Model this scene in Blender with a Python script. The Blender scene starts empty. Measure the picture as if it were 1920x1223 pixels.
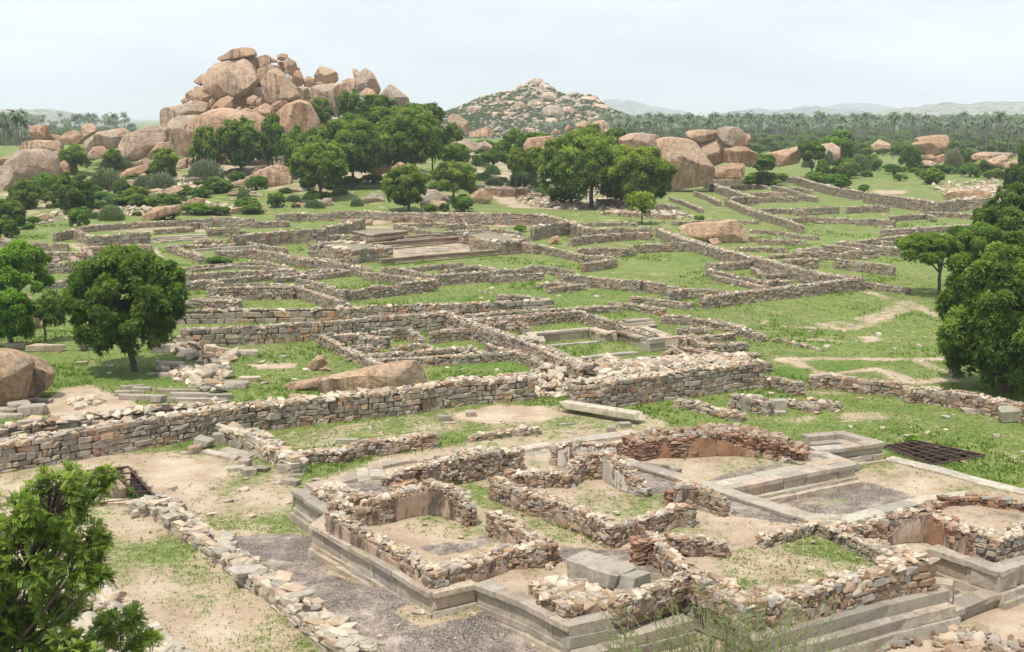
import bpy, math, random
import numpy as np
from math import radians, sin, cos, pi
S = bpy.context.scene
# ------------------------------------------------------------------ camera
CAMZ = 14.0
FPX = 2318.0
PITCH = math.atan(389.5 / FPX)
cam = bpy.data.cameras.new('camera')
cam.sensor_width = 36.0
cam.lens = FPX / 1920 * 36
cam.clip_start = 0.5
cam.clip_end = 30000
camo = bpy.data.objects.new('camera', cam)
S.collection.objects.link(camo)
camo.location = (0, 0, CAMZ)
camo.rotation_euler = (pi / 2 - PITCH, 0, 0)
S.camera = camo
# ------------------------------------------------------------------ sky and sun
SUN_EL, SUN_AZ = radians(66), radians(212)     # azimuth clockwise from +Y: behind the camera, to its left
w = bpy.data.worlds.new('World')
S.world = w
w.use_nodes = True
nt = w.node_tree
for n in list(nt.nodes): nt.nodes.remove(n)
out = nt.nodes.new('ShaderNodeOutputWorld')
bg = nt.nodes.new('ShaderNodeBackground')
sky = nt.nodes.new('ShaderNodeTexSky')
sky.sky_type = 'NISHITA'
sky.sun_disc = False
sky.sun_elevation = SUN_EL
sky.sun_rotation = SUN_AZ
sky.altitude = 400
sky.air_density = 1.0
sky.dust_density = 4.0
sky.ozone_density = 1.5
tc = nt.nodes.new('ShaderNodeTexCoord')
mp = nt.nodes.new('ShaderNodeMapping')
mp.inputs['Scale'].default_value = (1.0, 1.0, 5.0)
nz = nt.nodes.new('ShaderNodeTexNoise')
nz.inputs['Scale'].default_value = 2.2
nz.inputs['Detail'].default_value = 7
nz.inputs['Roughness'].default_value = 0.6
rp = nt.nodes.new('ShaderNodeValToRGB')
rp.color_ramp.elements[0].position = 0.38
rp.color_ramp.elements[0].color = (0.70, 0.70, 0.70, 1)
rp.color_ramp.elements[1].position = 0.68
rp.color_ramp.elements[1].color = (0.95, 0.95, 0.95, 1)
mx = nt.nodes.new('ShaderNodeMix')
mx.data_type = 'RGBA'
mx.inputs[7].default_value = (15.0, 16.2, 17.9, 1)   # thin high cloud veil
nt.links.new(tc.outputs['Generated'], mp.inputs['Vector'])
nt.links.new(mp.outputs['Vector'], nz.inputs['Vector'])
nt.links.new(nz.outputs['Fac'], rp.inputs['Fac'])
nt.links.new(rp.outputs['Color'], mx.inputs[0])
nt.links.new(sky.outputs['Color'], mx.inputs[6])
nt.links.new(mx.outputs[2], bg.inputs['Color'])
bg.inputs['Strength'].default_value = 0.079
nt.links.new(bg.outputs['Background'], out.inputs['Surface'])
sl = bpy.data.lights.new('sun', 'SUN')
sl.energy = 5.0
sl.angle = radians(0.8)
sl.color = (1.0, 0.95, 0.87)
so = bpy.data.objects.new('sun', sl)
S.collection.objects.link(so)
so.rotation_euler = (pi / 2 - SUN_EL, 0, pi - SUN_AZ)
S.view_settings.view_transform = 'Standard'
S.view_settings.look = 'None'
S.view_settings.exposure = -0.18
S.view_settings.gamma = 1.0
S.render.engine = 'CYCLES'
S.cycles.use_denoising = True
S.cycles.max_bounces = 5
S.cycles.diffuse_bounces = 2
S.cycles.glossy_bounces = 1
S.cycles.transmission_bounces = 3
S.cycles.volume_bounces = 1
S.cycles.transparent_max_bounces = 4
S.cycles.use_adaptive_sampling = True
S.cycles.adaptive_threshold = 0.02

RG = np.random.default_rng(7)
random.seed(7)
U = lambda a, b, n=None: RG.uniform(a, b, n)

# ------------------------------------------------------------------ picture <-> place
def ray(px, py):
    dx, dy = (px - 960) / FPX, (611.5 - py) / FPX
    return np.array([dx, cos(PITCH) + dy * sin(PITCH), -sin(PITCH) + dy * cos(PITCH)])
def at_z(p, z):
    d = ray(*p); t = (z - CAMZ) / d[2]
    return np.array([d[0] * t, d[1] * t, z])
def at_Y(p, Y):
    d = ray(*p); t = Y / d[1]
    return np.array([d[0] * t, Y, CAMZ + d[2] * t])
def zm(x0, y0, s): return lambda x, y: (x0 + x / s, y0 + y / s)
T1 = zm(0, 60, 3); T2 = zm(560, 60, 3); D = zm(1120, 120, 2.4); A = zm(0, 400, 3); B = zm(560, 380, 3); C = zm(1120, 420, 2.4)
E = zm(0, 740, 2.533); F = zm(520, 740, 2.531); G = zm(1180, 740, 2.532)
HH = zm(290, 80, 3.84); I = zm(0, 220, 5.647); J = zm(1140, 210, 6.4); K = zm(820, 140, 4.571); L = zm(1420, 170, 3.84)
N = lambda x, y: (x, y)
def P(f, s):          # "x,y x,y" in the units of one enlarged crop of the photo
    o = []
    for q in s.split():
        v = [float(a) for a in q.split(',')]
        o.append(tuple(f(v[0], v[1])) + tuple(v[2:]))
    return o
def ss(a, b, x):
    t = np.clip((x - a) / (b - a), 0, 1)
    return t * t * (3 - 2 * t)
def inside(px, py, poly):
    c = np.zeros(px.shape, bool)
    n = len(poly)
    for i in range(n):
        x0, y0 = poly[i][:2]; x1, y1 = poly[(i + 1) % n][:2]
        if y0 == y1: continue
        m = ((y0 > py) != (y1 > py)) & (px < (x1 - x0) * (py - y0) / (y1 - y0) + x0)
        c ^= m
    return c
def pdist(px, py, poly, closed=True):
    d = np.full(px.shape, 1e9)
    n = len(poly)
    for i in range(n if closed else n - 1):
        x0, y0 = poly[i][:2]; x1, y1 = poly[(i + 1) % n][:2]
        vx, vy = x1 - x0, y1 - y0
        l = vx * vx + vy * vy + 1e-9
        t = np.clip(((px - x0) * vx + (py - y0) * vy) / l, 0, 1)
        d = np.minimum(d, np.hypot(px - x0 - t * vx, py - y0 - t * vy))
    return d
PZ = 1.0
PLAT = [at_z(p, PZ) for p in P(F, '78,455 238,552 168,612 735,938 945,890 1395,1090') + [(1185, 1150), (1275, 1106)] +
        P(G, '500,1002 590,1163 1512,925 1530,895 1425,880 1425,726 1755,838 2050,720 2050,600 1640,465 1430,487 980,597 480,444 1075,327 870,267 830,255 560,175 130,185') +
        P(F, '1600,200 1170,246 860,276 487,324 500,388')]
SUNK = [at_z(p, 0.3) for p in P(G, '500,470 1100,360 1090,320 1220,310 1640,412 2050,510 2050,600 1640,480 1430,505 985,612')]
PIT1 = [at_z(p, 0.0) for p in P(G, '1212,243 1372,226 1670,288 1440,328')]
PIT2 = [at_z(p, 0.0) for p in P(E, '335,372 605,347 728,488 640,508 560,440 400,470')]
def Hbase(x, y):
    x = np.asarray(x, float); y = np.asarray(y, float)
    z = 6.4 * ss(180, 300, y) * ss(10, -40, x) * (1 - ss(340, 520, y))
    z = z + ss(80, 130, y) * (1 - ss(600, 1200, y)) * (0.16 * np.sin(x * .13 + y * .05) + .14 * np.sin(y * .11 - x * .04 + 2))
    z = z + ss(176, 220, y) * (1 - ss(330, 600, y)) * (0.35 * np.sin(x * .31 + 1) * np.sin(y * .23) + .2 * np.sin(x * .7) * np.sin(y * .55 + 1)) * ss(20, -20, x)
    bx, by = at_z((835, 1140), 0)[:2]
    z = z + 0.5 * np.exp(-((x - bx) ** 2 / 14 + (y - by) ** 2 / 7))
    return z
def Hgt(x, y):
    x = np.asarray(x, float); y = np.asarray(y, float)
    z = Hbase(x, y) + 0.0
    near = y < 80
    if np.any(near):
        m = near & inside(x, y, SUNK); z = np.where(m, .3, z)
        m = near & inside(x, y, PLAT); z = np.where(m, PZ - .04, z)
        m = near & (inside(x, y, PIT1) | inside(x, y, PIT2)); z = np.where(m, -1.3, z)
    return z
_Y = np.geomspace(14, 6000, 1500)
def gp(p, dz=0.0, flat=False):
    """point where the sight line of picture point p meets the ground raised by dz"""
    d = ray(*p[:2]); k = _Y / d[1]
    X = d[0] * k; Z = CAMZ + d[2] * k
    g = (Hbase(X, _Y) if flat else Hgt(X, _Y)) + dz
    i = int(np.argmax(Z < g))
    if i == 0: i = len(_Y) - 1
    a0, a1 = Z[i - 1] - g[i - 1], Z[i] - g[i]
    t = a0 / (a0 - a1 + 1e-9); t = min(max(t, 0), 1)
    Yv = _Y[i - 1] + t * (_Y[i] - _Y[i - 1]); q = Yv / d[1]
    return np.array([d[0] * q, Yv, CAMZ + d[2] * q])

# ------------------------------------------------------------------ object helpers
COL = S.collection
def props(o, label=None, cat=None, group=None, kind=None):
    if label: o['label'] = label
    if cat: o['category'] = cat
    if group: o['group'] = group
    if kind: o['kind'] = kind
    return o
def empty(name, loc, label=None, cat=None, group=None, rz=0):
    o = bpy.data.objects.new(name, None); COL.objects.link(o)
    o.location = [float(a) for a in loc]; o.rotation_euler = (0, 0, rz); o.empty_display_size = .2
    return props(o, label, cat, group)
def mesh(name, V, Fs, mats, col=None, smooth=False, attrs=None, uvdummy=None):
    V = np.asarray(V, np.float32)
    if not isinstance(Fs, list): Fs = [Fs]
    Fs = [f for f in Fs if len(f)]
    me = bpy.data.meshes.new(name)
    me.vertices.add(len(V)); me.vertices.foreach_set('co', V.ravel())
    tot = np.concatenate([np.full(len(f), f.shape[1], np.int32) for f in Fs])
    li = np.concatenate([f.ravel() for f in Fs]).astype(np.int32)
    st = np.concatenate([[0], np.cumsum(tot)[:-1]]).astype(np.int32)
    me.loops.add(len(li)); me.loops.foreach_set('vertex_index', li)
    me.polygons.add(len(tot)); me.polygons.foreach_set('loop_start', st)
    try: me.polygons.foreach_set('loop_total', tot)
    except Exception: pass
    me.update(calc_edges=True)
    me.polygons.foreach_set('use_smooth', np.full(len(tot), bool(smooth)))
    if col is not None:
        c = np.ones((len(V), 4), np.float32); c[:, :3] = col
        at = me.attributes.new('Col', 'FLOAT_COLOR', 'POINT'); at.data.foreach_set('color', c.ravel())
    me.materials.append(mats)
    me.validate()
    return me
def obj(name, me, parent=None, loc=(0, 0, 0), rz=0.0):
    o = bpy.data.objects.new(name, me); COL.objects.link(o)
    if parent is not None: o.parent = parent
    o.location = [float(a) for a in loc]; o.rotation_euler = (0, 0, rz)
    return o

# ------------------------------------------------------------------ materials
class NT:
    def __init__(s, name, rough=.9):
        s.m = bpy.data.materials.new(name); s.m.use_nodes = True
        s.t = s.m.node_tree; s.b = s.t.nodes['Principled BSDF']
        s.b.inputs['Roughness'].default_value = rough
        s.b.inputs['Specular IOR Level'].default_value = .25
        s.tc = s.t.nodes.new('ShaderNodeTexCoord')
        s.geo = s.t.nodes.new('ShaderNodeNewGeometry')
    def n(s, k): return s.t.nodes.new(k)
    def l(s, a, b): s.t.links.new(a, b)
    def noise(s, scale, detail=4, rough=.55, vec=None, dist=0, sc=None):
        n = s.n('ShaderNodeTexNoise')
        n.inputs['Scale'].default_value = scale; n.inputs['Detail'].default_value = detail
        n.inputs['Roughness'].default_value = rough; n.inputs['Distortion'].default_value = dist
        v = vec or s.tc.outputs['Object']
        if sc:
            m = s.n('ShaderNodeMapping'); m.inputs['Scale'].default_value = sc; s.l(v, m.inputs['Vector']); v = m.outputs['Vector']
        s.l(v, n.inputs['Vector'])
        return n.outputs['Fac']
    def ramp(s, v, pts, col=False):
        r = s.n('ShaderNodeValToRGB'); e = r.color_ramp.elements
        while len(e) < len(pts): e.new(.5)
        for i, (p, c) in enumerate(pts):
            e[i].position = p; e[i].color = (c if len(c) == 4 else (*c, 1)) if isinstance(c, tuple) else (c, c, c, 1)
        s.l(v, r.inputs['Fac']); return r.outputs['Color']
    def mix(s, f, a, b, mode='MIX'):
        m = s.n('ShaderNodeMix'); m.data_type = 'RGBA'; m.blend_type = mode
        for i, v in ((0, f), (6, a), (7, b)):
            if isinstance(v, (int, float)): m.inputs[i].default_value = v
            elif isinstance(v, tuple): m.inputs[i].default_value = (*v, 1) if len(v) == 3 else v
            else: s.l(v, m.inputs[i])
        return m.outputs[2]
    def math(s, op, a, b=0.0, c=0.0, clamp=False):
        m = s.n('ShaderNodeMath'); m.operation = op; m.use_clamp = clamp
        for i, v in enumerate((a, b, c)):
            if isinstance(v, (int, float)): m.inputs[i].default_value = v
            else: s.l(v, m.inputs[i])
        return m.outputs[0]
    def attr(s, name, o='Color'):
        a = s.n('ShaderNodeAttribute'); a.attribute_name = name; return a.outputs[o]
    def bump(s, h, st=.5, d=.05, nrm=None):
        b = s.n('ShaderNodeBump'); b.inputs['Strength'].default_value = st; b.inputs['Distance'].default_value = d
        s.l(h, b.inputs['Height'])
        if nrm is not None: s.l(nrm, b.inputs['Normal'])
        return b.outputs['Normal']
    def done(s, c, nrm=None):
        if isinstance(c, tuple): s.b.inputs['Base Color'].default_value = (*c, 1)
        else: s.l(c, s.b.inputs['Base Color'])
        if nrm is not None: s.l(nrm, s.b.inputs['Normal'])
        return s.m

def m_stone():
    s = NT('masonry stone')
    c = s.attr('Col')
    n = s.noise(5, 6, .65)
    n2 = s.noise(.9, 4, .6)
    c = s.mix(s.ramp(n, [(.35, .0), (.75, .8)]), c, (.60, .56, .50), 'MULTIPLY')
    c = s.mix(s.ramp(n2, [(.5, .0), (.72, .5)]), c, (.13, .105, .08))
    c = s.mix(s.ramp(s.noise(14, 4, .7), [(.58, 0.), (.75, .5)]), c, (.55, .52, .45))
    return s.done(c, s.bump(s.noise(16, 6, .7), .6, .03))
def m_simple(name, col, dark, scale=3., bs=20, bd=.02, rough=.9):
    s = NT(name, rough)
    c = s.mix(s.ramp(s.noise(scale, 6, .65), [(.35, 0.), (.7, 1.)]), col, dark)
    return s.done(c, s.bump(s.noise(bs, 5, .65), .5, bd))
def m_granite_block():
    s = NT('dressed granite')
    c = s.attr('Col')
    c = s.mix(s.ramp(s.noise(2.5, 6, .7), [(.45, 0.), (.7, .7)]), c, (.22, .165, .115))
    c = s.mix(s.ramp(s.noise(8, 6, .8), [(.5, 0.), (.66, .6)]), c, (.16, .13, .10))
    c = s.mix(s.ramp(s.noise(1.1, 6, .75, sc=(1, 1, .35)), [(.57, 0.), (.70, .6)]), c, (.12, .10, .085))
    c = s.mix(s.ramp(s.noise(30, 3, .7), [(.5, 0.), (.8, .5)]), c, (.62, .58, .5))
    return s.done(c, s.bump(s.math('ADD', s.noise(22, 6, .7), s.noise(3, 5, .7)), .8, .05))
def m_rock(st_=0.):
    s = NT('stained granite boulder' if st_ else 'weathered granite boulder', .92)
    oi = s.n('ShaderNodeObjectInfo')
    va = s.n('ShaderNodeVectorMath'); va.operation = 'ADD'
    s.l(s.tc.outputs['Object'], va.inputs[0])
    sc = s.n('ShaderNodeVectorMath'); sc.operation = 'SCALE'; sc.inputs['Scale'].default_value = 40
    cb = s.n('ShaderNodeCombineXYZ'); s.l(oi.outputs['Random'], cb.inputs[0]); s.l(oi.outputs['Random'], cb.inputs[2])
    s.l(cb.outputs[0], sc.inputs[0]); s.l(sc.outputs[0], va.inputs[1]); v = va.outputs[0]
    sep = s.n('ShaderNodeSeparateXYZ'); s.l(s.geo.outputs['Normal'], sep.inputs[0])
    a = s.ramp(s.noise(.22, 6, .62, v), [(.3, (.62, .42, .275)), (.5, (.70, .51, .355)), (.7, (.50, .31, .19))])
    a = s.mix(s.ramp(s.noise(1.1, 7, .7, v), [(.42, 0.), (.7, .5)]), a, (.66, .50, .37))
    # grey skin where the weather reaches, driven by the boulder's own amount
    gy = s.math('ADD', s.noise(.16, 5, .6, v), s.math('MULTIPLY', oi.outputs['Alpha'], .45))
    a = s.mix(s.ramp(gy, [(.66, 0.), (.76, .85)]), a, (.47, .42, .36))
    # iron and algae streaks running down the steep faces
    st = s.noise(1.0, 5, .6, v, sc=(1.3, 1.3, .10))
    steep = s.math('SUBTRACT', 1.0, s.math('ABSOLUTE', sep.outputs[2]))
    m1 = s.math('MULTIPLY', s.ramp(st, [(.49 - st_, 0.), (.60 - st_, .85)]), s.ramp(steep, [(.45, 0.), (.8, 1.)]))
    big = s.ramp(s.noise(.13, 3, .5, v), [(.42 - 2 * st_, 0.), (.56 - st_, 1.)])
    a = s.mix(s.math('MULTIPLY', m1, big), a, (.12, .085, .07))
    st2 = s.noise(1.0, 4, .6, v, sc=(.8, .8, .07))
    a = s.mix(s.math('MULTIPLY', s.ramp(st2, [(.50 - st_, 0.), (.60 - st_, .7)]), s.ramp(steep, [(.5, 0.), (.9, .8)])), a, (.42, .19, .085))
    # cracks
    vo = s.n('ShaderNodeTexVoronoi'); vo.feature = 'DISTANCE_TO_EDGE'; vo.inputs['Scale'].default_value = .09
    dn = s.n('ShaderNodeTexNoise'); dn.inputs['Scale'].default_value = .5; dn.inputs['Detail'].default_value = 4
    s.l(v, dn.inputs['Vector'])
    ad = s.n('ShaderNodeMix'); ad.data_type = 'RGBA'; ad.blend_type = 'ADD'; ad.inputs[0].default_value = 1.6
    s.l(v, ad.inputs[6]); s.l(dn.outputs['Color'], ad.inputs[7]); s.l(ad.outputs[2], vo.inputs['Vector'])
    cr = s.ramp(vo.outputs['Distance'], [(.0, 1.), (.012, 0.)])
    a = s.mix(s.math('MULTIPLY', s.math('MULTIPLY', cr, .7), s.ramp(s.noise(.3, 3, .5, v), [(.55, 0.), (.65, 1.)])), a, (.10, .07, .05))
    a = s.mix(s.ramp(s.noise(3.5, 8, .78, v), [(.44, .6), (.56, 0.)]), a, (.20, .15, .115))
    a = s.mix(s.ramp(s.noise(.45, 7, .7, v), [(.5, 0.), (.66, .5)]), a, (.74, .58, .44))
    a = s.mix(1.0, a, oi.outputs['Color'], 'MULTIPLY')
    h = s.math('ADD', s.noise(.7, 9, .72, v), s.math('MULTIPLY', cr, -.1))
    nb = s.bump(h, 1., .9)
    return s.done(a, s.bump(s.noise(5, 6, .75, v), .8, .14, nb))
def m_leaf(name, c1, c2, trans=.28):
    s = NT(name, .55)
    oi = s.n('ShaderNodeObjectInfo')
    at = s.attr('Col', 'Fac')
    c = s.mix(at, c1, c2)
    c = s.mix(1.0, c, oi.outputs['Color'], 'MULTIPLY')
    s.l(c, s.b.inputs['Base Color'])
    tr = s.n('ShaderNodeBsdfTranslucent'); s.l(s.mix(1.0, c, (1.5, 1.6, .6), 'MULTIPLY'), tr.inputs['Color'])
    mx = s.n('ShaderNodeMixShader'); mx.inputs[0].default_value = trans
    o = s.t.nodes['Material Output']
    s.l(s.b.outputs[0], mx.inputs[1]); s.l(tr.outputs[0], mx.inputs[2]); s.l(mx.outputs[0], o.inputs['Surface'])
    return s.m
def m_ground():
    s = NT('ground', .95)
    sep = s.n('ShaderNodeSeparateColor'); s.l(s.attr('Col'), sep.inputs[0])
    sand_m, dark_m, lush_m = sep.outputs[0], sep.outputs[1], sep.outputs[2]
    big = s.noise(.09, 6, .6); mid = s.noise(.55, 6, .65); fin = s.noise(3.2, 6, .7); vf = s.noise(14, 5, .75)
    stc = s.noise(.35, 6, .65, sc=(1, .55, 1))
    # grass
    g = s.ramp(mid, [(.38, (.11, .175, .032)), (.49, (.18, .235, .052)), (.60, (.31, .29, .115))])
    g = s.mix(s.ramp(fin, [(.40, .85), (.56, 0.)]), g, (.075, .125, .022))
    g = s.mix(s.ramp(s.noise(7, 5, .8), [(.53, 0.), (.62, .65)]), g, (.42, .36, .19))
    g = s.mix(s.ramp(big, [(.35, 0.), (.65, .5)]), g, (.20, .28, .055))
    g = s.mix(s.math('MULTIPLY', lush_m, s.ramp(fin, [(.3, .85), (.7, .45)])), g, (.10, .20, .025))
    g = s.mix(s.ramp(vf, [(.36, .75), (.55, 0.)]), g, (.06, .085, .022))
    # soil and sand
    sd = s.ramp(mid, [(.36, (.34, .24, .155)), (.5, (.44, .335, .23)), (.64, (.54, .435, .315))])
    sd = s.mix(s.ramp(fin, [(.48, 0.), (.66, .6)]), sd, (.36, .25, .16))
    sd = s.mix(s.ramp(vf, [(.54, 0.), (.64, .7)]), sd, (.24, .18, .12))
    sd = s.mix(s.ramp(s.noise(22, 4, .7), [(.56, 0.), (.64, .7)]), sd, (.70, .64, .55))
    f = s.math('ADD', sand_m, s.math('MULTIPLY', s.math('SUBTRACT', s.math('ADD', s.math('MULTIPLY', stc, .6), s.math('MULTIPLY', fin, .4)), .5), 2.6))
    f = s.math('ADD', f, s.math('MULTIPLY', s.math('SUBTRACT', vf, .5), .9))
    f = s.ramp(f, [(.36, 0.), (.66, 1.)])
    c = s.mix(f, g, sd)
    # old lime and mortar paving, blackened
    dk = s.ramp(s.math('ADD', s.math('MULTIPLY', mid, .5), s.math('MULTIPLY', s.noise(1.9, 8, .75, dist=.6), .5)), [(.40, (.065, .056, .05)), (.49, (.14, .115, .098)), (.55, (.30, .24, .195)), (.62, (.52, .44, .36))])
    dk = s.mix(s.ramp(vf, [(.45, 0.), (.62, .75)]), dk, (.46, .38, .31))
    dk = s.mix(s.ramp(s.noise(26, 3, .6), [(.35, .8), (.5, 0.)]), dk, (.055, .048, .042))
    fd = s.math('ADD', dark_m, s.math('MULTIPLY', s.math('SUBTRACT', s.noise(.8, 8, .75), .5), 1.7))
    fd = s.ramp(fd, [(.42, 0.), (.66, 1.)])
    c = s.mix(fd, c, dk)
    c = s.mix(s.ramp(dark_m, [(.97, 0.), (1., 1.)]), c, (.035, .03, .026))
    # above: the shade inside the pits, painted in as near black
    hb = s.math('ADD', s.math('MULTIPLY', fin, .6), s.math('MULTIPLY', vf, .5))
    return s.done(c, s.bump(hb, .9, .07))
M = {}
M['stone'] = m_stone()
M['mud'] = m_simple('brown mud mortar', (.27, .18, .115), (.17, .11, .07))
M['mortar'] = m_simple('earth and lime core', (.10, .075, .055), (.06, .045, .035))
M['block'] = m_granite_block()
M['rock'] = m_rock()
M['stained'] = m_rock(.045)
M['leaf'] = m_leaf('neem leaves', (.055, .105, .018), (.30, .37, .08), .38)
M['leafL'] = m_leaf('light green leaves', (.06, .13, .015), (.28, .38, .06), .34)
M['grey'] = m_leaf('grey green milkbush', (.075, .105, .06), (.27, .32, .19), .15)
M['palm'] = m_leaf('palm fronds', (.035, .065, .03), (.23, .28, .165), .2)
M['grass'] = m_leaf('grass blades', (.13, .165, .045), (.29, .31, .11), .25)
M['bark'] = m_simple('bark', (.13, .10, .075), (.06, .045, .035), 4)
M['palmbark'] = m_simple('palm bark', (.17, .15, .125), (.10, .09, .075), 4)
M['iron'] = m_simple('rusty iron', (.10, .055, .035), (.05, .035, .03), 9)
M['twig'] = m_simple('dry twigs', (.33, .30, .22), (.2, .17, .12), 4)
def m_plaster():
    s = NT('old lime plaster')
    c = s.ramp(s.noise(1.1, 6, .65), [(.3, (.22, .145, .095)), (.5, (.36, .25, .175)), (.68, (.47, .37, .28))])
    c = s.mix(s.ramp(s.noise(1.5, 6, .7, sc=(1, 1, .3)), [(.48, 0.), (.6, .9)]), c, (.065, .05, .042))
    c = s.mix(s.ramp(s.noise(4, 6, .75), [(.6, 0.), (.7, .7)]), c, (.55, .47, .38))
    return s.done(c, s.bump(s.noise(7, 7, .7), .7, .05))
M['plaster'] = m_plaster()
def m_wplaster():
    s = NT('pale lime plaster')
    c = s.ramp(s.noise(1.6, 6, .7, sc=(1, 1, .4)), [(.35, (.30, .26, .22)), (.55, (.48, .43, .37)), (.7, (.55, .51, .45))])
    return s.done(c, s.bump(s.noise(7, 7, .7), .6, .04))
M['wplaster'] = m_wplaster()
M['earth'] = m_simple('red earth bank', (.33, .19, .11), (.19, .10, .055), 2.2, 6, .12)
M['fill'] = m_simple('stony fill', (.27, .215, .16), (.19, .19, .10), 1.3, 9, .08)
# ------------------------------------------------------------------ ground sheet
PAINT = []     # (world polygon, channel, value, blur)
def paint(f, s, ch, v, blur=1.0, z=0.0):
    PAINT.append(([at_z(p, z) if z else gp(p, flat=True) for p in P(f, s)], ch, v, blur))
def stripe(f, s, ch, v, width, blur=.8):
    PAINT.append(([gp(p, flat=True) for p in P(f, s)], ch, v, (width, blur)))
# the sandy court in front of the long wall
paint(N, '-500,905 0,862 380,842 430,835 560,905 560,960 600,1000 700,1075 1060,1180 1100,1500 -500,1500', 'sand', .64, 1.2)
paint(N, '560,905 700,860 1180,770 1290,800 1350,1000 600,1000', 'sand', .60, 1.2)
paint(F, '-20,180 250,150 880,60 1290,45 1560,110 1300,160 930,170 560,230 0,270', 'sand', .47, 1.0)
paint(F, '850,90 1050,45 1250,60 1380,95 1250,125 950,130 850,110', 'sand', .95, .8)
paint(E, '500,715 840,680 960,760 1160,880 850,880 680,800 500,830', 'sand', .44, 1.6)
paint(E, '1180,1130 1310,1020 1621,1223 1100,1300', 'sand', .47, 1.4)
paint(E, '880,545 1010,560 1400,590 1500,640 1480,668 1010,650', 'sand', .42, 1.2)
paint(E, '760,480 1100,370 1340,330 1400,400 1120,470 880,560', 'sand', .62, .8)
paint(E, '690,320 1000,300 1080,370 900,420 720,480', 'sand', .86, .8)
paint(F, '430,960 960,960 1060,1010 700,1100 560,1080', 'sand', .55, .5)
paint(E, '1050,665 1140,690 1230,740 1200,790 1040,700', 'sand', .9, .3)
# dark lime paving outside the plinth
paint(N, '395,1006 545,1001 600,1005 640,1040 740,1110 850,1130 900,1120 1075,1215 1000,1240 760,1260 700,1210 560,1120 470,1050', 'dark', .85, .5)
paint(F, '250,770 330,800 420,850 520,870 740,960 560,930 400,900 240,850', 'dark', .15, .3)
paint(F, '560,1030 700,960 900,950 1000,1010 900,1060 680,1100', 'dark', .1, .3)
# platform floors (z = 1)
paint(F, '78,450 240,550 165,610 735,935 945,890 1400,1090 2100,1100 2400,1500 4600,900 4600,600 3770,500 2895,290 1900,140 1560,190 480,320', 'sand', .72, .3, PZ)
paint(F, '250,420 700,380 720,430 500,480 330,480', 'dark', .8, .2, PZ)
paint(F, '640,720 1000,660 1060,690 980,720 800,760 760,765', 'dark', .62, .2, PZ)
paint(F, '560,570 830,560 1010,640 900,700 640,660', 'sand', .60, .3, PZ)
paint(F, '900,420 1010,440 1600,700 1560,730 1300,680 1180,600 940,520', 'sand', .52, .2, PZ)
paint(F, '1200,440 1560,430 1780,480 1760,570 1600,580 1420,520 1240,480', 'sand', .62, .3, PZ)
paint(F, '1180,260 1310,270 1320,400 1170,340', 'dark', .42, .2, PZ)
paint(F, '1300,700 1560,730 1700,720 1712,780 1530,800 1330,790', 'dark', .75, .2, PZ)
paint(F, '1620,840 1700,800 1850,790 1850,870 1750,880', 'dark', .8, .2, PZ)
paint(G, '0,320 190,395 390,440 830,610 740,605 500,570 340,440 150,470 0,450', 'dark', .95, .2, PZ)
paint(G, '370,400 520,350 760,290 980,300 990,320 520,410 400,420', 'dark', .60, .2, PZ)
paint(G, '250,640 520,590 760,600 620,690 450,740', 'dark', .40, .3, PZ)
paint(G, '370,740 640,700 900,640 1270,790 1000,850 720,920 540,940 440,870', 'sand', .50, .4, PZ)
paint(G, '690,700 900,650 1200,760 1100,790 800,760', 'sand', .30, .4, PZ)
paint(G, '1480,520 1700,490 1874,520 1874,600 1700,610', 'dark', .42, .3, PZ)
paint(G, '980,420 1090,400 1430,500 1000,600 650,500', 'dark', .72, .3, .3)
paint(G, '1090,320 1230,310 1640,410 1880,470 1700,480 1640,440 1430,480 1120,380', 'sand', .66, .4, .3)
# bottom right outside
paint(G, '1600,395 2150,520 2150,640 1600,560', 'sand', .62, .5, .3)
paint(G, '-200,1120 500,1130 1540,990 1700,1050 1874,930 2300,900 2300,1500 -200,1500', 'sand', .8, .5)
paint(G, '860,1180 1100,1080 1380,1070 1400,1180 1100,1240', 'dark', .55, .3)
paint(G, '1480,870 1560,860 1760,930 1600,960', 'sand', .7, .4)
# green field bits: bare patches and footpaths
stripe(C, '1230,310 1330,340 1390,365 1370,395 1300,415 1200,460 1100,475 1030,455', 'sand', 0.63, 0.54)
paint(C, '1000,445 1180,472 1260,435 1400,372 1380,345 1250,400 1100,425', 'sand', .58, 1.6)
stripe(C, '1390,345 1440,370 1520,415', 'sand', 0.54, 0.30)
stripe(C, '560,440 700,425', 'sand', 0.43, 0.42)
stripe(C, '860,515 960,520 1060,510', 'sand', 0.45, 0.36)
stripe(C, '820,612 1000,606 1250,608 1600,606', 'sand', 0.66, 0.33)
stripe(C, '840,612 900,630 960,665 1000,690 1060,665 1180,660 1260,650 1340,680', 'sand', 0.72, 0.54)
stripe(C, '1340,680 1400,715 1600,700', 'sand', 0.65, 0.42)
stripe(C, '1430,615 1520,650 1600,668', 'sand', 0.65, 0.21)
paint(C, '1160,505 1250,505 1290,525 1200,535', 'sand', .8, .8)
paint(C, '740,430 780,430 770,455 730,450', 'sand', .7, .6)
paint(C, '1080,850 1300,840 1350,880 1100,890', 'sand', .58, .8)
paint(C, '960,620 1180,615 1240,640 1060,670', 'lush', 1., .5)
paint(C, '600,640 960,650 980,700 760,720', 'lush', 1., .6)
paint(C, '400,120 560,170 300,200', 'lush', .4, 1)
paint(A, '330,990 500,960 840,1100 260,1150 250,1080', 'sand', .9, .6)
paint(A, '250,880 1000,860 1020,960 400,960', 'lush', .9, 1.)
paint(A, '1400,850 1680,840 1660,870 1450,880', 'sand', .85, .5)
paint(B, '800,900 1240,870 1400,900 1300,950 800,940', 'lush', .9, .6)
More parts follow.
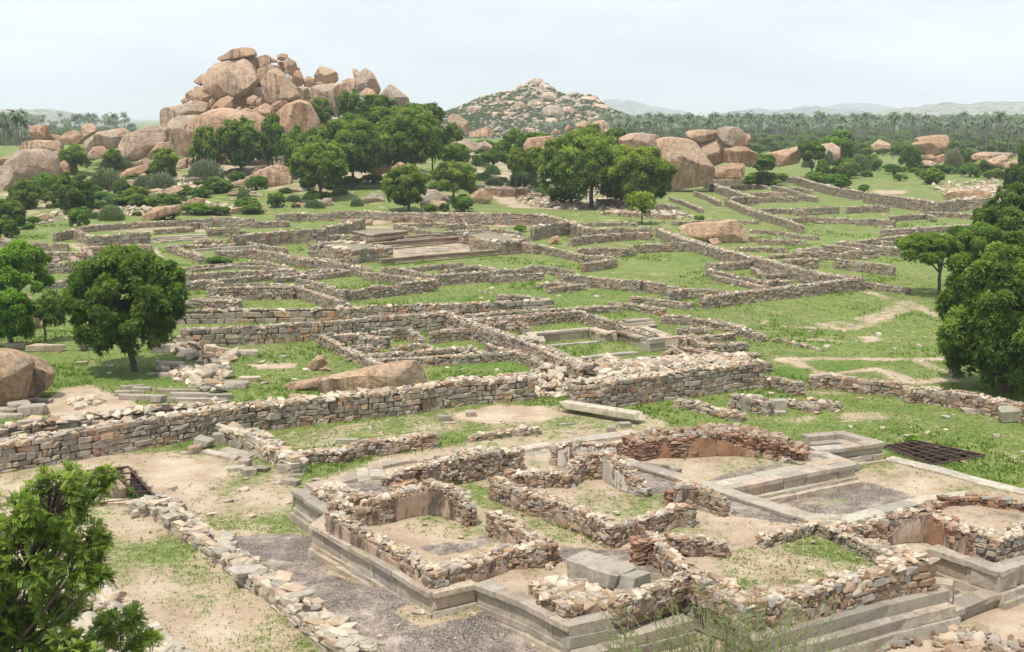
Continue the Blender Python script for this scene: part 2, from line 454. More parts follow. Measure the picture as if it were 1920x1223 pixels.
paint(B, '400,540 1100,500 1900,500 1900,560 1440,590 1000,560', 'lush', .5, 1)
paint(D, '900,440 1120,430 1440,480 1400,520 1000,500', 'lush', .6, 3)
stripe(D, '0,700 130,705 330,705', 'sand', 0.66, 0.78)
stripe(D, '0,672 200,682', 'sand', 0.49, 0.48)
paint(D, '1240,568 1400,570 1380,585 1260,585', 'sand', .8, 1)
paint(D, '1540,560 1800,540 1850,570 1780,600', 'sand', .7, 1)
paint(T2, '880,680 1140,690 1300,880 1060,900 1000,800', 'sand', .55, 2)
paint(T2, '1030,900 1300,900 1500,930 1700,960 1600,1000 1200,990', 'sand', .72, 1.5)
paint(T2, '1340,820 1900,840 1900,1000 1500,1000', 'sand', .55, 1.5)
paint(T2, '0,700 520,720 480,850 0,850', 'sand', .65, 2)
paint(T1, '0,900 500,780 1500,690 1650,800 1900,800 1900,900 1200,880 700,960 0,1050', 'sand', .48, 3)
paint(T1, '1250,740 1540,700 1560,740 1260,780', 'sand', .7, 2)
# inside the old tank and its surroundings
paint(B, '520,255 900,215 1270,250 480,330', 'sand', .72, .5)
paint(B, '520,255 1100,225 1150,245 560,300', 'dark', .55, .5)
paint(B, '250,180 700,160 1000,170 900,200 360,230', 'dark', .4, .5)
paint(B, '400,90 1300,90 1300,150 300,150', 'sand', .55, .8)
paint(A, '560,60 1200,50 1200,110 560,110', 'sand', .5, .8)
paint(A, '860,150 900,220 920,260 870,230', 'sand', .8, .5)
stripe(A, '380,165 440,190 480,215', 'sand', 0.66, 0.36)
for s_ in ['220,228 340,228', '860,462 1000,470', '970,760 1110,762', '1220,330 1340,350', '1500,300 1650,290', '1010,520 1130,530', '1320,385 1440,380', '880,890 960,870']:
    stripe(C, s_, 'sand', .55, .6)
def build_ground():
    d = np.concatenate([[-30, -5, 4, 10], np.geomspace(15, 20, 8)[:-1], np.geomspace(20, 28, 30)[:-1], np.geomspace(28, 130, 330)[:-1], np.geomspace(130, 700, 180)[:-1], np.geomspace(700, 16000, 60)])
    nc = 330
    tt = np.linspace(-.62, .62, nc)
    dd = np.maximum(np.abs(d), 22)
    X = dd[:, None] * tt[None, :]; Yg = np.repeat(d[:, None], nc, 1)
    x, y = X.ravel(), Yg.ravel()
    z = Hgt(x, y)
    sand = np.full(x.shape, .15); dark = np.zeros(x.shape); lush = np.zeros(x.shape)
    sand += .10 * ss(110, 150, y)
    for poly, ch, v, bl in PAINT:
        xs = [p[0] for p in poly]; ys = [p[1] for p in poly]
        pad = 4 if not isinstance(bl, tuple) else bl[0] + bl[1] + 1
        m = np.nonzero((x > min(xs) - pad) & (x < max(xs) + pad) & (y > min(ys) - pad) & (y < max(ys) + pad))[0]
        if not len(m): continue
        if isinstance(bl, tuple):
            dm = pdist(x[m], y[m], poly, False); wgt = 1 - ss(0, bl[0] * .6 + bl[1], dm)
        else:
            dm = pdist(x[m], y[m], poly); i = inside(x[m], y[m], poly)
            sdv = np.where(i, dm, -dm); wgt = ss(-bl * .5, bl * .5, sdv)
        if ch == 'sand': sand[m] += (v - sand[m]) * wgt
        elif ch == 'dark': dark[m] += (v - dark[m]) * wgt
        else:
            lush[m] += (v - lush[m]) * wgt; sand[m] *= 1 - .8 * wgt
    nr = len(d)
    idx = np.arange(nr * nc).reshape(nr, nc)
    Fq = np.stack([idx[:-1, :-1], idx[:-1, 1:], idx[1:, 1:], idx[1:, :-1]], -1).reshape(-1, 4)
    pit = inside(x, y, PIT1) | inside(x, y, PIT2) | (pdist(x, y, PIT1) < .22) | (pdist(x, y, PIT2) < .2); dark[~pit] = np.minimum(dark[~pit], .93); dark[pit] = 1.; sand[pit] = .5  # full dark value paints the pits' inner shade, with a thin rim
    far = y > 480                                   # cultivated green plain under the palms
    lush[far] = .8; sand[far] = .05
    me = mesh('ground', np.stack([x, y, z], 1), Fq, m_ground(), np.stack([sand, dark, lush], 1), True)
    return props(obj('ground', me), kind='structure'), (x, y, sand, dark)
ground, GM = build_ground()
_gx, _gy, _gs, _gd = GM
def sand_at(x, y):
    # nearest grid value, good enough to keep grass off bare soil
    out = np.empty(len(x))
    rows = _gy.reshape(-1, 330)[:, 0]; ri = np.clip(np.searchsorted(rows, y), 0, len(rows) - 1)
    ci = np.clip(((x / np.maximum(np.abs(rows[ri]), 22) + .62) / 1.24 * 329).round().astype(int), 0, 329)
    k = ri * 330 + ci
    return np.maximum(_gs[k], _gd[k])

# ------------------------------------------------------------------ stones
def chamfer_template(c=.2):
    V = []; ids = {}
    for sx in (-1, 1):
        for sy in (-1, 1):
            for sz in (-1, 1):
                for ax in range(3):
                    v = [sx * .5, sy * .5, sz * .5]
                    for a in range(3):
                        if a != ax: v[a] *= (1 - c)
                    ids[(sx, sy, sz, ax)] = len(V); V.append(v)
    Q = []; Tt = []
    V = np.array(V)
    def add(f):
        p = V[list(f)]; n = np.cross(p[1] - p[0], p[2] - p[0])
        if n.dot(p.mean(0)) < 0: f = f[::-1]
        (Q if len(f) == 4 else Tt).append(f)
    for ax in range(3):
        o = [a for a in range(3) if a != ax]
        for s in (-1, 1):
            f = []
            for (p, q) in ((-1, -1), (1, -1), (1, 1), (-1, 1)):
                k = [0, 0, 0]; k[ax] = s; k[o[0]] = p; k[o[1]] = q
                f.append(ids[(*k, ax)])
            add(tuple(f))
    for ax in range(3):            # edges parallel to ax
        o = [a for a in range(3) if a != ax]
        for p in (-1, 1):
            for q in (-1, 1):
                k0 = [0, 0, 0]; k0[o[0]] = p; k0[o[1]] = q
                a0 = list(k0); a0[ax] = -1; a1 = list(k0); a1[ax] = 1
                add((ids[(*a0, o[0])], ids[(*a1, o[0])], ids[(*a1, o[1])], ids[(*a0, o[1])]))
    for sx in (-1, 1):
        for sy in (-1, 1):
            for sz in (-1, 1): add(tuple(ids[(sx, sy, sz, a)] for a in range(3)))
    cor = np.array([0 if 1 else 0] * 24)
    for (sx, sy, sz, ax), i in ids.items(): cor[i] = (sx > 0) * 4 + (sy > 0) * 2 + (sz > 0)
    return V, np.array(Q), np.array(Tt), cor
TV, TQ, TT, TC = chamfer_template(.22)
BV = np.array([[x, y, z] for x in (-.5, .5) for y in (-.5, .5) for z in (-.5, .5)])
BQ = np.array([(0, 1, 3, 2), (4, 6, 7, 5), (0, 4, 5, 1), (2, 3, 7, 6), (0, 2, 6, 4), (1, 5, 7, 3)])
class Stones:
    def __init__(s): s.c = []; s.r = []; s.z = []; s.k = []; s.j = []
    def add(s, c, R, size, col, jit=.1):
        n = len(c)
        if n == 0: return
        s.c.append(c); s.r.append(R); s.z.append(size); s.k.append(col); s.j.append(np.full(n, jit))
    def build(s, near=True):
        c = np.concatenate(s.c); R = np.concatenate(s.r); z = np.concatenate(s.z); k = np.concatenate(s.k); j = np.concatenate(s.j)
        n = len(c)
        jj = RG.uniform(-1, 1, (n, 8, 3)) * j[:, None, None]
        if near:
            L_ = TV[None] + jj[:, TC] + RG.uniform(-.03, .03, (n, 24, 3))
        else: L_ = BV[None] + jj
        W = np.einsum('nij,nvj->nvi', R, L_ * z[:, None, :]) + c[:, None, :]
        m = W.shape[1]; off = (np.arange(n) * m)[:, None, None]
        Fs = [(TQ[None] + off).reshape(-1, 4), (TT[None] + off).reshape(-1, 3)] if near else [(BQ[None] + off).reshape(-1, 4)]
        return W.reshape(-1, 3), Fs, np.repeat(k, m, 0)
def rots(n, ux=1, uy=0, yaw=.08, tilt=.06):
    a = np.arctan2(uy, ux) + RG.uniform(-yaw, yaw, n); b = RG.uniform(-tilt, tilt, n); g = RG.uniform(-tilt, tilt, n)
    ca, sa, cb, sb, cg, sg = np.cos(a), np.sin(a), np.cos(b), np.sin(b), np.cos(g), np.sin(g)
    o, zr = np.ones(n), np.zeros(n)
    def mk(*v): return np.stack(v, -1).reshape(n, 3, 3)
    return mk(ca, -sa, zr, sa, ca, zr, zr, zr, o) @ mk(cb, zr, sb, zr, o, zr, -sb, zr, cb) @ mk(o, zr, zr, zr, cg, -sg, zr, sg, cg)
PAL = {
 'grey': [((.33, .30, .26), 5), ((.28, .255, .225), 3), ((.39, .34, .28), 4), ((.38, .275, .19), 2), ((.34, .215, .14), 1.1), ((.23, .21, .185), 1.)],
 'top': [((.60, .53, .44), 5), ((.50, .45, .385), 4), ((.50, .395, .295), 3), ((.38, .35, .31), 2), ((.42, .30, .20), 1.3)],
 'brown': [((.39, .275, .185), 4), ((.32, .215, .14), 3), ((.44, .34, .25), 3), ((.36, .325, .28), 2.8), ((.25, .17, .115), 2), ((.47, .40, .32), 1.2)],
 'brick': [((.34, .19, .12), 5), ((.27, .15, .095), 4), ((.42, .28, .19), 2), ((.18, .12, .09), 2)],
 'white': [((.50, .455, .385), 4), ((.45, .415, .36), 3), ((.50, .41, .31), 2), ((.38, .35, .31), 2)],
 'block': [((.48, .40, .305), 4), ((.43, .365, .285), 3), ((.49, .385, .275), 3), ((.44, .39, .33), 1)],
 'gblock': [((.40, .36, .31), 4), ((.34, .31, .275), 3), ((.44, .385, .31), 2)],
 'bblock': [((.31, .215, .15), 4), ((.25, .175, .12), 3), ((.38, .29, .215), 2)],
}
def pal(k, n):
    p = PAL[k]; w_ = np.array([a[1] for a in p]); c = np.array([a[0] for a in p])
    i = RG.choice(len(p), n, p=w_ / w_.sum())
    c = c * (np.array([1.04, .99, .91]) if k in ('grey', 'top', 'white', 'gblock') else 1.)
    return c[i] * RG.uniform(.80, 1.17, (n, 1)) * RG.uniform(.97, 1.03, (n, 3))

WALLS = []
def wall(label, f, s, h=1.0, t=.7, sw=.31, sh=.19, face='grey', top='top', rag=.10, z0=None, topn=1.0, jit=.13, name='stone_wall', cat='wall', group=None, fill=None, closed=False, tz=None, slabs=False):
    """dry stone wall; s = the line of its top in picture points (x,y or x,y,height)"""
    pts = []
    for p in P(f, s):
        hh = (p[2] if len(p) > 2 else h) * (.88 if group else (.9 if z0 is not None else 1.))
        if z0 is not None: g = at_z(p[:2], z0 + hh); g = np.array([g[0], g[1], z0])
        else:
            g = gp(p[:2], hh, flat=True); g[2] -= hh
        pts.append((g, hh))
    if closed: pts.append(pts[0])
    dist = pts[0][0][1]
    near = dist < 95
    base = pts[0][0].copy()
    root = empty(name, base, label, cat, group)
    st, tp = Stones(), Stones()
    dips = [(U(0, 45), U(.4, 1.2), U(.1, .35)) for _ in range(2)] if group and rag > .05 else []
    if group: t = t * .64; rag = min(rag, .2) * .4; topn *= .8
    coreV, coreF = [], []
    ph = U(0, 6, 4)
    segs = []
    far = min(1.2, max(1., dist / 110))
    sc_h = .9 if (z0 is None and group) else 1.
    sw_, sh_ = sw * far, sh * (1 + (far - 1) * .5)
    if dist > 95: sw_ *= 1.0
    cum = 0
    for i in range(len(pts) - 1):
        (a, ha), (b, hb) = pts[i], pts[i + 1]
        u = (b - a)[:2]; Ls = np.hypot(*u)
        if Ls < .05: continue
        u = u / Ls; nn = np.array([-u[1], u[0]])
        e0 = t * .45 if i > 0 else 0; e1 = t * .45 if i < len(pts) - 2 else 0
        e0 = min(e0, Ls * .3); e1 = min(e1, Ls * .3)
        def hl(q, a=a, ha=ha, hb=hb, Ls=Ls, cum=cum):
            r = np.clip(q / Ls, 0, 1)
            base_h = ha + (hb - ha) * r
            w_ = np.sin((q + cum) * .9 + ph[0]) * .5 + np.sin((q + cum) * 2.3 + ph[1]) * .3 + np.sin((q + cum) * .37 + ph[2]) * .6
            g_ = 1.
            for (dq, dw, dd_) in dips: g_ = g_ * (1 - dd_ * np.exp(-((q + cum - dq) / dw) ** 2))
            return base_h * (1 + rag * w_) * g_
        def zb(q, o=0, a=a, u=u, nn=nn):
            X = a[0] + u[0] * q + nn[0] * o; Y_ = a[1] + u[1] * q + nn[1] * o
            return (np.full(np.shape(q), z0) if z0 is not None else Hbase(X, Y_))
        segs.append((a, b, u, nn, Ls, hl, zb, ha, hb))
        hm = max(ha, hb) * (1 + rag * 1.4)
        # the two faces
        for sd in (1, -1):
            z = -.06
            while z < hm:
                ch = sh_ * U(.75, 1.3)
                n = int((Ls + e0 + e1) / sw_ * 1.6) + 3
                wd = sw_ * RG.choice([.55, .8, 1., 1.3, 1.7], n) * U(.85, 1.15, n)
                cs = np.cumsum(wd); q = -e0 + cs - wd / 2 - U(0, sw_)
                k = (q > -e0 - .1) & (q < Ls + e1 + .05) & (z + ch * .4 < hl(q))
                q = q[k]; wk = wd[k]; m = len(q)
                if m:
                    dp = U(.18, .3, m) * min(1, t / .5)
                    off = sd * (t / 2 - dp / 2 + U(-.03, .045, m))
                    c = np.stack([a[0] + u[0] * q + nn[0] * off, a[1] + u[1] * q + nn[1] * off, zb(q, off) + z + ch / 2 + U(-.015, .015, m)], 1)
                    st.add(c, rots(m, u[0], u[1], .05, .05), np.stack([wk * .95, dp, np.full(m, ch * .93)], 1), pal(face, m), jit)
                z += ch
        # ends
        for (q0, on, sg) in ((0, i == 0 and not closed, -1), (Ls, i == len(pts) - 2 and not closed, 1)):
            if not on: continue
            z = -.05; he = hl(np.array([q0]))[0]
            while z < he - sh_ * .4:
                ch = sh_ * U(.8, 1.2); m = max(1, int(t / sw_ * 1.2)); off = (np.arange(m) + .5) / m * t - t / 2
                c = np.stack([a[0] + u[0] * q0 + nn[0] * off, a[1] + u[1] * q0 + nn[1] * off, zb(np.full(m, q0)) + z + ch / 2], 1)
                st.add(c, rots(m, u[0], u[1], .05, .05), np.stack([U(.25, .35, m), np.full(m, t / m * .97), np.full(m, ch * .95)], 1), pal(face, m), jit)
                z += ch
        # loose stones on top
        dens = 1.7 / (sw_ * sw_ * .62)
        m = int((Ls + e0 + e1) * t * dens * topn) + 1
        q = U(-e0, Ls + e1, m); off = U(-.5, .5, m) * (t - .04)
        sz = sw_ * np.clip(RG.lognormal(-.4, .38, m), .3, 1.25) * (.75 if group else 1.)
        up = U(-.05, .06, m)
        c = np.stack([a[0] + u[0] * q + nn[0] * off, a[1] + u[1] * q + nn[1] * off, zb(q) + hl(q) + up], 1)
        tp.add(c, rots(m, 1, 0, 3.1, .16 if slabs else .42), np.stack([sz * U(.8, 1.25, m), sz * U(.6, .9, m), sz * U(.28, .48, m)], 1), pal(top, m), .17)
        # earth core
        ns = max(2, int(Ls / (.6 * far)) + 1); qq = np.linspace(-e0 + .06, Ls + e1 - .06, ns)
        hw = t / 2 - .10
        b0 = len(coreV) * 1
        rows = []
        for q1 in qq:
            zt = float(zb(q1) + hl(q1)) - .03; zl = float(zb(q1)) - .3
            for o_, zz in ((-hw, zl), (-hw, zt), (hw, zt), (hw, zl)):
                rows.append((a[0] + u[0] * q1 + nn[0] * o_, a[1] + u[1] * q1 + nn[1] * o_, zz))
        coreV += rows
        for r in range(ns - 1):
            o = b0 + r * 4
            for p_, q_ in ((0, 1), (1, 2), (2, 3)): coreF.append((o + p_, o + q_, o + 4 + q_, o + 4 + p_))
        coreF.append((b0, b0 + 3, b0 + 2, b0 + 1)); o = b0 + (ns - 1) * 4; coreF.append((o, o + 1, o + 2, o + 3))
        cum += Ls
    V, Fs, kc = st.build(near); obj('masonry', mesh('masonry', V - base, Fs, M['stone'], kc), root)
    V, Fs, kc = tp.build(near); obj('loose_top_stones', mesh('loose_top_stones', V - base, Fs, M['stone'], kc), root)
    obj('core', mesh('core', np.array(coreV) - base, np.array(coreF), M['mud' if (z0 is not None and face == 'brown') else 'mortar']), root)
    root['_w'] = 1; del root['_w']
    WALLS.append((root, segs, t, base))
    return (root, segs, t, base)
def plaster(W, seg, q0, q1, side, hs, mat='plaster', thick=.04, label=None):
    """a sheet of surviving plaster on one face; hs = its height along the run (fractions of the wall's height)"""
    root, segs, t, base = W
    a, b, u, nn, Ls, hl, zb, ha, hb = segs[seg]
    toc = -(nn @ a[:2]); sd = (1 if toc > 0 else -1) * (1 if side == 'f' else -1)
    n = 26; r = np.linspace(0, 1, n); q = (q0 + (q1 - q0) * r) * Ls
    hh = np.interp(r, np.linspace(0, 1, len(hs)), hs) * hl(q) + U(-.09, .05, n)
    zz = zb(q); o0 = sd * (t / 2 - .02); o1 = sd * (t / 2 + .055)
    V = []
    for i in range(n):
        for o_, z_ in ((o0, -.02), (o1 + sd * .02, -.02), (o1, hh[i] - .03), (o0, hh[i])):
            V.append((a[0] + u[0] * q[i] + nn[0] * o_, a[1] + u[1] * q[i] + nn[1] * o_, zz[i] + z_))
    Fq = []
    for i in range(n - 1):
        for p_ in range(4):
            q_ = (p_ + 1) % 4; Fq.append((i * 4 + p_, i * 4 + q_, i * 4 + 4 + q_, i * 4 + 4 + p_))
    Fq += [(0, 3, 2, 1), ((n - 1) * 4, (n - 1) * 4 + 1, (n - 1) * 4 + 2, (n - 1) * 4 + 3)]
    o = obj('plaster', mesh('plaster', np.array(V) - base, np.array(Fq), M[mat]), root)
    if label: o['label'] = label
    return o
def plinth(label, f, s, courses, z=PZ + .1, palk='block', side='f', L=1.1, name='stone_plinth', cat='plinth', depth=.45, group=None, names=None, closed=False):
    """moulded plinth of dressed blocks; courses from the top: (height, how far it stands out)"""
    pts = [at_z(p[:2], z) for p in P(f, s)]
    base = np.array([pts[0][0], pts[0][1], z - sum(c[0] for c in courses)])
    root = empty(name, base, label, cat, group)
    nm = names or (['cornice', 'fascia', 'base_course', 'foot_course'] if len(courses) > 1 else ['coping'])
    zz = z
    for ci, (ch, outw) in enumerate(courses):
        st = Stones()
        for i in range(len(pts) - 1):
            a, b = pts[i][:2], pts[i + 1][:2]
            u = b - a; Ls = np.hypot(*u)
            if Ls < .05: continue
            u = u / Ls; nn = np.array([-u[1], u[0]])
            if isinstance(side, (list, tuple)): sd = side[i]
            else:
                sd = 1 if nn @ (-a) > 0 else -1
                if side == 'b': sd = -sd
            n = max(1, int(round(Ls / (L * U(.8, 1.2))))); cuts = np.linspace(0, Ls, n + 1); cuts[1:-1] += U(-.2, .2, n - 1) * L
            cuts[0] -= outw if i > 0 else 0; cuts[-1] += outw if i < len(pts) - 2 else 0
            q = (cuts[:-1] + cuts[1:]) / 2; wd = np.diff(cuts) - .012
            dp = depth + outw + (.45 if ci and palk != 'bblock' else 0); off = sd * (outw - dp / 2 + U(-.012, .012, n))
            c = np.stack([a[0] + u[0] * q + nn[0] * off, a[1] + u[1] * q + nn[1] * off, np.full(n, zz - ch / 2) + U(-.01, .01, n)], 1)
            st.add(c, rots(n, u[0], u[1], .008, .008), np.stack([wd, np.full(n, dp), np.full(n, ch - .006)], 1), pal(palk, n), .016)
        V, Fs, kc = st.build(True)
        # dressed blocks: shrink the big chamfers of the rubble template
        obj(nm[min(ci, len(nm) - 1)], mesh(nm[0], squareup(V) - base, Fs, M['block'], kc), root)
        zz -= ch
    return root
def squareup(V):
    n = len(V) // 24; W = V.reshape(n, 24, 3).copy(); full = W.copy()
    for k in range(8):
        m = np.nonzero(TC == k)[0]
        cen = W[:, m].mean(1, keepdims=True); ctr = W.mean(1, keepdims=True)
        corner = ctr + (cen - ctr) * (1 / (1 - .22 * 2 / 3))
        d = W[:, m] - corner
        ln = np.linalg.norm(d, axis=2, keepdims=True) + 1e-9
        full[:, m] = corner + d / ln * np.minimum(ln, .03) * RG.uniform(.4, 1.3, ln.shape)
    return full.reshape(-1, 3)
def slab(label, p, size, rz=0, tilt=(0, 0), z=0.0, palk='gblock', name='stone_slab', cat='stone slab', group=None, jit=.03, world=None, n=None):
    g = gp(p, flat=False) if world is None else np.array(world)
    k_ = (.85 if world is not None else (.52 if p[1] < 742 else .62)); k_ = .74 if size[0] > 5 else k_
    st = Stones(); Lx, Ly, Lz = [a * k_ for a in size]
    tx, ty = tilt
    drop = 0
    R = np.array([[cos(rz), -sin(rz), 0], [sin(rz), cos(rz), 0], [0, 0, 1]]) @ np.array([[cos(ty), 0, sin(ty)], [0, 1, 0], [-sin(ty), 0, cos(ty)]]) @ np.array([[1, 0, 0], [0, cos(tx), -sin(tx)], [0, sin(tx), cos(tx)]])
    zoff = Lz / 2 * abs(cos(tx) * cos(ty)) + Lx / 2 * abs(sin(ty)) + Ly / 2 * abs(sin(tx)) * .9 - .02
    st.add(np.array([[0, 0, zoff + z]]), R[None], np.array([[Lx, Ly, Lz]]), pal(palk, 1), jit)
    V, Fs, kc = st.build(True)
    ctr = V.mean(0); V = ctr + (V - ctr)
    if jit < .06:
        V = squareup(V)
    o = obj(name, mesh(name, V, Fs, M['block'], kc), None, g)
    return props(o, label, cat, group)
def rubble(label, f, s, n, size=.3, z0=None, palk='top', name='rubble_heap', heap=.25, cat='rubble'):
    poly = [(gp(p, flat=True) if z0 is None else at_z(p[:2], z0)) for p in P(f, s)]
    xs = np.array([p[0] for p in poly]); ys = np.array([p[1] for p in poly])
    m = n * 4
    x = U(xs.min(), xs.max(), m); y = U(ys.min(), ys.max(), m)
    k = inside(x, y, poly); x, y = x[k][:n], y[k][:n]; n = len(x)
    d = pdist(x, y, poly)
    base = np.array([xs.mean(), ys.mean(), z0 if z0 is not None else 0.])
    zb = (Hbase(x, y) if z0 is None else np.full(n, z0)) + np.minimum(d * .6, heap) * U(.0, 1, n)
    sz = size * np.clip(RG.lognormal(-.2, .4, n), .3, 1.8)
    st = Stones(); st.add(np.stack([x, y, zb + sz * .12], 1), rots(n, 1, 0, 3.1, .5), np.stack([sz, sz * U(.6, .9, n), sz * U(.35, .6, n)], 1), pal(palk, n), .17)
    V, Fs, kc = st.build(ys.mean() < 95)
    return props(obj(name, mesh(name, V - base, Fs, M['stone'], kc), None, base), label, cat, None, 'stuff')
def platform_top(label, f, s, z):
    poly = [at_z(p[:2], z) for p in P(f, s)]; n = len(poly); b = np.array([poly[0][0], poly[0][1], 0.])
    V = [p - b for p in poly] + [np.array([p[0], p[1], -.2]) - b for p in poly]
    m_ = bmesh_ngon(V, n)
    return props(obj('platform_fill', m_, None, b), label, 'platform')
def bmesh_ngon(V, n):
    me = bpy.data.meshes.new('platform_fill'); me.from_pydata([tuple(map(float, v)) for v in V], [], [tuple(range(n))] + [(i, (i + 1) % n, n + (i + 1) % n, n + i) for i in range(n)])
    me.materials.append(M['fill']); me.update(); return me
# ------------------------------------------------------------------ boulders
def fbm(p, sc, seed, n=5):
    r = np.random.default_rng(seed); o = np.zeros(len(p)); amp = 1.; f = sc
    for _ in range(n):
        for _k in range(3):
            d = r.normal(size=3); d /= np.linalg.norm(d)
            q = p @ d * f + r.uniform(0, 6.28)
            o += amp * np.sin(q + 1.3 * np.sin(p @ r.normal(size=3) * f * .6 + r.uniform(0, 6)))
        amp *= .5; f *= 1.9
    return o / 4
def boulder(label, f, s, Y=None, grey=.0, tint=(1, 1, 1), thick=.9, e=.5, cuts=6, name='boulder', cat='boulder', group=None, sink=0, res=(72, 30), rough=1.0, seed=None):
    pts = P(f, s)
    if Y is None:
        low = max(pts, key=lambda q: q[1]); g = gp((low[0], low[1] - sink)); Y = g[1]
        wpx = max(q[0] for q in pts) - min(q[0] for q in pts)
        Y += wpx / FPX * Y * .22 * thick
    W = np.array([at_Y(q, Y) for q in pts])
    x, z = W[:, 0], W[:, 2]
    ar = 0.5 * np.sum(x * np.roll(z, -1) - np.roll(x, -1) * z)
    cx = np.sum((x + np.roll(x, -1)) * (x * np.roll(z, -1) - np.roll(x, -1) * z)) / (6 * ar)
    cz = np.sum((z + np.roll(z, -1)) * (x * np.roll(z, -1) - np.roll(x, -1) * z)) / (6 * ar)
    nt_, nf = res
    th = np.linspace(0, 2 * pi, nt_, endpoint=False)
    r = np.zeros(nt_)
    for i in range(len(x)):
        x0, z0, x1, z1 = x[i] - cx, z[i] - cz, x[(i + 1) % len(x)] - cx, z[(i + 1) % len(x)] - cz
        dx, dz = x1 - x0, z1 - z0
        den = np.cos(th) * dz - np.sin(th) * dx
        with np.errstate(divide='ignore', invalid='ignore'):
            tt = (x0 * dz - z0 * dx) / den
            uu = (x0 * np.sin(th) - z0 * np.cos(th)) / den
        ok = (tt > 0) & (uu >= -1e-6) & (uu <= 1 + 1e-6)
        r = np.where(ok & (tt > r), tt, r)
    r = np.where(r <= 0, np.median(r), r)
    r2 = (np.roll(r, 1) + 2 * r + np.roll(r, -1)) / 4; r = .4 * r + .6 * r2
    sw_, sh_ = x.max() - x.min(), z.max() - z.min()
    Tk = thick * .5 * math.sqrt(sw_ * sh_)
    ph = np.linspace(0, pi, nf + 2)[1:-1]
    wv = np.sign(np.cos(ph)) * np.abs(np.cos(ph)) ** e; rho = np.sin(ph) ** e
    vx = rho[:, None] * (r * np.cos(th))[None]; vz = rho[:, None] * (r * np.sin(th))[None]
    vy = -np.repeat((wv * Tk)[:, None], nt_, 1)
    V = np.stack([vx.ravel(), vy.ravel(), vz.ravel()], 1)
    V = np.vstack([V, [[0, -Tk, 0], [0, Tk, 0]]])
    sd = seed if seed is not None else abs(hash(s)) % 99999 if False else int(sum(pts[0]) * 7 + sum(pts[1]) * 3) % 99999
    rr = np.random.default_rng(sd)
    rad = math.sqrt(sw_ * sh_) / 2
    for _ in range(cuts):
        n = np.array([rr.uniform(-.75, .75), -1, rr.uniform(-.5, .9)]); n /= np.linalg.norm(n)
        sup = (V @ n).max(); dcut = sup * rr.uniform(.68, .92)
        ov = np.maximum(V @ n - dcut, 0); V = V - ov[:, None] * n[None] * .96
    for _ in range(2):
        n = np.array([rr.uniform(-1, 1), 1, rr.uniform(-.5, .8)]); n /= np.linalg.norm(n)
        sup = (V @ n).max(); ov = np.maximum(V @ n - sup * rr.uniform(.75, .9), 0); V = V - ov[:, None] * n[None] * .95
    nrm = V / (np.linalg.norm(V, axis=1, keepdims=True) + 1e-6)
    dsp = fbm(V / rad, 2.2, sd) * .022 * rad * rough + fbm(V, .9, sd + 1, 4) * .05 * rough * min(1, rad / 2)
    V = V + nrm * dsp[:, None]
    idx = np.arange(nf * nt_).reshape(nf, nt_); nx = np.roll(idx, -1, 1)
    Fq = np.stack([idx[:-1], nx[:-1], nx[1:], idx[1:]], -1).reshape(-1, 4)
    t0 = np.stack([nx[0], idx[0], np.full(nt_, nf * nt_)], -1); t1 = np.stack([idx[-1], nx[-1], np.full(nt_, nf * nt_ + 1)], -1)
    me = mesh(name, V, [Fq[:, ::-1], t0[:, ::-1], t1[:, ::-1]], M['stained' if label and any(w_ in label for w_ in ('stain', 'streak', 'reddish', 'right pile, mostly', 'long rectangular')) else 'rock'], None, True)
    try: me.set_sharp_from_angle(angle=radians(21))
    except Exception: pass
    o = obj(name, me, None, (cx, Y, cz))
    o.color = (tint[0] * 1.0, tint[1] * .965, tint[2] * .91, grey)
    return props(o, label, cat, group)
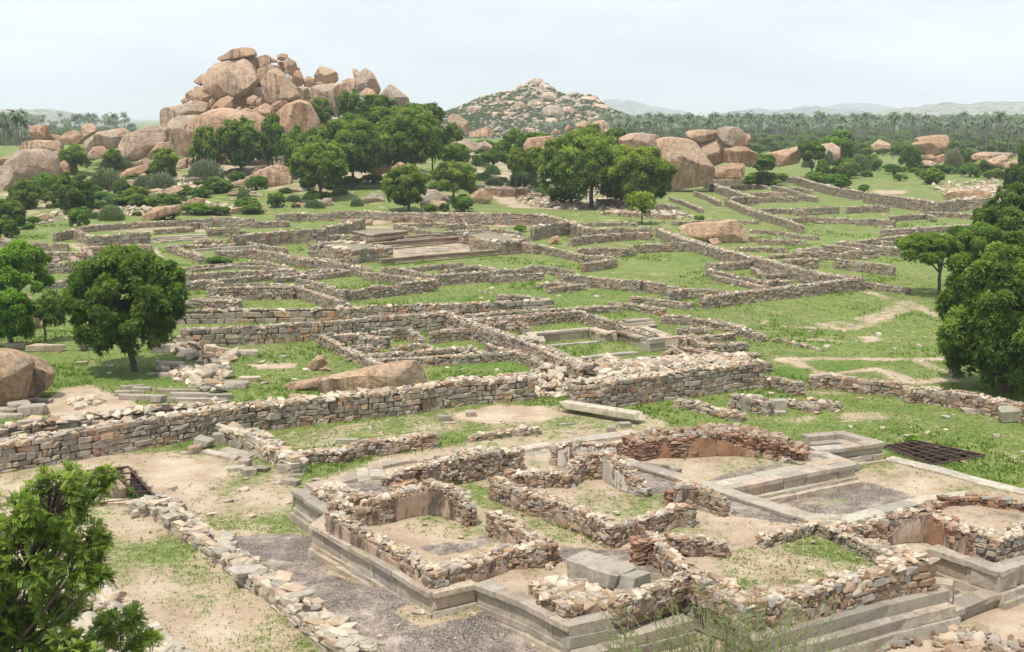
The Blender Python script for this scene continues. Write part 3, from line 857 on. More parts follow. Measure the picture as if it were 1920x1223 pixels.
# ------------------------------------------------------------------ foliage
def quads_from(c, t, b, ln, wd, bend=0.0):
    """leaf blades: centre base c, direction t, side b"""
    n = len(c)
    ln = ln[:, None]; wd = wd[:, None]
    p0 = c; p1 = c + t * ln * .5 + b * wd * .5; p2 = c + t * ln + np.array([0, 0, -1]) * bend * ln; p3 = c + t * ln * .5 - b * wd * .5
    V = np.stack([p0, p1, p2, p3], 1).reshape(-1, 3)
    return V, np.arange(n * 4).reshape(n, 4)
def unit(v): return v / (np.linalg.norm(v, axis=-1, keepdims=True) + 1e-9)
def rosette_crown(rad, hgt, nl, nros, per, ln, wd, seed, lob=(.30, .45), flat=0., bottom=-.55, droop=.5, hole=.0):
    """crown of leaf tufts gathered on the surface of many lobes; centred on z=0"""
    r = np.random.default_rng(seed)
    d = unit(r.normal(size=(nl, 3))); d[:, 2] = np.where(d[:, 2] < bottom, -d[:, 2], d[:, 2])
    q = r.uniform(.3, 1.0, nl) ** .5
    lr = r.uniform(*lob, nl) * r.choice([.65, 1., 1.15], nl)
    lc = d * q[:, None] * (1.10 - lr[:, None])
    k = r.integers(0, nl, nros)
    dd = unit(r.normal(size=(nros, 3)) + d[k] * .5 + np.array([0, 0, .75]))
    rr_ = r.uniform(.70, 1.03, nros); far_ = r.random(nros) < .26; rr_ = np.where(far_, r.uniform(1.0, 1.22, nros), rr_)
    c = lc[k] + dd * (lr[k] * rr_)[:, None]
    c = c * np.array([rad, rad, hgt])
    c[:, :2] *= r.uniform(.98, 1.02, (nros, 1))
    tone = r.normal(0, .16, nl)
    br = np.clip(.16 + .52 * np.clip(dd[:, 2], -1, 1) ** 1 + tone[k] + r.normal(0, .17, nros), 0, 1)  # upward tufts get lighter colour: highlights painted onto the lobe tops
    cc = np.repeat(c, per, 0); od = np.repeat(unit(dd * np.array([1, 1, .8]) + np.array([0, 0, .25])), per, 0)
    n = len(cc)
    t = unit(od * .55 + unit(r.normal(size=(n, 3))) * .75); t[:, 2] -= droop * .3; t = unit(t)
    b = unit(np.cross(t, od + r.normal(size=(n, 3)) * .25))
    V, Fq = quads_from(cc + r.normal(size=(n, 3)) * ln * .12, t, b, ln * r.uniform(.6, 1.25, n), wd * r.uniform(.7, 1.2, n), droop * .35)
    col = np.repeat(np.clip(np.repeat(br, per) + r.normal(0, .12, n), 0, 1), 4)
    return V, Fq, np.repeat(col[:, None], 3, 1), lc * np.array([rad, rad, hgt])
def tube(p0, p1, r0, r1, k=7, bends=1):
    p0, p1 = np.array(p0, float), np.array(p1, float); ax = unit(p1 - p0)
    a = unit(np.cross(ax, [0, 0, 1.01] if abs(ax[2]) < .9 else [1, 0, 0])); b = np.cross(ax, a)
    th = np.linspace(0, 2 * pi, k, endpoint=False)
    ring = np.cos(th)[:, None] * a + np.sin(th)[:, None] * b
    V = np.vstack([p0 + ring * r0, p1 + ring * r1]); i = np.arange(k); j = (i + 1) % k
    return V, np.stack([i, j, j + k, i + k], 1)
class Tubes:
    def __init__(s): s.V = []; s.F = []; s.n = 0
    def add(s, V, F): s.V.append(V); s.F.append(F + s.n); s.n += len(V)
    def path(s, pts, rs, k=7):
        for i in range(len(pts) - 1): s.add(*tube(pts[i], pts[i + 1], rs[i], rs[i + 1], k))
    def mesh(s, name, mat): return mesh(name, np.vstack(s.V), [np.vstack(s.F)], mat, None, True)
def trunk_mesh(name, H, r0, tips, seed, lean=(0, 0), fork=.45):
    """tapered trunk from the ground to a fork, then limbs to the given lobe centres"""
    r = np.random.default_rng(seed); tb = Tubes()
    pts = [np.array([0, 0, -.15])]; n = 5
    for i in range(1, n + 1):
        q = i / n; pts.append(np.array([lean[0] * q, lean[1] * q, H * fork * q]) + np.append(r.normal(0, r0 * .35, 2), 0))
    tb.path(pts, [r0 * (1.35 if i == 0 else 1.1 - .35 * i / n) for i in range(n + 1)], 9)
    top = pts[-1]
    for t in tips:
        m = top * .5 + t * .5 + r.normal(0, .06 * H, 3) * .5
        s0 = pts[-1 - int(r.integers(0, 2))]
        tb.path([s0, s0 * .45 + m * .55 + np.array([0, 0, .03 * H]), m, t], [r0 * .6, r0 * .42, r0 * .28, r0 * .09], 6)
    return tb.mesh(name, M['bark'])
PROTO = {}
def proto(kind, k):
    key = (kind, k)
    if key in PROTO: return PROTO[key]
    sd = hash(kind) if False else sum(map(ord, kind)) * 13 + k
    if kind == 'neem':      # unit crown of radius 1 and half height 1 (scaled per tree)
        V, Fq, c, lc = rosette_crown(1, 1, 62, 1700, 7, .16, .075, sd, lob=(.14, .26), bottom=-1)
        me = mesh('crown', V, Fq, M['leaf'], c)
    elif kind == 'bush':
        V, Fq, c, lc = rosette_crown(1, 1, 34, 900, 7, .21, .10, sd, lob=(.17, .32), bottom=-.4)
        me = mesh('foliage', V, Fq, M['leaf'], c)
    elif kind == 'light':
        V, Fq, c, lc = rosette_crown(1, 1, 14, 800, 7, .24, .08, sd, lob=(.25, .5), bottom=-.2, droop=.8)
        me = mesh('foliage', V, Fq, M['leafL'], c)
    elif kind == 'milk':    # dense dome of upright pencil stems
        r = np.random.default_rng(sd); n = 3600
        d = unit(r.normal(size=(n, 3))); d[:, 2] = np.abs(d[:, 2]) * 1.0 - .12
        c0 = d * (r.uniform(.6, .95, n))[:, None] * (1 + .10 * np.sin(d[:, :1] * 7 + d[:, 1:2] * 5))
        t = unit(d * .7 + np.array([0, 0, .9]) + r.normal(0, .22, (n, 3)))
        b = unit(np.cross(t, r.normal(size=(n, 3))))
        V, Fq = quads_from(c0, t, b, r.uniform(.14, .26, n), np.full(n, .05))
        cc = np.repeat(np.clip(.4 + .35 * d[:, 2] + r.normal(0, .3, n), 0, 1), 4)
        me = mesh('foliage', V, Fq, M['grey'], np.repeat(cc[:, None], 3, 1)); lc = d[:5] * .6
    PROTO[key] = (me, lc); return PROTO[key]
def stems(key):
    if ('st', key) in PROTO: return PROTO[('st', key)]
    tb = Tubes(); r = np.random.default_rng(sum(map(ord, str(key))))
    for i in range(7):
        a = r.uniform(0, 6.28); q = r.uniform(.3, .6)
        tb.path([np.array([0, 0, -.15]), np.array([cos(a) * q * .4, sin(a) * q * .4, .35]), np.array([cos(a) * q, sin(a) * q, .8])], [.05, .04, .02], 5)
    PROTO[('st', key)] = tb.mesh('stem', M['bark']); return PROTO[('st', key)]
_vk = [0]
def shrub(label, f, box, kind='bush', tint=(1, 1, 1), cat='shrub', name='shrub', group=None, Y=None, k=None, z=None):
    """box = x0,y0,x1,y1 in picture units; stands on the ground under its lower edge"""
    x0, y0, x1, y1 = box
    (ax, ay), (bx, by) = f(x0, y0), f(x1, y1)
    foot = gp(((ax + bx) / 2, by)) if Y is None else at_Y(((ax + bx) / 2, by), Y)
    s = foot[1] / FPX; wd = (bx - ax) * s; ht = (by - ay) * s
    _vk[0] += 1; kk = (k if k is not None else _vk[0]) % 3
    if Y is None: foot[1] += wd * .15
    foot[2] = min(float(Hgt(foot[0], foot[1])), foot[2] + .5) if Y is not None else float(Hgt(foot[0], foot[1]))
    root = empty(name, foot, label, cat, group)
    me, lc = proto(kind, kk)
    rz = (kk * 1.7 + ax) % 6.28
    top = at_Y(((ax + bx) / 2, ay), foot[1])[2]; H_ = max(top - foot[2], .3)
    c0, hz = (H_ * .52, H_ * .50) if Y is None else (top - foot[2] - ht * .5, ht * .52)
    if Y is not None and kind == 'neem' and (c0 - hz) < .75 * ht:
        b_ = .15 * (c0 + hz); hz = (c0 + hz - b_) / 2; c0 = b_ + hz
    if kind == 'neem':
        cr = obj('crown', me, root, (0, 0, c0), rz); cr.scale = (wd * .53, wd * .5, hz)
        tk = ('tk', kind, kk)
        if tk not in PROTO:
            tips = [l * .8 + np.array([0, 0, 1.1]) for l in lc[:9]]
            PROTO[tk] = trunk_mesh('trunk', 2.0, .07, tips, kk, fork=.3)
        tr = obj('trunk', PROTO[tk], root, (0, 0, 0), rz); tr.scale = (wd * .5, wd * .5, H_ * .47)
    else:
        kz = .62 if kind != 'milk' else .92
        cz = .40 if kind != 'milk' else .06
        if Y is not None: H_ = min(H_, ht * 1.1); root.location[2] = max(foot[2], top - H_ - .8)
        cr = obj('foliage', me, root, (0, 0, H_ * cz), rz); cr.scale = (wd * .53, wd * .5, H_ * kz)
        st_ = obj('stem', stems(kk), root, (0, 0, 0), rz); st_.scale = (wd * .5, wd * .5, H_ * .7)
    cr.color = (*tint, 1)
    return root
# ================================================================== WALLS
gW = 'low rubble walls of the ruined quarters'
# --- long front wall and its neighbours
wall('long coursed stone wall crossing the photo from the left edge, its face to the sandy court', E, '-260,265 0,228 500,150 1000,72 1300,35', 1.15, .9, sw=.38, sh=.24, rag=.03, name='retaining_wall', topn=.8)
wall('right stretch of the long coursed wall, ending square beside the rubble-filled gap', F, '-30,42 101,25 350,0 607,-25 860,-64 1197,-88', 1.15, .95, sw=.38, sh=.24, rag=.03, name='retaining_wall')
wall('second, rear layer of coarser blocks standing just behind the left part of the long front wall', E, '-260,185 0,158 320,118 700,72 1080,40', 1.2, .7, sw=.6, sh=.34, rag=.03, name='retaining_wall')
wall('thick coursed wall with wide rubble-filled top, right of the gap in the long front wall', C, '-110,712 30,705 250,675 500,645 715,618', 1.35, .9, sw=.4, sh=.22, rag=.02, name='retaining_wall', jit=.09)
wall('rear face of the thick rubble-filled wall, below the long moulded tank', C, '-90,645 100,628 300,612 480,605 640,600 700,618', 1.2, .8, sw=.4, sh=.24, rag=.04, name='retaining_wall')
rubble('wide band of loose pale rubble filling the top of the thick front wall', B, '1290,965 1480,935 1700,915 1900,905 1950,930 1700,985 1530,1010 1510,1100 1300,1090', 620, .34, None, heap=1.1)
rubble('loose rubble lying on top of the thick wall nearer its square right end', C, '0,650 300,615 640,602 700,622 500,640 200,675 0,705', 420, .34, 1.15, heap=.15)
rubble('line of fallen stones along the foot of the long front wall', F, '-30,120 0,108 300,80 560,50 900,25 1200,12 1200,22 900,38 560,68 300,95 0,128', 110, .3, heap=.08)
wall('low block wall running toward the viewer from the long wall, edging the dry lawn', E, '1078,158 1200,190 1290,235 1410,300', .62, .75, sw=.55, sh=.26, rag=.04, face='white')
wall('ragged low wall of small stones from the corner block across the dry lawn', F, '-40,262 90,275 220,262 300,262 420,235 540,222 640,205 745,195', .5, .5, sw=.26, sh=.16, rag=.15, face='brown')
wall('tiny broken row of stones in the middle of the dry lawn', F, '925,192 1000,180 1120,165 1235,160', .28, .35, sw=.26, sh=.16, rag=.2)
wall('long knee-high wall of flat pale slabs running toward the viewer in the left foreground', E, '665,515 740,502 800,545 900,615 1040,705 1150,785 1280,880 1400,965 1540,1085 1700,1210 1850,1330', .42, .78, sw=.46, sh=.2, rag=.05, face='white', top='white', slabs=True, topn=.8)
wall('half-hidden wall of pale stones behind the leafy foreground tree', E, '330,800 420,895 560,990 660,1090 780,1200 900,1330', .5, .7, sw=.4, sh=.2, rag=.1, face='white', top='white')
rubble('spill of pale broken stones under the foreground tree', E, '20,560 180,600 380,820 560,1010 740,1190 700,1300 300,1300 60,1000', 620, .36, palk='white', heap=.5)
# --- rooms on the near platform
wp = dict(z0=PZ, sw=.21, sh=.15, name='rubble_wall', jit=.17)
w = wall('front left wall of the left room, tall rubble with black-stained plaster outside', F, '262,560,.75 420,640,.7 600,740,.62 745,840,.6', t=.40, face='brown', **wp)
plaster(w, 0, 0, 1, 'f', [.9, .8, .95, .75, .9]); plaster(w, 1, .0, 1, 'f', [.9, .8, .85, .6, .7, .4, .5]); plaster(w, 2, 0, .9, 'f', [.4, .5, .35, .5, .3, .15])
w = wall('near wall of the left room, sloping rubble ending in a brick pier', F, '745,830,.62 850,800,.6 960,770,.6 1080,725,.62 1250,700,.75', t=.55, face='brown', **wp)
plaster(w, 1, .1, 1, 'f', [.1, .3, .5, .45, .5]); plaster(w, 2, 0, .8, 'f', [.5, .6, .4, .5, .1])
wall('small stepped brick pier at the right end of the near wall of the left room', F, '1240,700 1292,712', .62, .5, z0=PZ, sw=.3, sh=.07, face='brick', top='brick', name='brick_pier', cat='pier', rag=.02)
w = wall('far wall of the left room with smooth brown plaster facing the viewer', F, '395,540,.55 500,485,.9 600,450,.98 715,425,1.05', t=.40, face='brown', **wp)
plaster(w, 0, .1, 1, 'f', [.1, .6, .85, .9]); plaster(w, 1, 0, 1, 'f', [.9, .85, .93, .9]); plaster(w, 2, 0, 1, 'f', [.9, .95, .88, .95])
w = wall('short return wall of the left room, pale streaked plaster inside and brick at its broken end', F, '722,425,1.05 800,440,1.0 880,472,.95 912,520,.75', t=.40, face='brown', **wp)
plaster(w, 0, 0, 1, 'f', [.95, .9, .95]); plaster(w, 1, 0, .8, 'f', [.9, .8, .7, .5])
wall('low heap-like rubble wall at the outer left corner of the platform', F, '190,450,.3 260,480,.35 340,535,.45', t=.40, face='brown', **wp)
wall('low crumbled wall between the outer left corner and the plastered far wall', F, '270,520,.4 360,490,.35 480,478,.35', t=.40, face='brown', **wp)
w = wall('short rubble spur between the left room and the middle passage', F, '1020,565,.75 1090,595,.7 1170,640,.6 1240,690,.65', t=.40, face='brown', **wp)
plaster(w, 1, 0, 1, 'f', [.3, .6, .5, .3])
wall('little square stump of brick behind the left room', F, '570,422 640,415', .35, .45, z0=PZ, sw=.3, sh=.07, face='brick', top='brick', name='brick_stump', cat='brick stump', rag=.02)
w = wall('rubble wall fragment left of the tall block of masonry at the back of the platform', F, '520,392,.3 620,360,.45 700,330,.6', t=.40, face='brown', **wp)
w = wall('tall solid block of rubble masonry standing at the back of the platform', F, '712,330,.75 800,312,.9 900,285,1.0 1000,268,.98 1130,262,.8', t=.75, face='brown', **wp)
plaster(w, 0, 0, .9, 'f', [.8, .9, .7])
w = wall('long outer wall of the middle room running toward the viewer', F, '1035,405,.7 1180,455,.75 1320,510,.7 1450,555,.72 1590,625,.7', t=.40, face='brown', **wp)
plaster(w, 2, .1, .6, 'f', [.1, .6, .7, .2])
w = wall('near wall of the middle room, ragged rubble with a curved plaster patch', F, '1600,620,.65 1700,590,.62 1772,572,.6 1900,530,.6 1960,515,.8', t=.40, face='brown', **wp)
plaster(w, 3, .0, .9, 'f', [.1, .5, .7, .5, .2]); plaster(w, 2, .4, .9, 'f', [.1, .5, .3])
w = wall('inner wall of the middle room with a squared seat block against it', F, '1100,372,.55 1230,368,.55 1370,372,.5 1450,300,.8 1560,280,1.0', t=.40, face='brown', **wp)
w = wall('right end of the middle room, sloping down with white streaked plaster inside', F, '1572,282,1.0 1640,345,.8 1700,400,.5 1745,440,.3', t=.40, face='brown', **wp)
plaster(w, 0, 0, 1, 'f', [.9, .9, .8], 'wplaster'); plaster(w, 1, 0, .8, 'f', [.9, .8, .3], 'wplaster')
w = wall('wall piece with pale lime plaster behind the middle room', F, '1320,250,.7 1400,238,.9 1500,236,.9 1610,232,.85', t=.40, face='brown', **wp)
plaster(w, 0, .3, 1, 'f', [.8, .9, .95], 'wplaster'); plaster(w, 1, 0, 1, 'f', [.95, .9, .95], 'wplaster'); plaster(w, 2, 0, .9, 'f', [.9, .95, .8], 'wplaster')
w = wall('upright plastered stub at the far right of the middle room', G, '240,430,.85 310,425,.85 370,450,.75 450,505,.5', t=.40, face='brown', **wp)
plaster(w, 0, 0, 1, 'f', [.9, .95, .9])
wall('dark brick jamb beside the plastered stub', G, '196,455 236,450', .5, .4, z0=PZ, sw=.28, sh=.07, face='brick', top='brick', name='brick_pier', cat='pier', rag=.02)
w = wall('long eroded bank of red brick and earth along the back of the platform', G, '20,212,.75 130,185,.85 250,185,.85 400,165,.95 560,178,.85 700,208,.7 825,258,.3', t=1.3, face='brick', top='brown', z0=PZ, sw=.3, sh=.085, name='eroded_brick_wall', rag=.06)
plaster(w, 1, .0, .5, 'f', [.8, .9, .3], 'earth'); plaster(w, 2, .0, 1, 'f', [.5, .9, .92, .9, .6], 'earth', .1); plaster(w, 3, .0, 1, 'f', [.6, .8, .6, .5, .3], 'earth', .1); plaster(w, 4, 0, 1, 'f', [.35, .3, .35, .3], 'plaster', .1)
w = wall('left side wall of the grassy right room, coarse rubble with a brick jamb', G, '110,662,.75 190,735,.78 260,800,.75 340,872,.7 440,940,.5 540,985,.5', t=.40, face='brown', **wp)
wall('dark brick jamb at the upper left corner of the grassy right room', G, '42,690 96,686', .75, .5, z0=PZ, sw=.28, sh=.07, face='brick', top='brick', name='brick_pier', cat='pier', rag=.02)
w = wall('short low wall with plaster at the top left of the grassy right room', G, '190,668,.4 260,690,.45 360,690,.45 445,705,.4', t=.40, face='brown', **wp)
plaster(w, 1, .1, .9, 'f', [.3, .7, .6])
w = wall('front wall of the grassy right room, tall neat rubble above the stone steps', G, '545,985,.8 700,955,.85 850,912,.88 1050,858,.9 1250,812,.9 1410,785,.92', t=.62, face='brown', **{**wp, 'sw': .28, 'sh': .2})
wall('low line of tumbled stones along the back of the grassy right room', G, '640,672 760,640 880,606 930,610', .3, .4, face='grey', **wp)
wall('low tumbled wall down the right side of the grassy right room', G, '935,618,.35 1050,668,.35 1170,722,.4 1290,775,.5 1400,782,.9', t=.45, face='grey', **wp)
w = wall('brown plastered wall of the far right room facing the viewer', G, '1060,628,.6 1180,590,.85 1300,562,.95 1430,552,1.0', t=.40, face='brown', **wp)
plaster(w, 0, 0, .5, 'f', [.7, .7, .3]); plaster(w, 1, .3, 1, 'f', [.2, .8, .9]); plaster(w, 2, 0, 1, 'f', [.9, .9, .95])
w = wall('eroded red earth wall of the far right room running to the right edge', G, '1445,552,1.0 1540,600,.95 1640,638,.95', t=.6, face='brick', **wp)
plaster(w, 0, 0, 1, 'f', [.9, .85, .9], 'earth', .08); plaster(w, 1, 0, 1, 'f', [.6, .4, .6, .9], 'plaster')
w = wall('curved grey rubble wall at the right edge above the sunken court plinth', G, '1645,635,.95 1740,655,.95 1830,640,.9 1990,600,.9', t=.6, face='grey', **wp)
plaster(w, 0, 0, 1, 'f', [.3, .25, .15]); plaster(w, 1, 0, 1, 'f', [.2, .15, .1])
wall('thin ragged row of red stones behind the far right room', G, '1420,520 1500,490 1640,480 1760,500 1900,520', .25, .35, face='brick', top='brown', z0=PZ, sw=.26, sh=.12, name='rubble_wall', rag=.2)
w = wall('broken low wall of loose stones in front of the three grey blocks', F, '1240,890,.3 1300,960,.35 1400,1010,.35', t=.55, face='brown', **wp)
w = wall('low rubble wall from the three grey blocks to the grassy right room', G, '-60,985,.55 40,945,.55 140,905,.6 250,865,.6', t=.40, face='brown', **wp)
rubble('tumbled stones among dry soil in front of the three grey blocks', F, '1240,880 1500,900 1560,960 1660,960 1600,1010 1420,1040 1260,960', 170, .26, PZ, heap=.15)
rubble('tumbled stones behind the outer left corner of the platform', F, '200,445 300,440 420,480 500,470 360,560 280,520', 130, .24, PZ, heap=.2)
rubble('loose stones under the near wall of the left room', F, '1180,760 1330,720 1350,770 1290,830 1200,800', 30, .22, PZ, heap=.05)
rubble('loose stones scattered by the low line of the right room', G, '900,600 1000,610 1300,740 1400,770 1380,790 1240,780 940,640', 90, .24, PZ, heap=.1)
rubble('loose stones spread along the corner of the front wall of the right room', G, '300,860 440,880 560,960 700,930 720,960 560,1030 420,960', 90, .26, PZ, heap=.2)
rubble('pale rubble around the top of the eroded brick bank', G, '130,175 480,150 600,165 830,250 820,270 700,230 520,190 200,195', 110, .2, PZ + .8, palk='brown', heap=.05)
rubble('broken stones and lime lumps at the bottom right corner of the photo', G, '1380,1090 1560,1120 1760,1150 1880,1180 1880,1260 1480,1240', 130, .27, None, palk='brown', heap=.1)
rubble('rough broken stones on the brown rock in the bottom right', G, '880,1180 1000,1110 1200,1075 1400,1090 1400,1180 1150,1230', 150, .28, None, palk='brown', heap=.3)
wall('rough earthy rubble face filling the notch between the front corner plinth and the right room', G, '-20,1020 120,985 250,925', .95, .6, face='brown', z0=.05, sw=.24, sh=.17, name='rubble_wall', rag=.05)
# --- moulded plinths of the platform
cz = [(.15, .13), (.50, .0), (.14, .10), (.35, .22)]
plinth('moulded stone plinth at the outer left corner of the platform', F, '80,450 242,556', cz, palk='block', side=-1 if False else 'f')
plinth('small return of the plinth where it steps outward at the left', F, '242,556 166,610', [(.15, .05), (.5, 0), (.5, .05)], side='b')
plinth('long moulded plinth along the left front of the platform below the stained wall', F, '166,610 455,775 735,938', cz)
plinth('short plinth face at the front corner, turning right', F, '735,938 945,890', [(.16, .12), (.4, 0), (.3, .1)])
plinth('stepped plinth running toward the viewer to the front corner block', F, '945,892 1180,985 1395,1092', [(.17, .14), (.45, .0), (.2, .08), (.3, .2)], palk='gblock')
plinth('front corner plinth of three grey courses at the bottom of the photo', F, '1385,1098 1665,1040', [(.32, .0), (.30, .06), (.4, .5)], palk='gblock', L=1.3)
plinth('lowest grey step course below the front corner plinth', G, '-40,1150 300,1065', [(.3, .1), (.3, .2)], z=.62, palk='gblock')
plinth('beige plinth slab beside the twiggy bush', G, '245,920 500,1003', [(.16, .1), (.45, 0), (.4, .1)], palk='block')
plinth('long grey step courses in front of the grassy right room', G, '590,1165 900,1080 1210,995 1512,925', [(.36, .06), (.3, .35), (.35, .5)], z=1.02, palk='gblock', L=1.4, depth=.6)
plinth('upper grey step at the right corner of the front wall', G, '1428,885 1540,900', [(.4, .1), (.4, .3)], z=1.0, palk='gblock')
plinth('lowest step at the right end of the long grey step courses', G, '1200,1060 1560,972 1600,980', [(.3, .1)], z=.3, palk='gblock')
plinth('plinth of the sunken court running down from its inner corner with black stains', G, '1425,724 1600,782 1755,838', [(.18, .12), (.5, 0), (.22, .16), (.2, .3)], palk='block')
plinth('plinth of the sunken court turning to the right edge', G, '1755,838 2060,722', [(.18, .12), (.5, 0), (.22, .16), (.2, .3)], palk='gblock')
plinth('plinth coping at the inner corner beside the end of the front wall', G, '1300,752 1425,724', [(.18, .12), (.6, 0)], palk='block')
plinth('outer kerb plinth crossing the bottom right corner', G, '1480,1045 1690,960 2100,830', [(.18, .12), (.3, .0)], z=.42, palk='gblock')
plinth('long white stone beam running diagonally across the platform', G, '-25,308 0,318 190,372 385,432 560,490 780,560 965,608', [(.12, .3)], z=PZ + .1, palk='white', L=2.0, names=['kerb_stones'], depth=.35, name='stone_kerb', cat='kerb')
plinth('moulded retaining wall with black joint facing the sunken paved court', G, '470,445 640,412 840,372 1075,330', [(.17, .06), (.28, 0), (.12, .2), (.35, .4)], palk='block')
plinth('white kerb joining the diagonal beam and the moulded retaining wall', G, '385,432 500,408 760,352 985,308', [(.1, .3)], palk='white', depth=.3, name='stone_kerb', cat='kerb', L=1.8)
plinth('pale kerb along the near side of the sunken paved court', G, '980,600 1200,540 1430,486 1620,462', [(.12, .25), (.5, 0)], side='b', palk='white', depth=.35, name='stone_kerb', cat='kerb', L=1.6)
plinth('pale kerb closing the brown court at the upper right', G, '830,268 920,275 1075,328', [(.12, .2), (.4, 0)], side='b', palk='white', depth=.3, name='stone_kerb', cat='kerb')
plinth('long flat white kerb between the sandy court and the grass at right', G, '1225,298 1440,350 1640,405 1870,462 2100,520', [(.2, .3)], z=.34, palk='white', depth=.4, name='stone_kerb', cat='kerb', L=2.2)
plinth('three-course moulded bastion wall beside the grass, left of the iron grating', G, '880,262 1000,252 1205,222', [(.16, .15), (.3, 0), (.25, .1), (.25, .25)], palk='block', L=.9)
0 and plinth('right return of the moulded bastion next to the iron grating', G, '1205,222 1225,285', [(.16, .1), (.3, 0), (.4, .1)], side='b', palk='block')
plinth('back coping of the bastion, long grey stones on the grass', G, '820,190 1010,173 1130,205 1205,222', [(.2, .1), (.4, 0)], side='b', palk='gblock', L=1.8, z=.9)
plinth('moulded beam of long mouldings behind the outer left corner', F, '140,428 320,392 495,360', [(.14, .2), (.2, .35)], z=PZ - .1, palk='block', side='b', L=1.8)
plinth('pale corner block and coping at the back left of the platform', F, '500,386 486,322 600,300 700,290 870,270', [(.16, .1), (.5, 0)], side='b', palk='white', L=1.2)
plinth('pale coping stones at the back of the platform left of the brick bank', F, '1290,232 1560,192 1700,170', [(.16, .3), (.4, 0)], side='b', palk='block', L=1.2)
plinth('narrow pale coping between the masonry block and the back beam', F, '1130,252 1290,225', [(.12, .1), (.3, 0)], side='b', palk='white', L=1.)
# --- blocks and slabs
slab('left of the three big grey blocks on the platform', F(1475, 830), (1.15, 1.0, .62), .95, (0, 0), 0, jit=.05, name='stone_block', cat='stone block', world=(*at_z(F(1475, 858), PZ)[:2], PZ))
slab('middle, largest and cracked of the three big grey blocks on the platform', F(1570, 880), (1.5, 1.25, .6), .85, (.05, .1), 0, jit=.07, name='stone_block', cat='stone block', world=(*at_z(F(1575, 900), PZ)[:2], PZ))
slab('right, lowest of the three big grey blocks on the platform', F(1680, 900), (1.1, .9, .5), .8, (-.05, .12), 0, jit=.05, name='stone_block', cat='stone block', world=(*at_z(F(1680, 925), PZ)[:2], PZ))
slab('square stone seat block against the inner wall of the middle room', F(1400, 420), (.75, .7, .55), .5, name='stone_block', cat='stone block', jit=.04)
slab('big squared corner block where the two low walls of the dry lawn meet', F(60, 362), (1.5, 1.1, .55), -.05, name='stone_block', cat='stone block', jit=.05)
slab('pale wedge block in front of the corner of the moulded beam', F(65, 425), (1.1, .6, .35), -.4, name='stone_block', cat='stone block')
slab('flat thin stone beside the big squared corner block', F(90, 385), (.9, .5, .12), 0)
slab('brown boulder-like block at the foot of the long front wall', E(925, 275), (1.0, .8, .55), .4, jit=.12, palk='brown', name='stone_block', cat='stone block')
slab('upright grey block leaning at the foot of the long front wall', E(970, 250), (1.1, .8, .6), -.3, (0, .2), jit=.1, name='stone_block', cat='stone block')
slab('squared block at the end of the low block wall by the long front wall', E(1042, 230), (.9, .8, .75), .2, jit=.08, name='stone_block', cat='stone block')
slab('long beige slab lying tilted beside the low block wall', E(1040, 295), (3.1, .55, .25), -.62, (.1, 0), palk='white')
slab('wide beige slab propped against the low block wall', E(1130, 290), (2.9, .95, .22), -.62, (.12, 0), palk='white')
slab('small slab flat at the very foot of the long front wall', E(885, 280), (.8, .5, .15), 0)
for i, (x, y, a, b, c_, r_, lab) in enumerate([(1120, 360, 1.2, .8, .3, .3, 'flat slab at the left of the small stone pile on the sand'), (1165, 335, .8, .6, .45, -.2, 'block on the top of the small stone pile on the sand'), (1180, 380, .9, .7, .5, .5, 'round stone at the front of the small stone pile on the sand'), (1245, 360, 1.0, .8, .3, -.3, 'slab at the right of the small stone pile on the sand')]):
    slab(lab, E(x, y), (a, b, c_), r_, jit=.1, name='stone_block', cat='stone block')
slab('small thin white slab standing on the dry lawn', F(332, 232), (1.5, .3, .35), .05, palk='white', jit=.05)
slab('dark squared block on the dry lawn, left of two', F(795, 122), (.95, .6, .4), .05, name='stone_block', cat='stone block')
slab('flat stone in front of the dark squared block on the dry lawn', F(818, 138), (.9, .4, .15), .1)
slab('pale squared block on the dry lawn, right of two', F(918, 102), (.8, .6, .42), .05, name='stone_block', cat='stone block', palk='white')
slab('long pale beam of stone lying at the end of the dry lawn', F(1540, 110), (5.6, .9, .4), -.62, (0, 0), .25, palk='white', name='stone_beam', cat='stone beam')
slab('small block under the end of the long pale beam', F(1650, 152), (.8, .6, .35), .2, name='stone_block', cat='stone block')
slab('little pale cube in front of the long pale beam', F(1585, 178), (.65, .5, .45), .1, name='stone_block', cat='stone block', palk='white')
slab('little slab lying at the right of the dry lawn', F(1355, 145), (.5, .25, .15), .6); slab('second little slab lying at the right of the dry lawn', F(1390, 142), (.6, .25, .15), .5)
slab('squared brownish block on the low wall right of the big wall end', C(693, 835), (1.6, 1.3, 1.15), .1, palk='gblock', name='stone_block', cat='stone block', jit=.05)
slab('grey block beside the squared brownish block', C(760, 835), (.9, .8, .8), .2, name='stone_block', cat='stone block', jit=.05)
slab('rightmost grey block of the low wall right of the big wall', C(812, 842), (1.2, .9, .95), 0, name='stone_block', cat='stone block', jit=.05)
slab('slab on the ground in front of the rightmost grey block', C(805, 852), (1.5, .8, .2), 0)
slab('small post-like stone standing on the grass right of the big wall', C(893, 768), (.35, .3, .6), 0, name='standing_stone', cat='stone')
slab('big rounded grey block standing at the right edge of the grass', C(1855, 890), (1.7, 1.0, 1.1), .1, jit=.1, name='stone_block', cat='stone block')
slab('grey block cut square under the big right tree', C(1615, 690), (1.3, .8, .75), .1, jit=.05, name='stone_block', cat='stone block')
slab('rounded white stone behind the grey block under the right tree', C(1620, 662), (.9, .7, .5), .1, jit=.16, palk='white', name='stone_block', cat='stone block')
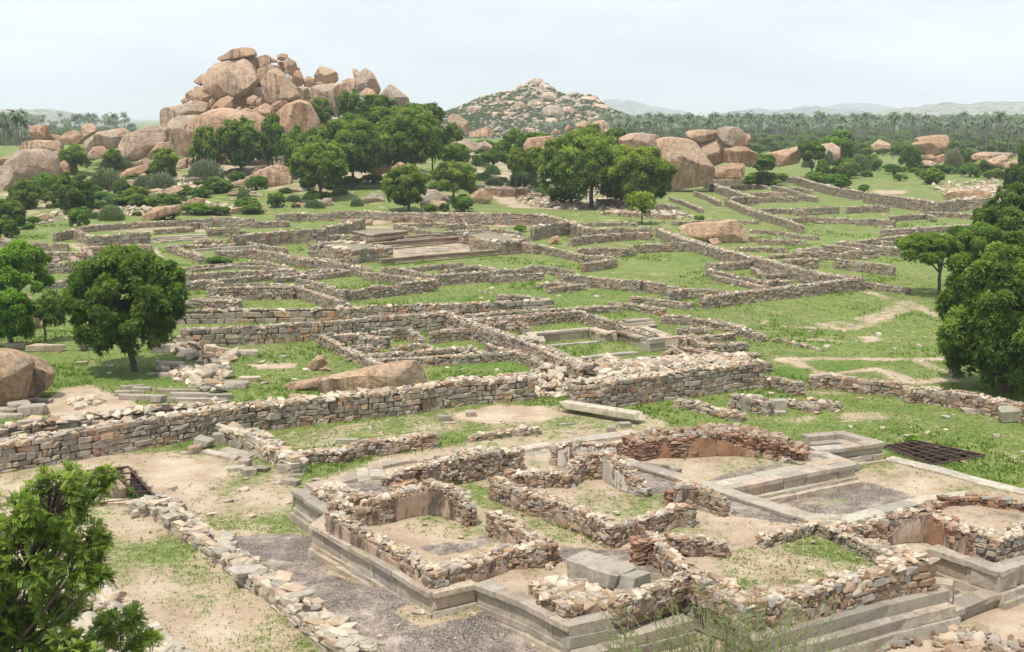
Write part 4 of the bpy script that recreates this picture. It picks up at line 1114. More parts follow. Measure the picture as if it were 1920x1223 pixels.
for x, y, a, b, c_, r_, lab in [(1480, 790, 1.0, .8, .5, .6, 'first pale slab left of the rubble wall by the right trees'), (1520, 805, 1.3, .7, .4, -.5, 'second pale slab, lying against the rubble wall by the right trees'), (1590, 820, 1.2, .8, .45, -.3, 'third pale slab, the lowest beside the rubble wall by the right trees'), (1688, 845, 1.6, .9, .3, -.1, 'flat double slab on the grass before the rubble wall at right')]:
    slab(lab, C(x, y), (a, b, c_), r_, jit=.05, palk='gblock')
for i, (x, y, a, b, c_, r_, tl, lab) in enumerate([
    (745, 985, 2.2, .5, .35, .35, 0, 'beam pointing away at the back left of the pile of fallen beams'), (735, 1012, 3.0, .5, .3, -.1, 0, 'long low beam at the middle left of the pile of fallen beams'),
    (800, 998, 1.9, .6, .4, -.08, 0, 'squat beam behind the pile of fallen beams'), (690, 1028, 1.3, .45, .45, .2, 0, 'leftmost stubby beam of the pile of fallen beams'),
    (790, 1050, 3.6, .6, .45, -.12, 0, 'long front beam at the left of the pile of fallen beams'), (895, 1060, 1.1, .9, .5, 1.3, .1, 'upended short block at the middle of the pile of fallen beams'),
    (1000, 1008, 4.2, .5, .38, -.05, 0, 'longest pale beam at the back of the pile of fallen beams'), (1065, 1035, 3.2, .6, .4, -.06, 0, 'beam under the leaning slab in the pile of fallen beams'),
    (1215, 1012, 3.1, .7, .22, .75, .38, 'slab leaning up at the right of the pile of fallen beams'), (980, 1055, 1.9, .45, .3, 0, 0, 'short beam lying alone in front of the pile of fallen beams'),
    (1095, 1062, 3.1, .5, .35, -.04, 0, 'dark low beam in front of the pile of fallen beams'), (1235, 1045, 2.2, .6, .45, .1, 0, 'rightmost squared beam of the pile of fallen beams'),
    (1215, 1068, .7, .5, .3, .2, 0, 'little stone in front of the rightmost fallen beam')]):
    slab(lab, A(x, y), (a, b, c_), r_, (0, tl), 0, name='stone_beam', cat='stone beam')
for x, y, a, b, c_, r_, tl, lab in [
    (255, 778, 4.0, 1.0, .9, -.02, 0, 'long pale block in the grass left of the round tree'), (85, 760, 2.2, .8, .8, 0, 0, 'short pale block half hidden at the left behind the boulders'), (455, 775, 2.4, 1.6, .25, 1.0, .9, 'slab leaning up steeply left of the round tree'),
    (460, 842, 1.2, .7, .2, 0, 0, 'small flat stone on the grass left of the round tree trunk'), (875, 912, 1.9, .5, .3, -.2, 0, 'low slab right of the round tree trunk'), (960, 918, 2.6, .6, .4, -.15, 0, 'pale beam just right of the round tree trunk'),
    (965, 870, 2.6, 1.3, .7, -.1, 0, 'rounded pale rock right of the round tree'), (1050, 800, 3.0, .9, .35, -.6, .2, 'slab sloping down beside the leaning stone slabs'), (1105, 785, 1.8, 1.5, .3, .9, .8, 'pointed slab standing up among the leaning stones'),
    (1110, 810, 2.0, .8, .3, -.7, .3, 'dark edged slab leaning on the pointed slab'), (1240, 790, 3.4, .8, .4, .35, .2, 'long slab with a raised end at the right of the leaning stones'), (1060, 765, .9, .8, .9, 0, 0, 'cube of stone behind the pointed slab'),
    (920, 780, 2.6, 1.6, 1.0, 0, 0, 'brown block in front of the low wall end right of the round tree'), (1190, 910, 1.6, .9, .5, .2, .1, 'white block among scattered stones right of the round tree'), (1405, 945, 1.9, .8, .6, .1, 0, 'pale stone alone on the grass left of the long boulder'),
    (1330, 980, 2.5, 1.3, .7, -.2, 0, 'big rounded stone right of the leaning beam'), (1265, 888, 1.2, .7, .5, 0, 0, 'small brown stone in the scattered rocks'), (1390, 795, 2.4, 1.0, .6, 0, 0, 'low tan rock in the grass below the long double wall')]:
    slab(lab, A(x, y), (a, b, c_), r_, (0, tl), 0, jit=.1 if c_ > .5 else .05, palk='white' if 'pale' in lab or 'white' in lab else 'gblock')
for x, y, a, b, c_, r_, lab in [(35, 1120, 2.2, 1.2, .5, .0, 'dark stepped slab at the left edge'), (45, 1150, 3.0, 1.0, .4, .05, 'lowest slab at the left edge above the long wall'), (110, 1110, 1.9, 1.6, .9, .5, 'angular pale block leaning in the left edge stone pile'), (185, 1130, 2.6, 1.3, 1.0, .1, 'largest squared slab of the left edge stone pile'),
    (160, 1060, 2.2, .8, .35, .5, 'thin slab at the top of the left edge stone pile'), (250, 1065, 1.7, .7, .4, -.1, 'tan stone at the right of the left edge stone pile'), (90, 1070, 1.2, .9, .8, .3, 'round stone against the big left boulder')]:
    slab(lab, A(x, y), (a * .8, b * .8, c_ * .8), r_, jit=.09)
rubble('scatter of little white stones on the bare soil above the long wall', A, '340,1075 430,1055 550,1050 560,1080 450,1100', 26, .45, heap=.05)
rubble('rubble and rocks strewn over the grass right of the round tree', A, '870,870 1080,880 1260,860 1320,940 1280,1010 1120,1000 980,940', 110, .5, heap=.1)
rubble('strewn stones beyond the leaning slabs', A, '960,720 1060,740 1300,800 1330,850 1200,860 1000,800', 70, .5, heap=.15)
# --- middle field walls (crop B, 3x)
wl = dict(group=gW)
for lab, f, s, h, t, kw in [
 ('long upper wall of the double wall line across the middle, big grey stones', A, '955,552 1300,545 1640,540 1920,535', 1.0, .8, dict(sw=.6, sh=.36, rag=.03)),
 ('right half of the upper double wall, ending at a square pier', B, '240,595 430,585 800,572 1130,562 1420,548', 1.0, .8, dict(sw=.5, sh=.3, rag=.03)),
 ('short stub wall above the pier at the right end of the double wall', B, '1125,520 1240,525 1420,548', .8, .7, {}),
 ('long lower wall of the double wall line, left half beside the round tree', A, '1030,655 1390,640 1640,625 1920,608', 1.25, .9, dict(sw=.5, sh=.3, rag=.03)),
 ('right half of the lower double wall up to the diagonal wall', B, '235,668 400,652 600,640 835,622', 1.25, .9, dict(sw=.5, sh=.3, rag=.03)),
 ('broad diagonal wall running toward the viewer from the double wall', B, '815,620 950,665 1100,720 1250,770 1390,830 1560,895 1640,925', 1.15, 1.1, dict(rag=.05)),
 ('low spur from the foot of the broad diagonal wall', B, '1245,845 1320,875 1380,905', .6, .7, {}),
 ('thin outer wall behind the room with the moulded tank', B, '900,640 1100,620 1400,605 1790,585', .5, .6, {}),
 ('back wall of the room around the moulded tank', B, '980,662 1250,642 1400,625 1560,612', .8, .7, {}),
 ('right side wall of the room around the moulded tank', B, '1565,610 1700,655 1920,725 1980,745', .75, .75, {}),
 ('small brown ruin of tumbled stone inside the tank room', B, '1075,680 1150,665 1230,668 1280,690', .7, .9, dict(face='brown', top='brown', rag=.15)),
 ('long diagonal low wall left of the small cells', B, '125,750 230,800 340,850 470,915', .6, .75, {}),
 ('back wall of the leftmost small cell', B, '180,755 260,745 350,740', .75, .6, {}),
 ('thick low block wall of the small cells', B, '350,758 420,758 490,765', .7, 1.0, {}),
 ('wall bending round the second small cell', B, '370,738 500,722 620,712 650,735 690,768', .7, .6, {}),
 ('short wall between the small cells and the diagonal wall', B, '750,735 840,722 930,715', .75, .7, {}),
 ('low wall closing the small cells at the left front', B, '315,815 380,812 440,822', .4, .7, {}),
 ('front wall of the small cells, long and low', B, '400,855 560,845 700,835 840,820 900,812', .6, .7, {}),
 ('short piece of wall inside the front row of the small cells', B, '545,812 640,800 720,800 750,815', .4, .6, {}),
 ('crooked cell wall left of the spur of the diagonal wall', B, '900,812 940,845 960,808 1000,830 1040,850', .45, .5, {}),
 ('outermost front wall of the small cells, just behind the long boulder', B, '430,888 560,880 720,872 880,862 1060,850 1240,838', .55, .7, {}),
 ('short wall closing the small cells at the right', B, '1065,800 1150,828 1240,835', .5, .5, {}),
 ('curved low wall right of the broad diagonal wall', B, '1400,818 1470,845 1555,880', .5, .5, {}),
 ('long flat wall behind the rubble-topped front wall', C, '-50,650 0,632 150,615 320,602 480,597 620,590 720,585', .6, .8, {}),
 ('low stone bank beyond the right end of the rubble-topped wall', C, '600,600 680,612 770,632', .5, .8, {}),
 # cells right of tank room
 ('first short wall of the parallel pair near the field centre', C, '55,352 150,360 295,385', .5, .7, {}),
 ('second short wall of the parallel pair near the field centre', C, '160,332 280,345 425,360', .5, .7, {}),
 ('low stub left of the parallel pair of walls', C, '-90,375 0,372 90,370', .5, .7, {}),
 ('long thick low wall pointing at the bare field path', C, '298,412 400,420 520,435 640,460 735,495', .6, .9, {}),
 ('small wall above the zigzag cells', C, '375,478 420,470 500,465', .5, .6, {}),
 ('zigzag wall of small cells beside the bare soil', C, '330,512 420,508 480,540 560,545 660,532', .6, .8, {}),
 ('back wall of the zigzag cells', C, '400,520 500,505 610,492', .5, .6, {}),
 ('wall in front of the zigzag cells', C, '335,550 420,565 520,580 620,590', .5, .8, {}),
 ('little wall corner at the end of the tank room', C, '305,580 340,560 400,590', .5, .6, {}),
 ('thin broken row of stones out in the field by the path', C, '790,515 850,522 920,540 1000,558', .2, .4, dict(rag=.25)),
 # central band
 ('long wall with a stepped inner face, left of the field centre', B, '775,412 930,398 1090,388 1300,358', 1.0, .8, {}),
 ('lower step in front of the long stepped wall', B, '1095,415 1200,408 1370,398', .7, .6, {}),
 ('wall top turning right beyond the stepped wall', B, '1300,355 1400,362 1530,385', .7, .8, {}),
 ('long sloping wall from the stepped wall toward the pointed corner', B, '1480,402 1640,420 1800,435 1920,445', .95, .8, {}),
 ('continuation of the sloping wall, sinking to the right', C, '190,258 285,272 360,290', .9, .8, {}),
 ('curved low wall joining the pointed corner', C, '320,305 400,295 500,298 590,310', .8, .8, {}),
 ('long curved wall whose square end faces the round field', C, '480,330 640,308 800,290 1000,268 1185,248', 1.0, 1.0, {}),
 ('low tail of wall trailing right from the pointed corner', C, '1180,262 1260,272 1400,290', .55, .7, {}),
 ('massive diagonal wall from the back enclosure down to the pointed corner', B, '1640,150 1760,145 1920,140 1985,142', 1.1, 1.1, {}),
 ('wide sloping part of the massive diagonal wall', C, '280,22 400,70 560,115 720,152 860,192 1010,228 1180,245', 1.15, 1.5, dict(rag=.04)),
 ('upper left arm of the small enclosure by the massive wall', C, '500,182 600,178 710,170 800,200 930,230 1000,245', .7, .8, {}),
 ('lower arm of the small enclosure by the massive wall', C, '502,205 600,228 720,255 770,260', .7, .8, {}),
 ('short inner wall of the small enclosure', C, '700,200 760,232 900,222', .5, .6, {}),
 ('outer low wall below the small enclosure', C, '530,235 640,255 760,285', .5, .7, {}),
 ('short wall joining the enclosure to the curved wall', C, '775,258 810,252 860,262', .6, .7, {}),
 ('brown wall with upright joints at the back of the central lawn', B, '1530,205 1640,190 1760,180 1900,170 1985,172', .95, .8, dict(face='brown', rag=.1)),
 ('front wall of the central lawn room', B, '1580,262 1700,255 1820,262 1880,258', .9, .8, {}),
 ('taller end of the front wall of the central lawn room', C, '180,95 280,90 400,88', 1.0, .8, {}),
 ('diagonal wall from the tank platform to its thick end', B, '1340,240 1480,268 1600,295 1760,308', .85, .8, {}),
 ('thick square end of the diagonal wall from the tank platform', B, '1605,345 1700,332 1780,318', .9, .8, {}),
 ('blocky stub joining the tank platform and the diagonal wall', B, '1275,228 1330,235', 1.2, 1.0, dict(face='brown')),
 ('low scatter wall in the middle of the lawn', B, '1345,462 1450,450 1530,462', .4, .7, dict(rag=.15)),
 ('second low piece of wall in the middle of the lawn', B, '1420,482 1520,468 1600,462', .5, .7, dict(rag=.1)),
 ('diagonal wall from the small room toward the stepped wall', B, '480,365 560,372 660,392 760,412', .8, .8, {}),
 ('back wall of the small room left of the stepped wall', B, '600,372 740,355 915,345', .5, .7, {}),
 ('rough inner wall of the small room left of the stepped wall', B, '820,385 940,365 1010,355 1110,372', .6, .8, dict(rag=.12)),
 ('front wall of the grassy yard at the left centre', B, '240,495 380,475 560,458 765,435', 1.05, .8, {}),
 ('left diagonal wall of the grassy yard at the left centre', B, '0,432 90,450 170,470 240,495', .7, .8, {}),
 ('right diagonal wall of the grassy yard at the left centre', B, '375,398 480,408 600,420 740,432', .7, .8, {}),
 ('long diagonal wall above the grassy yard', B, '0,318 110,325 220,345 310,355 400,375', .9, .8, {}),
 ('left end of the thin double walls above the grassy yard', B, '0,398 100,380 180,372 280,385', .45, .7, {}),
 ('low wall of the double walls above the grassy yard', B, '60,415 170,402 280,390', .45, .7, {}),
 ('diagonal wall at the right of the walled rectangle', B, '-10,480 80,508 180,540 270,568', .8, .9, {}),
 ('back wall of the walled rectangle left of centre', A, '1175,422 1400,415 1640,410', 1.15, .8, {}),
 ('upper right side wall of the walled rectangle', A, '1640,412 1740,438 1840,470 1920,498', .9, .8, {}),
 ('left side wall of the walled rectangle', A, '1175,405 1300,405 1500,400 1820,408', .5, .7, {}),
 ('front wall piece of the little cell left of the walled rectangle', A, '1010,488 1130,485 1240,492 1345,495', .75, .8, {}),
 ('side wall of the little cell left of the walled rectangle', A, '1200,465 1280,475 1345,492', .6, .7, {}),
 ('wall at the left behind the round tree top', A, '960,395 1100,385 1180,378 1240,395', .8, .9, {}),
 # left band
 ('front wall of the terrace of little cells right of the round tree', A, '1030,345 1200,335 1400,328 1645,318', .65, .7, {}),
 ('diagonal left wall of the terrace of little cells', A, '905,300 960,320 1010,345', .5, .8, {}),
 ('long thin wall on the terrace of little cells', A, '940,318 1100,300 1250,292 1420,280', .3, .6, {}),
 ('second thin wall on the terrace of little cells', A, '1080,318 1300,295 1480,300 1640,318', .3, .6, {}),
 ('right rim wall of the terrace of little cells', A, '1420,265 1520,280 1600,300 1650,318', .4, .7, {}),
 ('low wall under the terrace of little cells', A, '1230,375 1400,358 1560,345 1700,340', .5, .7, {}),
 ('wall climbing from the terrace to the upper walls', A, '1560,365 1700,350 1800,330 1920,315', .5, .7, {}),
 ('left wall of the roofed pit', A, '955,182 1010,200 1100,228 1130,240', .8, .9, {}),
 ('back wall of the roofed pit', A, '960,182 1100,182 1280,178 1460,178', .4, .7, {}),
 ('right wall of the roofed pit', A, '1460,178 1540,190 1605,200', .7, .8, {}),
 ('long wall from the roofed pit to the right', A, '1220,210 1400,205 1560,225 1700,250 1920,268', 1.0, .8, {}),
 ('low wall above the roofed pit', A, '1100,165 1180,152 1240,155', .5, .7, {}),
 ('big straight retaining wall at the upper centre left', A, '1310,132 1450,115 1640,98 1830,88', 1.7, .9, dict(sw=.5, sh=.32, rag=.02)),
 ('right part of the big straight retaining wall', B, '150,142 260,118 360,95', 1.4, .9, dict(sw=.5, sh=.32, rag=.03)),
 ('little diagonal wall at the foot of the big retaining wall', A, '1290,140 1360,160 1460,178', .8, .7, {}),
 ('outer left retaining wall of the raised terrace', A, '310,108 370,98 428,92', 1.2, .8, {}),
 ('left diagonal face of the raised terrace', A, '428,95 470,112 518,132', 1.25, .8, dict(sw=.45)),
 ('front face of the raised terrace, large grey stones', A, '518,132 680,122 835,112', 1.35, .8, dict(sw=.5, sh=.32, rag=.02)),
 ('front of the far yard behind the steps', A, '1175,88 1280,85 1375,85', 1.1, .8, dict(sw=.5)),
 ('inner wall of the raised terrace', A, '560,68 700,62 850,58', .5, .7, {}),
 ('short wall on the raised terrace near the steps', A, '870,95 1000,88 1080,82', .6, .7, dict(face='brown')),
 ('brown broken wall above the steps', A, '1060,62 1120,55 1170,60', .8, .8, dict(face='brown')),
 ('long back boundary wall, left part above the raised terrace', A, '450,78 700,58 1000,42 1160,38', .8, .7, {}),
 ('long back boundary wall at the upper left, big grey stones', A, '1160,25 1300,28 1420,32', 1.3, .8, dict(sw=.5)),
 ('stepped back wall piece right of the upper left boundary', A, '1430,50 1540,48 1620,45', .9, .8, {}),
 ('back boundary wall under the pair of small trees, left piece', A, '1560,8 1680,4 1870,2', 1.2, .8, dict(sw=.5)),
 ('back boundary wall under the pair of small trees', B, '195,52 400,52 520,60 700,60 870,62', 1.2, .8, dict(sw=.5, rag=.02)),
 ('right stretch of the back boundary wall, tall and even', B, '870,62 1070,65 1350,68', 1.6, .8, dict(sw=.5, sh=.3, rag=.01)),
 ('corner stretch of the back boundary wall, turning toward the viewer', B, '1350,68 1440,85 1530,112 1640,148', 1.6, 1.3, dict(sw=.5, sh=.3, rag=.02)),
 ('plain square-ended wall in front of the back corner', B, '1318,142 1400,128 1520,112', 1.7, .8, dict(sw=.5, sh=.3, rag=.02)),
 ('brown stone base on the upper court, left of two', B, '530,85 640,80 740,92', .8, 1.2, dict(face='brown', top='brown')),
 ('brown stone base on the upper court, right of two', B, '830,98 900,95 980,102', .7, 1.2, dict(face='brown', top='brown')),
 ('long low wall across the upper court', B, '540,125 700,118 830,115', .7, .8, {}),
 ('rounded end of the long low wall across the upper court', B, '835,125 940,118 1060,128', .9, .8, {}),
 ('wavy wall between the tank and the upper court', B, '560,130 640,140 700,160 800,168 900,160', .7, .8, {}),
 ('wavy wall above the right stone platform', B, '900,160 1020,152 1120,148 1240,168', .9, .8, {}),
 ('small wall by the pale boulder on the upper court', B, '250,100 330,95 370,98', .7, .8, {}),
 ('low rubble wall left of the small moulded platform', B, '150,190 230,182 330,190', .7, .9, {}),
 # far left cells
 ('outer wall of the cell at the far left, behind the left tree', A, '90,165 200,172 375,170', .9, .8, dict(face='grey')),
 ('left rim of the far left cell', A, '20,140 60,155 120,180', .6, .8, {}),
 ('long wall in front of the raised terrace', A, '475,195 600,188 720,180 845,180', 1.0, .9, {}),
 ('short pier at the left end of the wall in front of the terrace', A, '470,192 500,215 510,232', 1.0, .8, {}),
 ('wall left of the round tree, upper', A, '190,225 320,222 480,225', .8, .9, dict(face='brown')),
 ('wall left of the round tree, middle with big grey stones', A, '240,285 330,280 435,275', 1.1, .9, dict(sw=.5)),
 ('side wall of the cell left of the round tree', A, '400,248 420,262 435,278', .9, .8, {}),
 ('inner partition of the cell left of the round tree', A, '300,270 335,250', .5, .6, {}),
 ('lowest wall left of the round tree', A, '250,380 330,375 400,372', .8, .9, {}),
 ('wall stub at the far left edge under the shrubs', A, '-20,158 60,160 95,172', .6, .8, {}),
 ]:
    wall(lab, f, s, h, t, **{**wl, **kw})
for lab, f, s, h, t, kw in [
 ('front wall of the far right enclosure, left side running toward the viewer', D, '485,528 560,555 640,578 700,600', 1.6, 1.2, dict(sw=.5)),
 ('back wall of the far right enclosure below the boulder pile', D, '500,525 700,520 890,510', 1.4, .9, dict(sw=.5)),
 ('long right wall of the far right enclosure, curving down the slope', D, '890,510 960,530 1060,555 1190,575', 1.7, 1.0, dict(sw=.5, rag=.02)),
 ('boundary wall right of the gap in the far right enclosure', D, '1208,580 1300,592 1400,605 1530,625', 1.9, 1.0, dict(sw=.5, rag=.02)),
 ('boundary wall continuing to the far right trees', D, '1530,625 1650,610 1770,605', 1.9, 1.0, dict(sw=.5, rag=.02)),
 ('short end wall of the far right enclosure near the viewer', D, '582,608 620,600 720,598', 1.4, .9, {}),
 ('diagonal wall dropping from the far right enclosure', D, '585,612 660,645 760,675 860,705 920,728', 1.1, 1.1, {}),
 ('front wall of the inner room of the far right enclosure', D, '715,602 800,600 900,600', 1.0, .8, {}),
 ('right wall of the inner room of the far right enclosure', D, '790,548 860,565 930,585 990,600', 1.0, .8, {}),
 ('lower right wall of the inner room of the far right enclosure', D, '905,588 950,596 990,602', 1.0, .8, {}),
 ('back wall of the inner room of the far right enclosure', D, '605,550 700,545 760,550', .8, .8, dict(face='brown')),
 ('dark brick wall inside the inner room of the far right enclosure', D, '690,580 780,578 850,580', .9, .8, dict(face='brown')),
 ('little wall behind the inner room', D, '850,560 900,558 968,570', .8, .7, {}),
 ('wall below the far right enclosure, left of two', D, '720,655 800,652 870,650 930,662', .9, .8, {}),
 ('wall below the far right enclosure, longer piece', D, '900,652 1000,648 1080,645', 1.1, .8, {}),
 ('wall below the far right enclosure, separate right piece', D, '1122,645 1200,640 1308,640', 1.1, .8, {}),
 ('long thin wall across the right meadow', D, '860,695 960,690 1060,695 1170,698', .8, .8, {}),
 ('end of the long thin wall across the right meadow', D, '1175,702 1250,700 1335,708', .9, .8, {}),
 ('thin wall at the right of the right meadow', D, '1320,688 1400,680 1480,675 1520,690', .8, .8, {}),
 ('farther thin wall at the right of the right meadow', D, '1480,668 1600,670 1750,685', .8, .8, {}),
 ('long isolated wall below the right meadow', D, '1285,748 1400,740 1540,735 1690,725', .8, .8, {}),
 ('back wall of the wedge-shaped room at right', D, '1120,798 1240,788 1380,775 1480,772', .8, .8, {}),
 ('front wall of the wedge-shaped room at right', D, '1085,802 1180,812 1280,822 1390,832', 1.0, .9, {}),
 ('inner wall of the wedge-shaped room at right', D, '1180,795 1260,798 1350,805', .5, .7, {}),
 ('wall left of the wedge-shaped room', D, '1020,815 1100,822 1180,835', .8, .8, {}),
 ('long front wall below the wedge-shaped room', D, '890,848 1000,848 1130,845 1250,840', .9, .9, {}),
 ('little wall between the massive wall and the wedge room', D, '840,880 900,878 988,878', 1.0, .8, {}),
 ('wall ending under the acacia tree', D, '1082,880 1180,892 1260,902 1330,910', 1.0, .9, {}),
 ('small broken wall right of the big flat boulder', D, '690,745 800,755 880,762', .5, .8, dict(rag=.15)),
 ('second broken wall right of the big flat boulder', D, '730,790 820,795 930,798', .6, .8, dict(rag=.1)),
 ('third broken wall right of the big flat boulder', D, '880,768 940,775 990,778', .5, .8, dict(rag=.15)),
 ('low broken wall in front of the big flat boulder', D, '640,825 740,828 850,832', .5, .8, dict(rag=.15)),
 ('short dark low wall beyond the massive wall', D, '900,838 960,832 1010,840', .5, .8, {}),
 ('faint low wall beyond the massive wall', D, '780,862 860,858 940,852', .4, .7, {}),
 ('broken wall above the big flat boulder, by the sapling', D, '340,712 430,708 560,702 720,708', .5, .8, dict(rag=.15)),
 ('broken wall climbing left of the far right enclosure', D, '330,600 400,622 470,652', .7, .9, dict(rag=.1)),
 ('second broken wall climbing left of the far right enclosure', D, '440,575 500,595 550,620', .9, .9, dict(rag=.1)),
 ('rubble line under the big spreading tree', D, '100,668 200,672 340,682', .7, .9, dict(face='brown', rag=.15)),
 ('low wall in the shade of the big spreading tree', D, '0,612 60,610 130,622', 1.2, .8, dict(face='brown')),
 ('short dark wall right of the sapling', D, '230,640 300,635 360,645', 1.0, .8, dict(face='brown', rag=.1)),
 ('low wall on the meadow right behind the corner wall', B, '1600,118 1700,115 1800,112 1900,115', .5, .7, {}),
 ('broken boundary wall low at the far right, near the viewer', C, '975,685 1050,680 1100,690 1200,705 1320,715 1385,725', .75, .9, dict(rag=.12, face='brown')),
 ('long rubble wall sweeping to the right edge below the trees', C, '1395,735 1480,738 1600,755 1720,775 1820,800 1960,830', .85, .9, dict(rag=.1, face='brown')),
 ('low wall with squared stones right of the big wall end', C, '365,790 470,812 560,835 650,852', .4, .8, dict(rag=.15)),
 ('taller rubble bit behind the squared blocks', C, '615,765 680,775 770,795', .8, .9, dict(rag=.15)),
 ('flat heap-like wall right of the squared blocks', C, '850,792 930,808 980,822', .35, .9, dict(rag=.2)),
 ('second side of the flat heap-like wall', C, '960,792 1020,802 1070,812', .35, .9, dict(rag=.2)),
 ('broken wall between the big wall end and the lush grass', C, '745,685 800,690 850,700 910,720', .7, .8, dict(rag=.2)),
 ('thin rubble wall climbing the rocky slope at left', T1, '850,915 950,870 1050,830 1250,790', .8, 1.2, dict(rag=.2)),
 ('upper part of the rubble wall on the rocky slope', T1, '1250,790 1400,765 1600,735', .8, 1.2, dict(rag=.2)),
 ('short rubble wall on the rocky slope near the round bushes', T1, '560,955 640,940 720,935', .8, 1.2, dict(rag=.15)),
 ]:
    wall(lab, f, s, h, t, **{**wl, **kw})
# --- moulded tank and platforms of the middle distance
m3 = dict(L=1.6)
mc = [(.12, .12), (.26, 0), (.14, .15), (.12, .3)]
plinth('front moulding of the big tank platform, dark-topped brown stone', B, '462,318 700,296 900,280 1100,266 1272,255', [(.12, .1), (.22, 0), (.16, .15)], z=.52, palk='bblock', **m3)
plinth('back inner moulding of the big tank platform', B, '365,232 560,215 900,190 1000,205 1110,232', mc, z=.6, palk='bblock', **m3)
plinth('small square moulded platform with grass top', B, '300,160 400,180 615,158', [(.14, .12), (.24, 0), (.15, .2), (.25, .35)], z=.8, palk='bblock', **m3)
plinth('back edge of the small square moulded platform', B, '300,160 500,148 615,158', [(.14, .12), (.6, 0)], z=.8, palk='bblock', side='b', **m3)
wall('solid grey stone platform left of the big tank, front left face', B, '80,240 200,255 320,270', 1.3, .8, sw=.5, sh=.22, rag=.01, topn=.35, name='stone_platform', cat='platform')
wall('solid grey stone platform left of the big tank, right face', B, '325,270 420,262 512,258', 1.25, .8, sw=.5, sh=.22, rag=.01, topn=.35, name='stone_platform', cat='platform')
wall('far rim of the solid grey stone platform left of the tank', B, '100,232 220,222 330,228 500,252', 1.1, .9, sw=.5, rag=.01, topn=.35, name='stone_platform', cat='platform')
platform_top('flat stony top of the grey platform left of the tank', B, '115,242 205,230 330,234 425,252 322,261', 1.2)
wall('grey stone platform right of the big tank, long left face', B, '985,205 1060,215 1140,225', 1.3, .8, sw=.5, sh=.22, rag=.01, topn=.35, name='stone_platform', cat='platform')
wall('grey stone platform right of the big tank, front face', B, '1140,225 1200,218 1268,208', 1.3, .8, sw=.5, sh=.22, rag=.01, topn=.35, name='stone_platform', cat='platform')
wall('far rim of the grey platform right of the tank', B, '930,178 1060,170 1160,185 1268,205', 1.1, .9, sw=.5, rag=.01, topn=.35, name='stone_platform', cat='platform')
platform_top('flat stony top of the grey platform right of the tank', B, '955,180 1060,170 1160,186 1245,207 1140,218 1020,205', 1.2)
plinth('moulded stone coping of the long grassy tank, back side', B, '1232,748 1310,765 1295,738 1470,722 1640,706 1725,732 1790,720', [(.14, .1), (.5, 0)], z=.62, palk='block', **m3)
plinth('moulded stone coping of the long grassy tank, right side', C, '195,462 240,478 268,490 300,512', [(.14, .1), (.5, 0)], z=.62, palk='block', **m3)
plinth('right stretch of coping of the long grassy tank', B, '1790,720 1860,738 1920,757', [(.14, .1), (.5, 0)], z=.62, palk='bblock', **m3)
plinth('square end block of the grassy tank room', C, '235,520 305,512', [(.3, .05), (.5, 0)], z=.8, palk='gblock', **m3)
plinth('thin white kerb line in the grassy tank', B, '1350,805 1500,795 1690,778', [(.12, .1)], z=.12, palk='white', name='stone_kerb', cat='kerb', depth=.25, **m3)
plinth('second thin white kerb line in the grassy tank', B, '1600,868 1750,855 1915,842', [(.12, .1)], z=.12, palk='white', name='stone_kerb', cat='kerb', depth=.25, **m3)
plinth('lowest thin white kerb line near the tank room', C, '0,588 90,582 180,575', [(.12, .1)], z=.12, palk='white', name='stone_kerb', cat='kerb', depth=.25, **m3)
plinth('broad stone steps leading up to the raised terrace', A, '870,135 1000,125 1160,118', [(.2, .3), (.2, .7), (.2, 1.1)], z=.75, palk='white', name='stone_steps', cat='steps', names=['step'], **m3)
plinth('long grey stone steps beside the tank room', C, '130,435 240,425', [(.15, .3), (.15, .6), (.15, .9)], z=.5, palk='gblock', name='stone_steps', cat='steps', names=['step'], **m3)
plinth('dark beam roofing the sunken pit', A, '1085,205 1240,192 1460,182', [(.25, .1)], z=1.0, palk='gblock', side='f', name='stone_beam', cat='stone beam', **m3)
for s in ['610,190 700,180 800,175', '560,210 660,200 760,190']:
    plinth('thin carved kerb behind the big tank platform, %s' % ('upper' if s.startswith('610') else 'lower'), B, s, [(.14, .1), (.2, 0)], z=.5, palk='bblock', name='stone_kerb', cat='kerb', **m3)
platform_top('grassy top of the small square moulded platform', B, '305,161 400,176 610,158 500,150', .78)
# pit gratings
def grating(label, f, s, nx, ny, z=.12):
    q = [at_z(p, z) for p in P(f, s)]
    root = empty('iron_grating', q[0], label, 'grating'); fr, br = Tubes(), Tubes()
    o = q[0]
    for i in range(4): fr.add(*tube(q[i] - o, q[(i + 1) % 4] - o, .05, .05, 5))
    for i in range(1, nx):
        t = i / nx; br.add(*tube(q[0] * (1 - t) + q[1] * t - o, q[3] * (1 - t) + q[2] * t - o, .035, .035, 4))
    for i in range(1, ny):
        t = i / ny; br.add(*tube(q[0] * (1 - t) + q[3] * t - o, q[1] * (1 - t) + q[2] * t - o, .035, .035, 4))
    obj('frame', fr.mesh('frame', M['iron']), root); obj('bars', br.mesh('bars', M['iron']), root)
grating('rusty iron grating over the square pit in the grass at right', G, '1205,243 1375,222 1690,288 1440,333', 5, 4)
grating('rusty iron grating over the weedy pit beside the foreground tree', E, '325,372 608,343 740,490 440,520', 4, 5)
slab('dark block of old masonry in the weedy pit', E(480, 490), (1.9, .9, 1.1), .1, palk='brown', jit=.1, name='stone_block', cat='stone block', world=(*at_z(E(485, 470), .2)[:2], -.3))
slab('broad pale slab lying in front of the weedy pit, left', E(410, 515), (2.6, .7, .3), .1, palk='white', jit=.06)
slab('broad pale slab lying in front of the weedy pit, right', E(570, 520), (2.4, .8, .25), -.05, palk='white', jit=.08)
slab('small dark block right of the slab wall', E(835, 530), (.75, .6, .4), -.8, name='stone_block', cat='stone block')
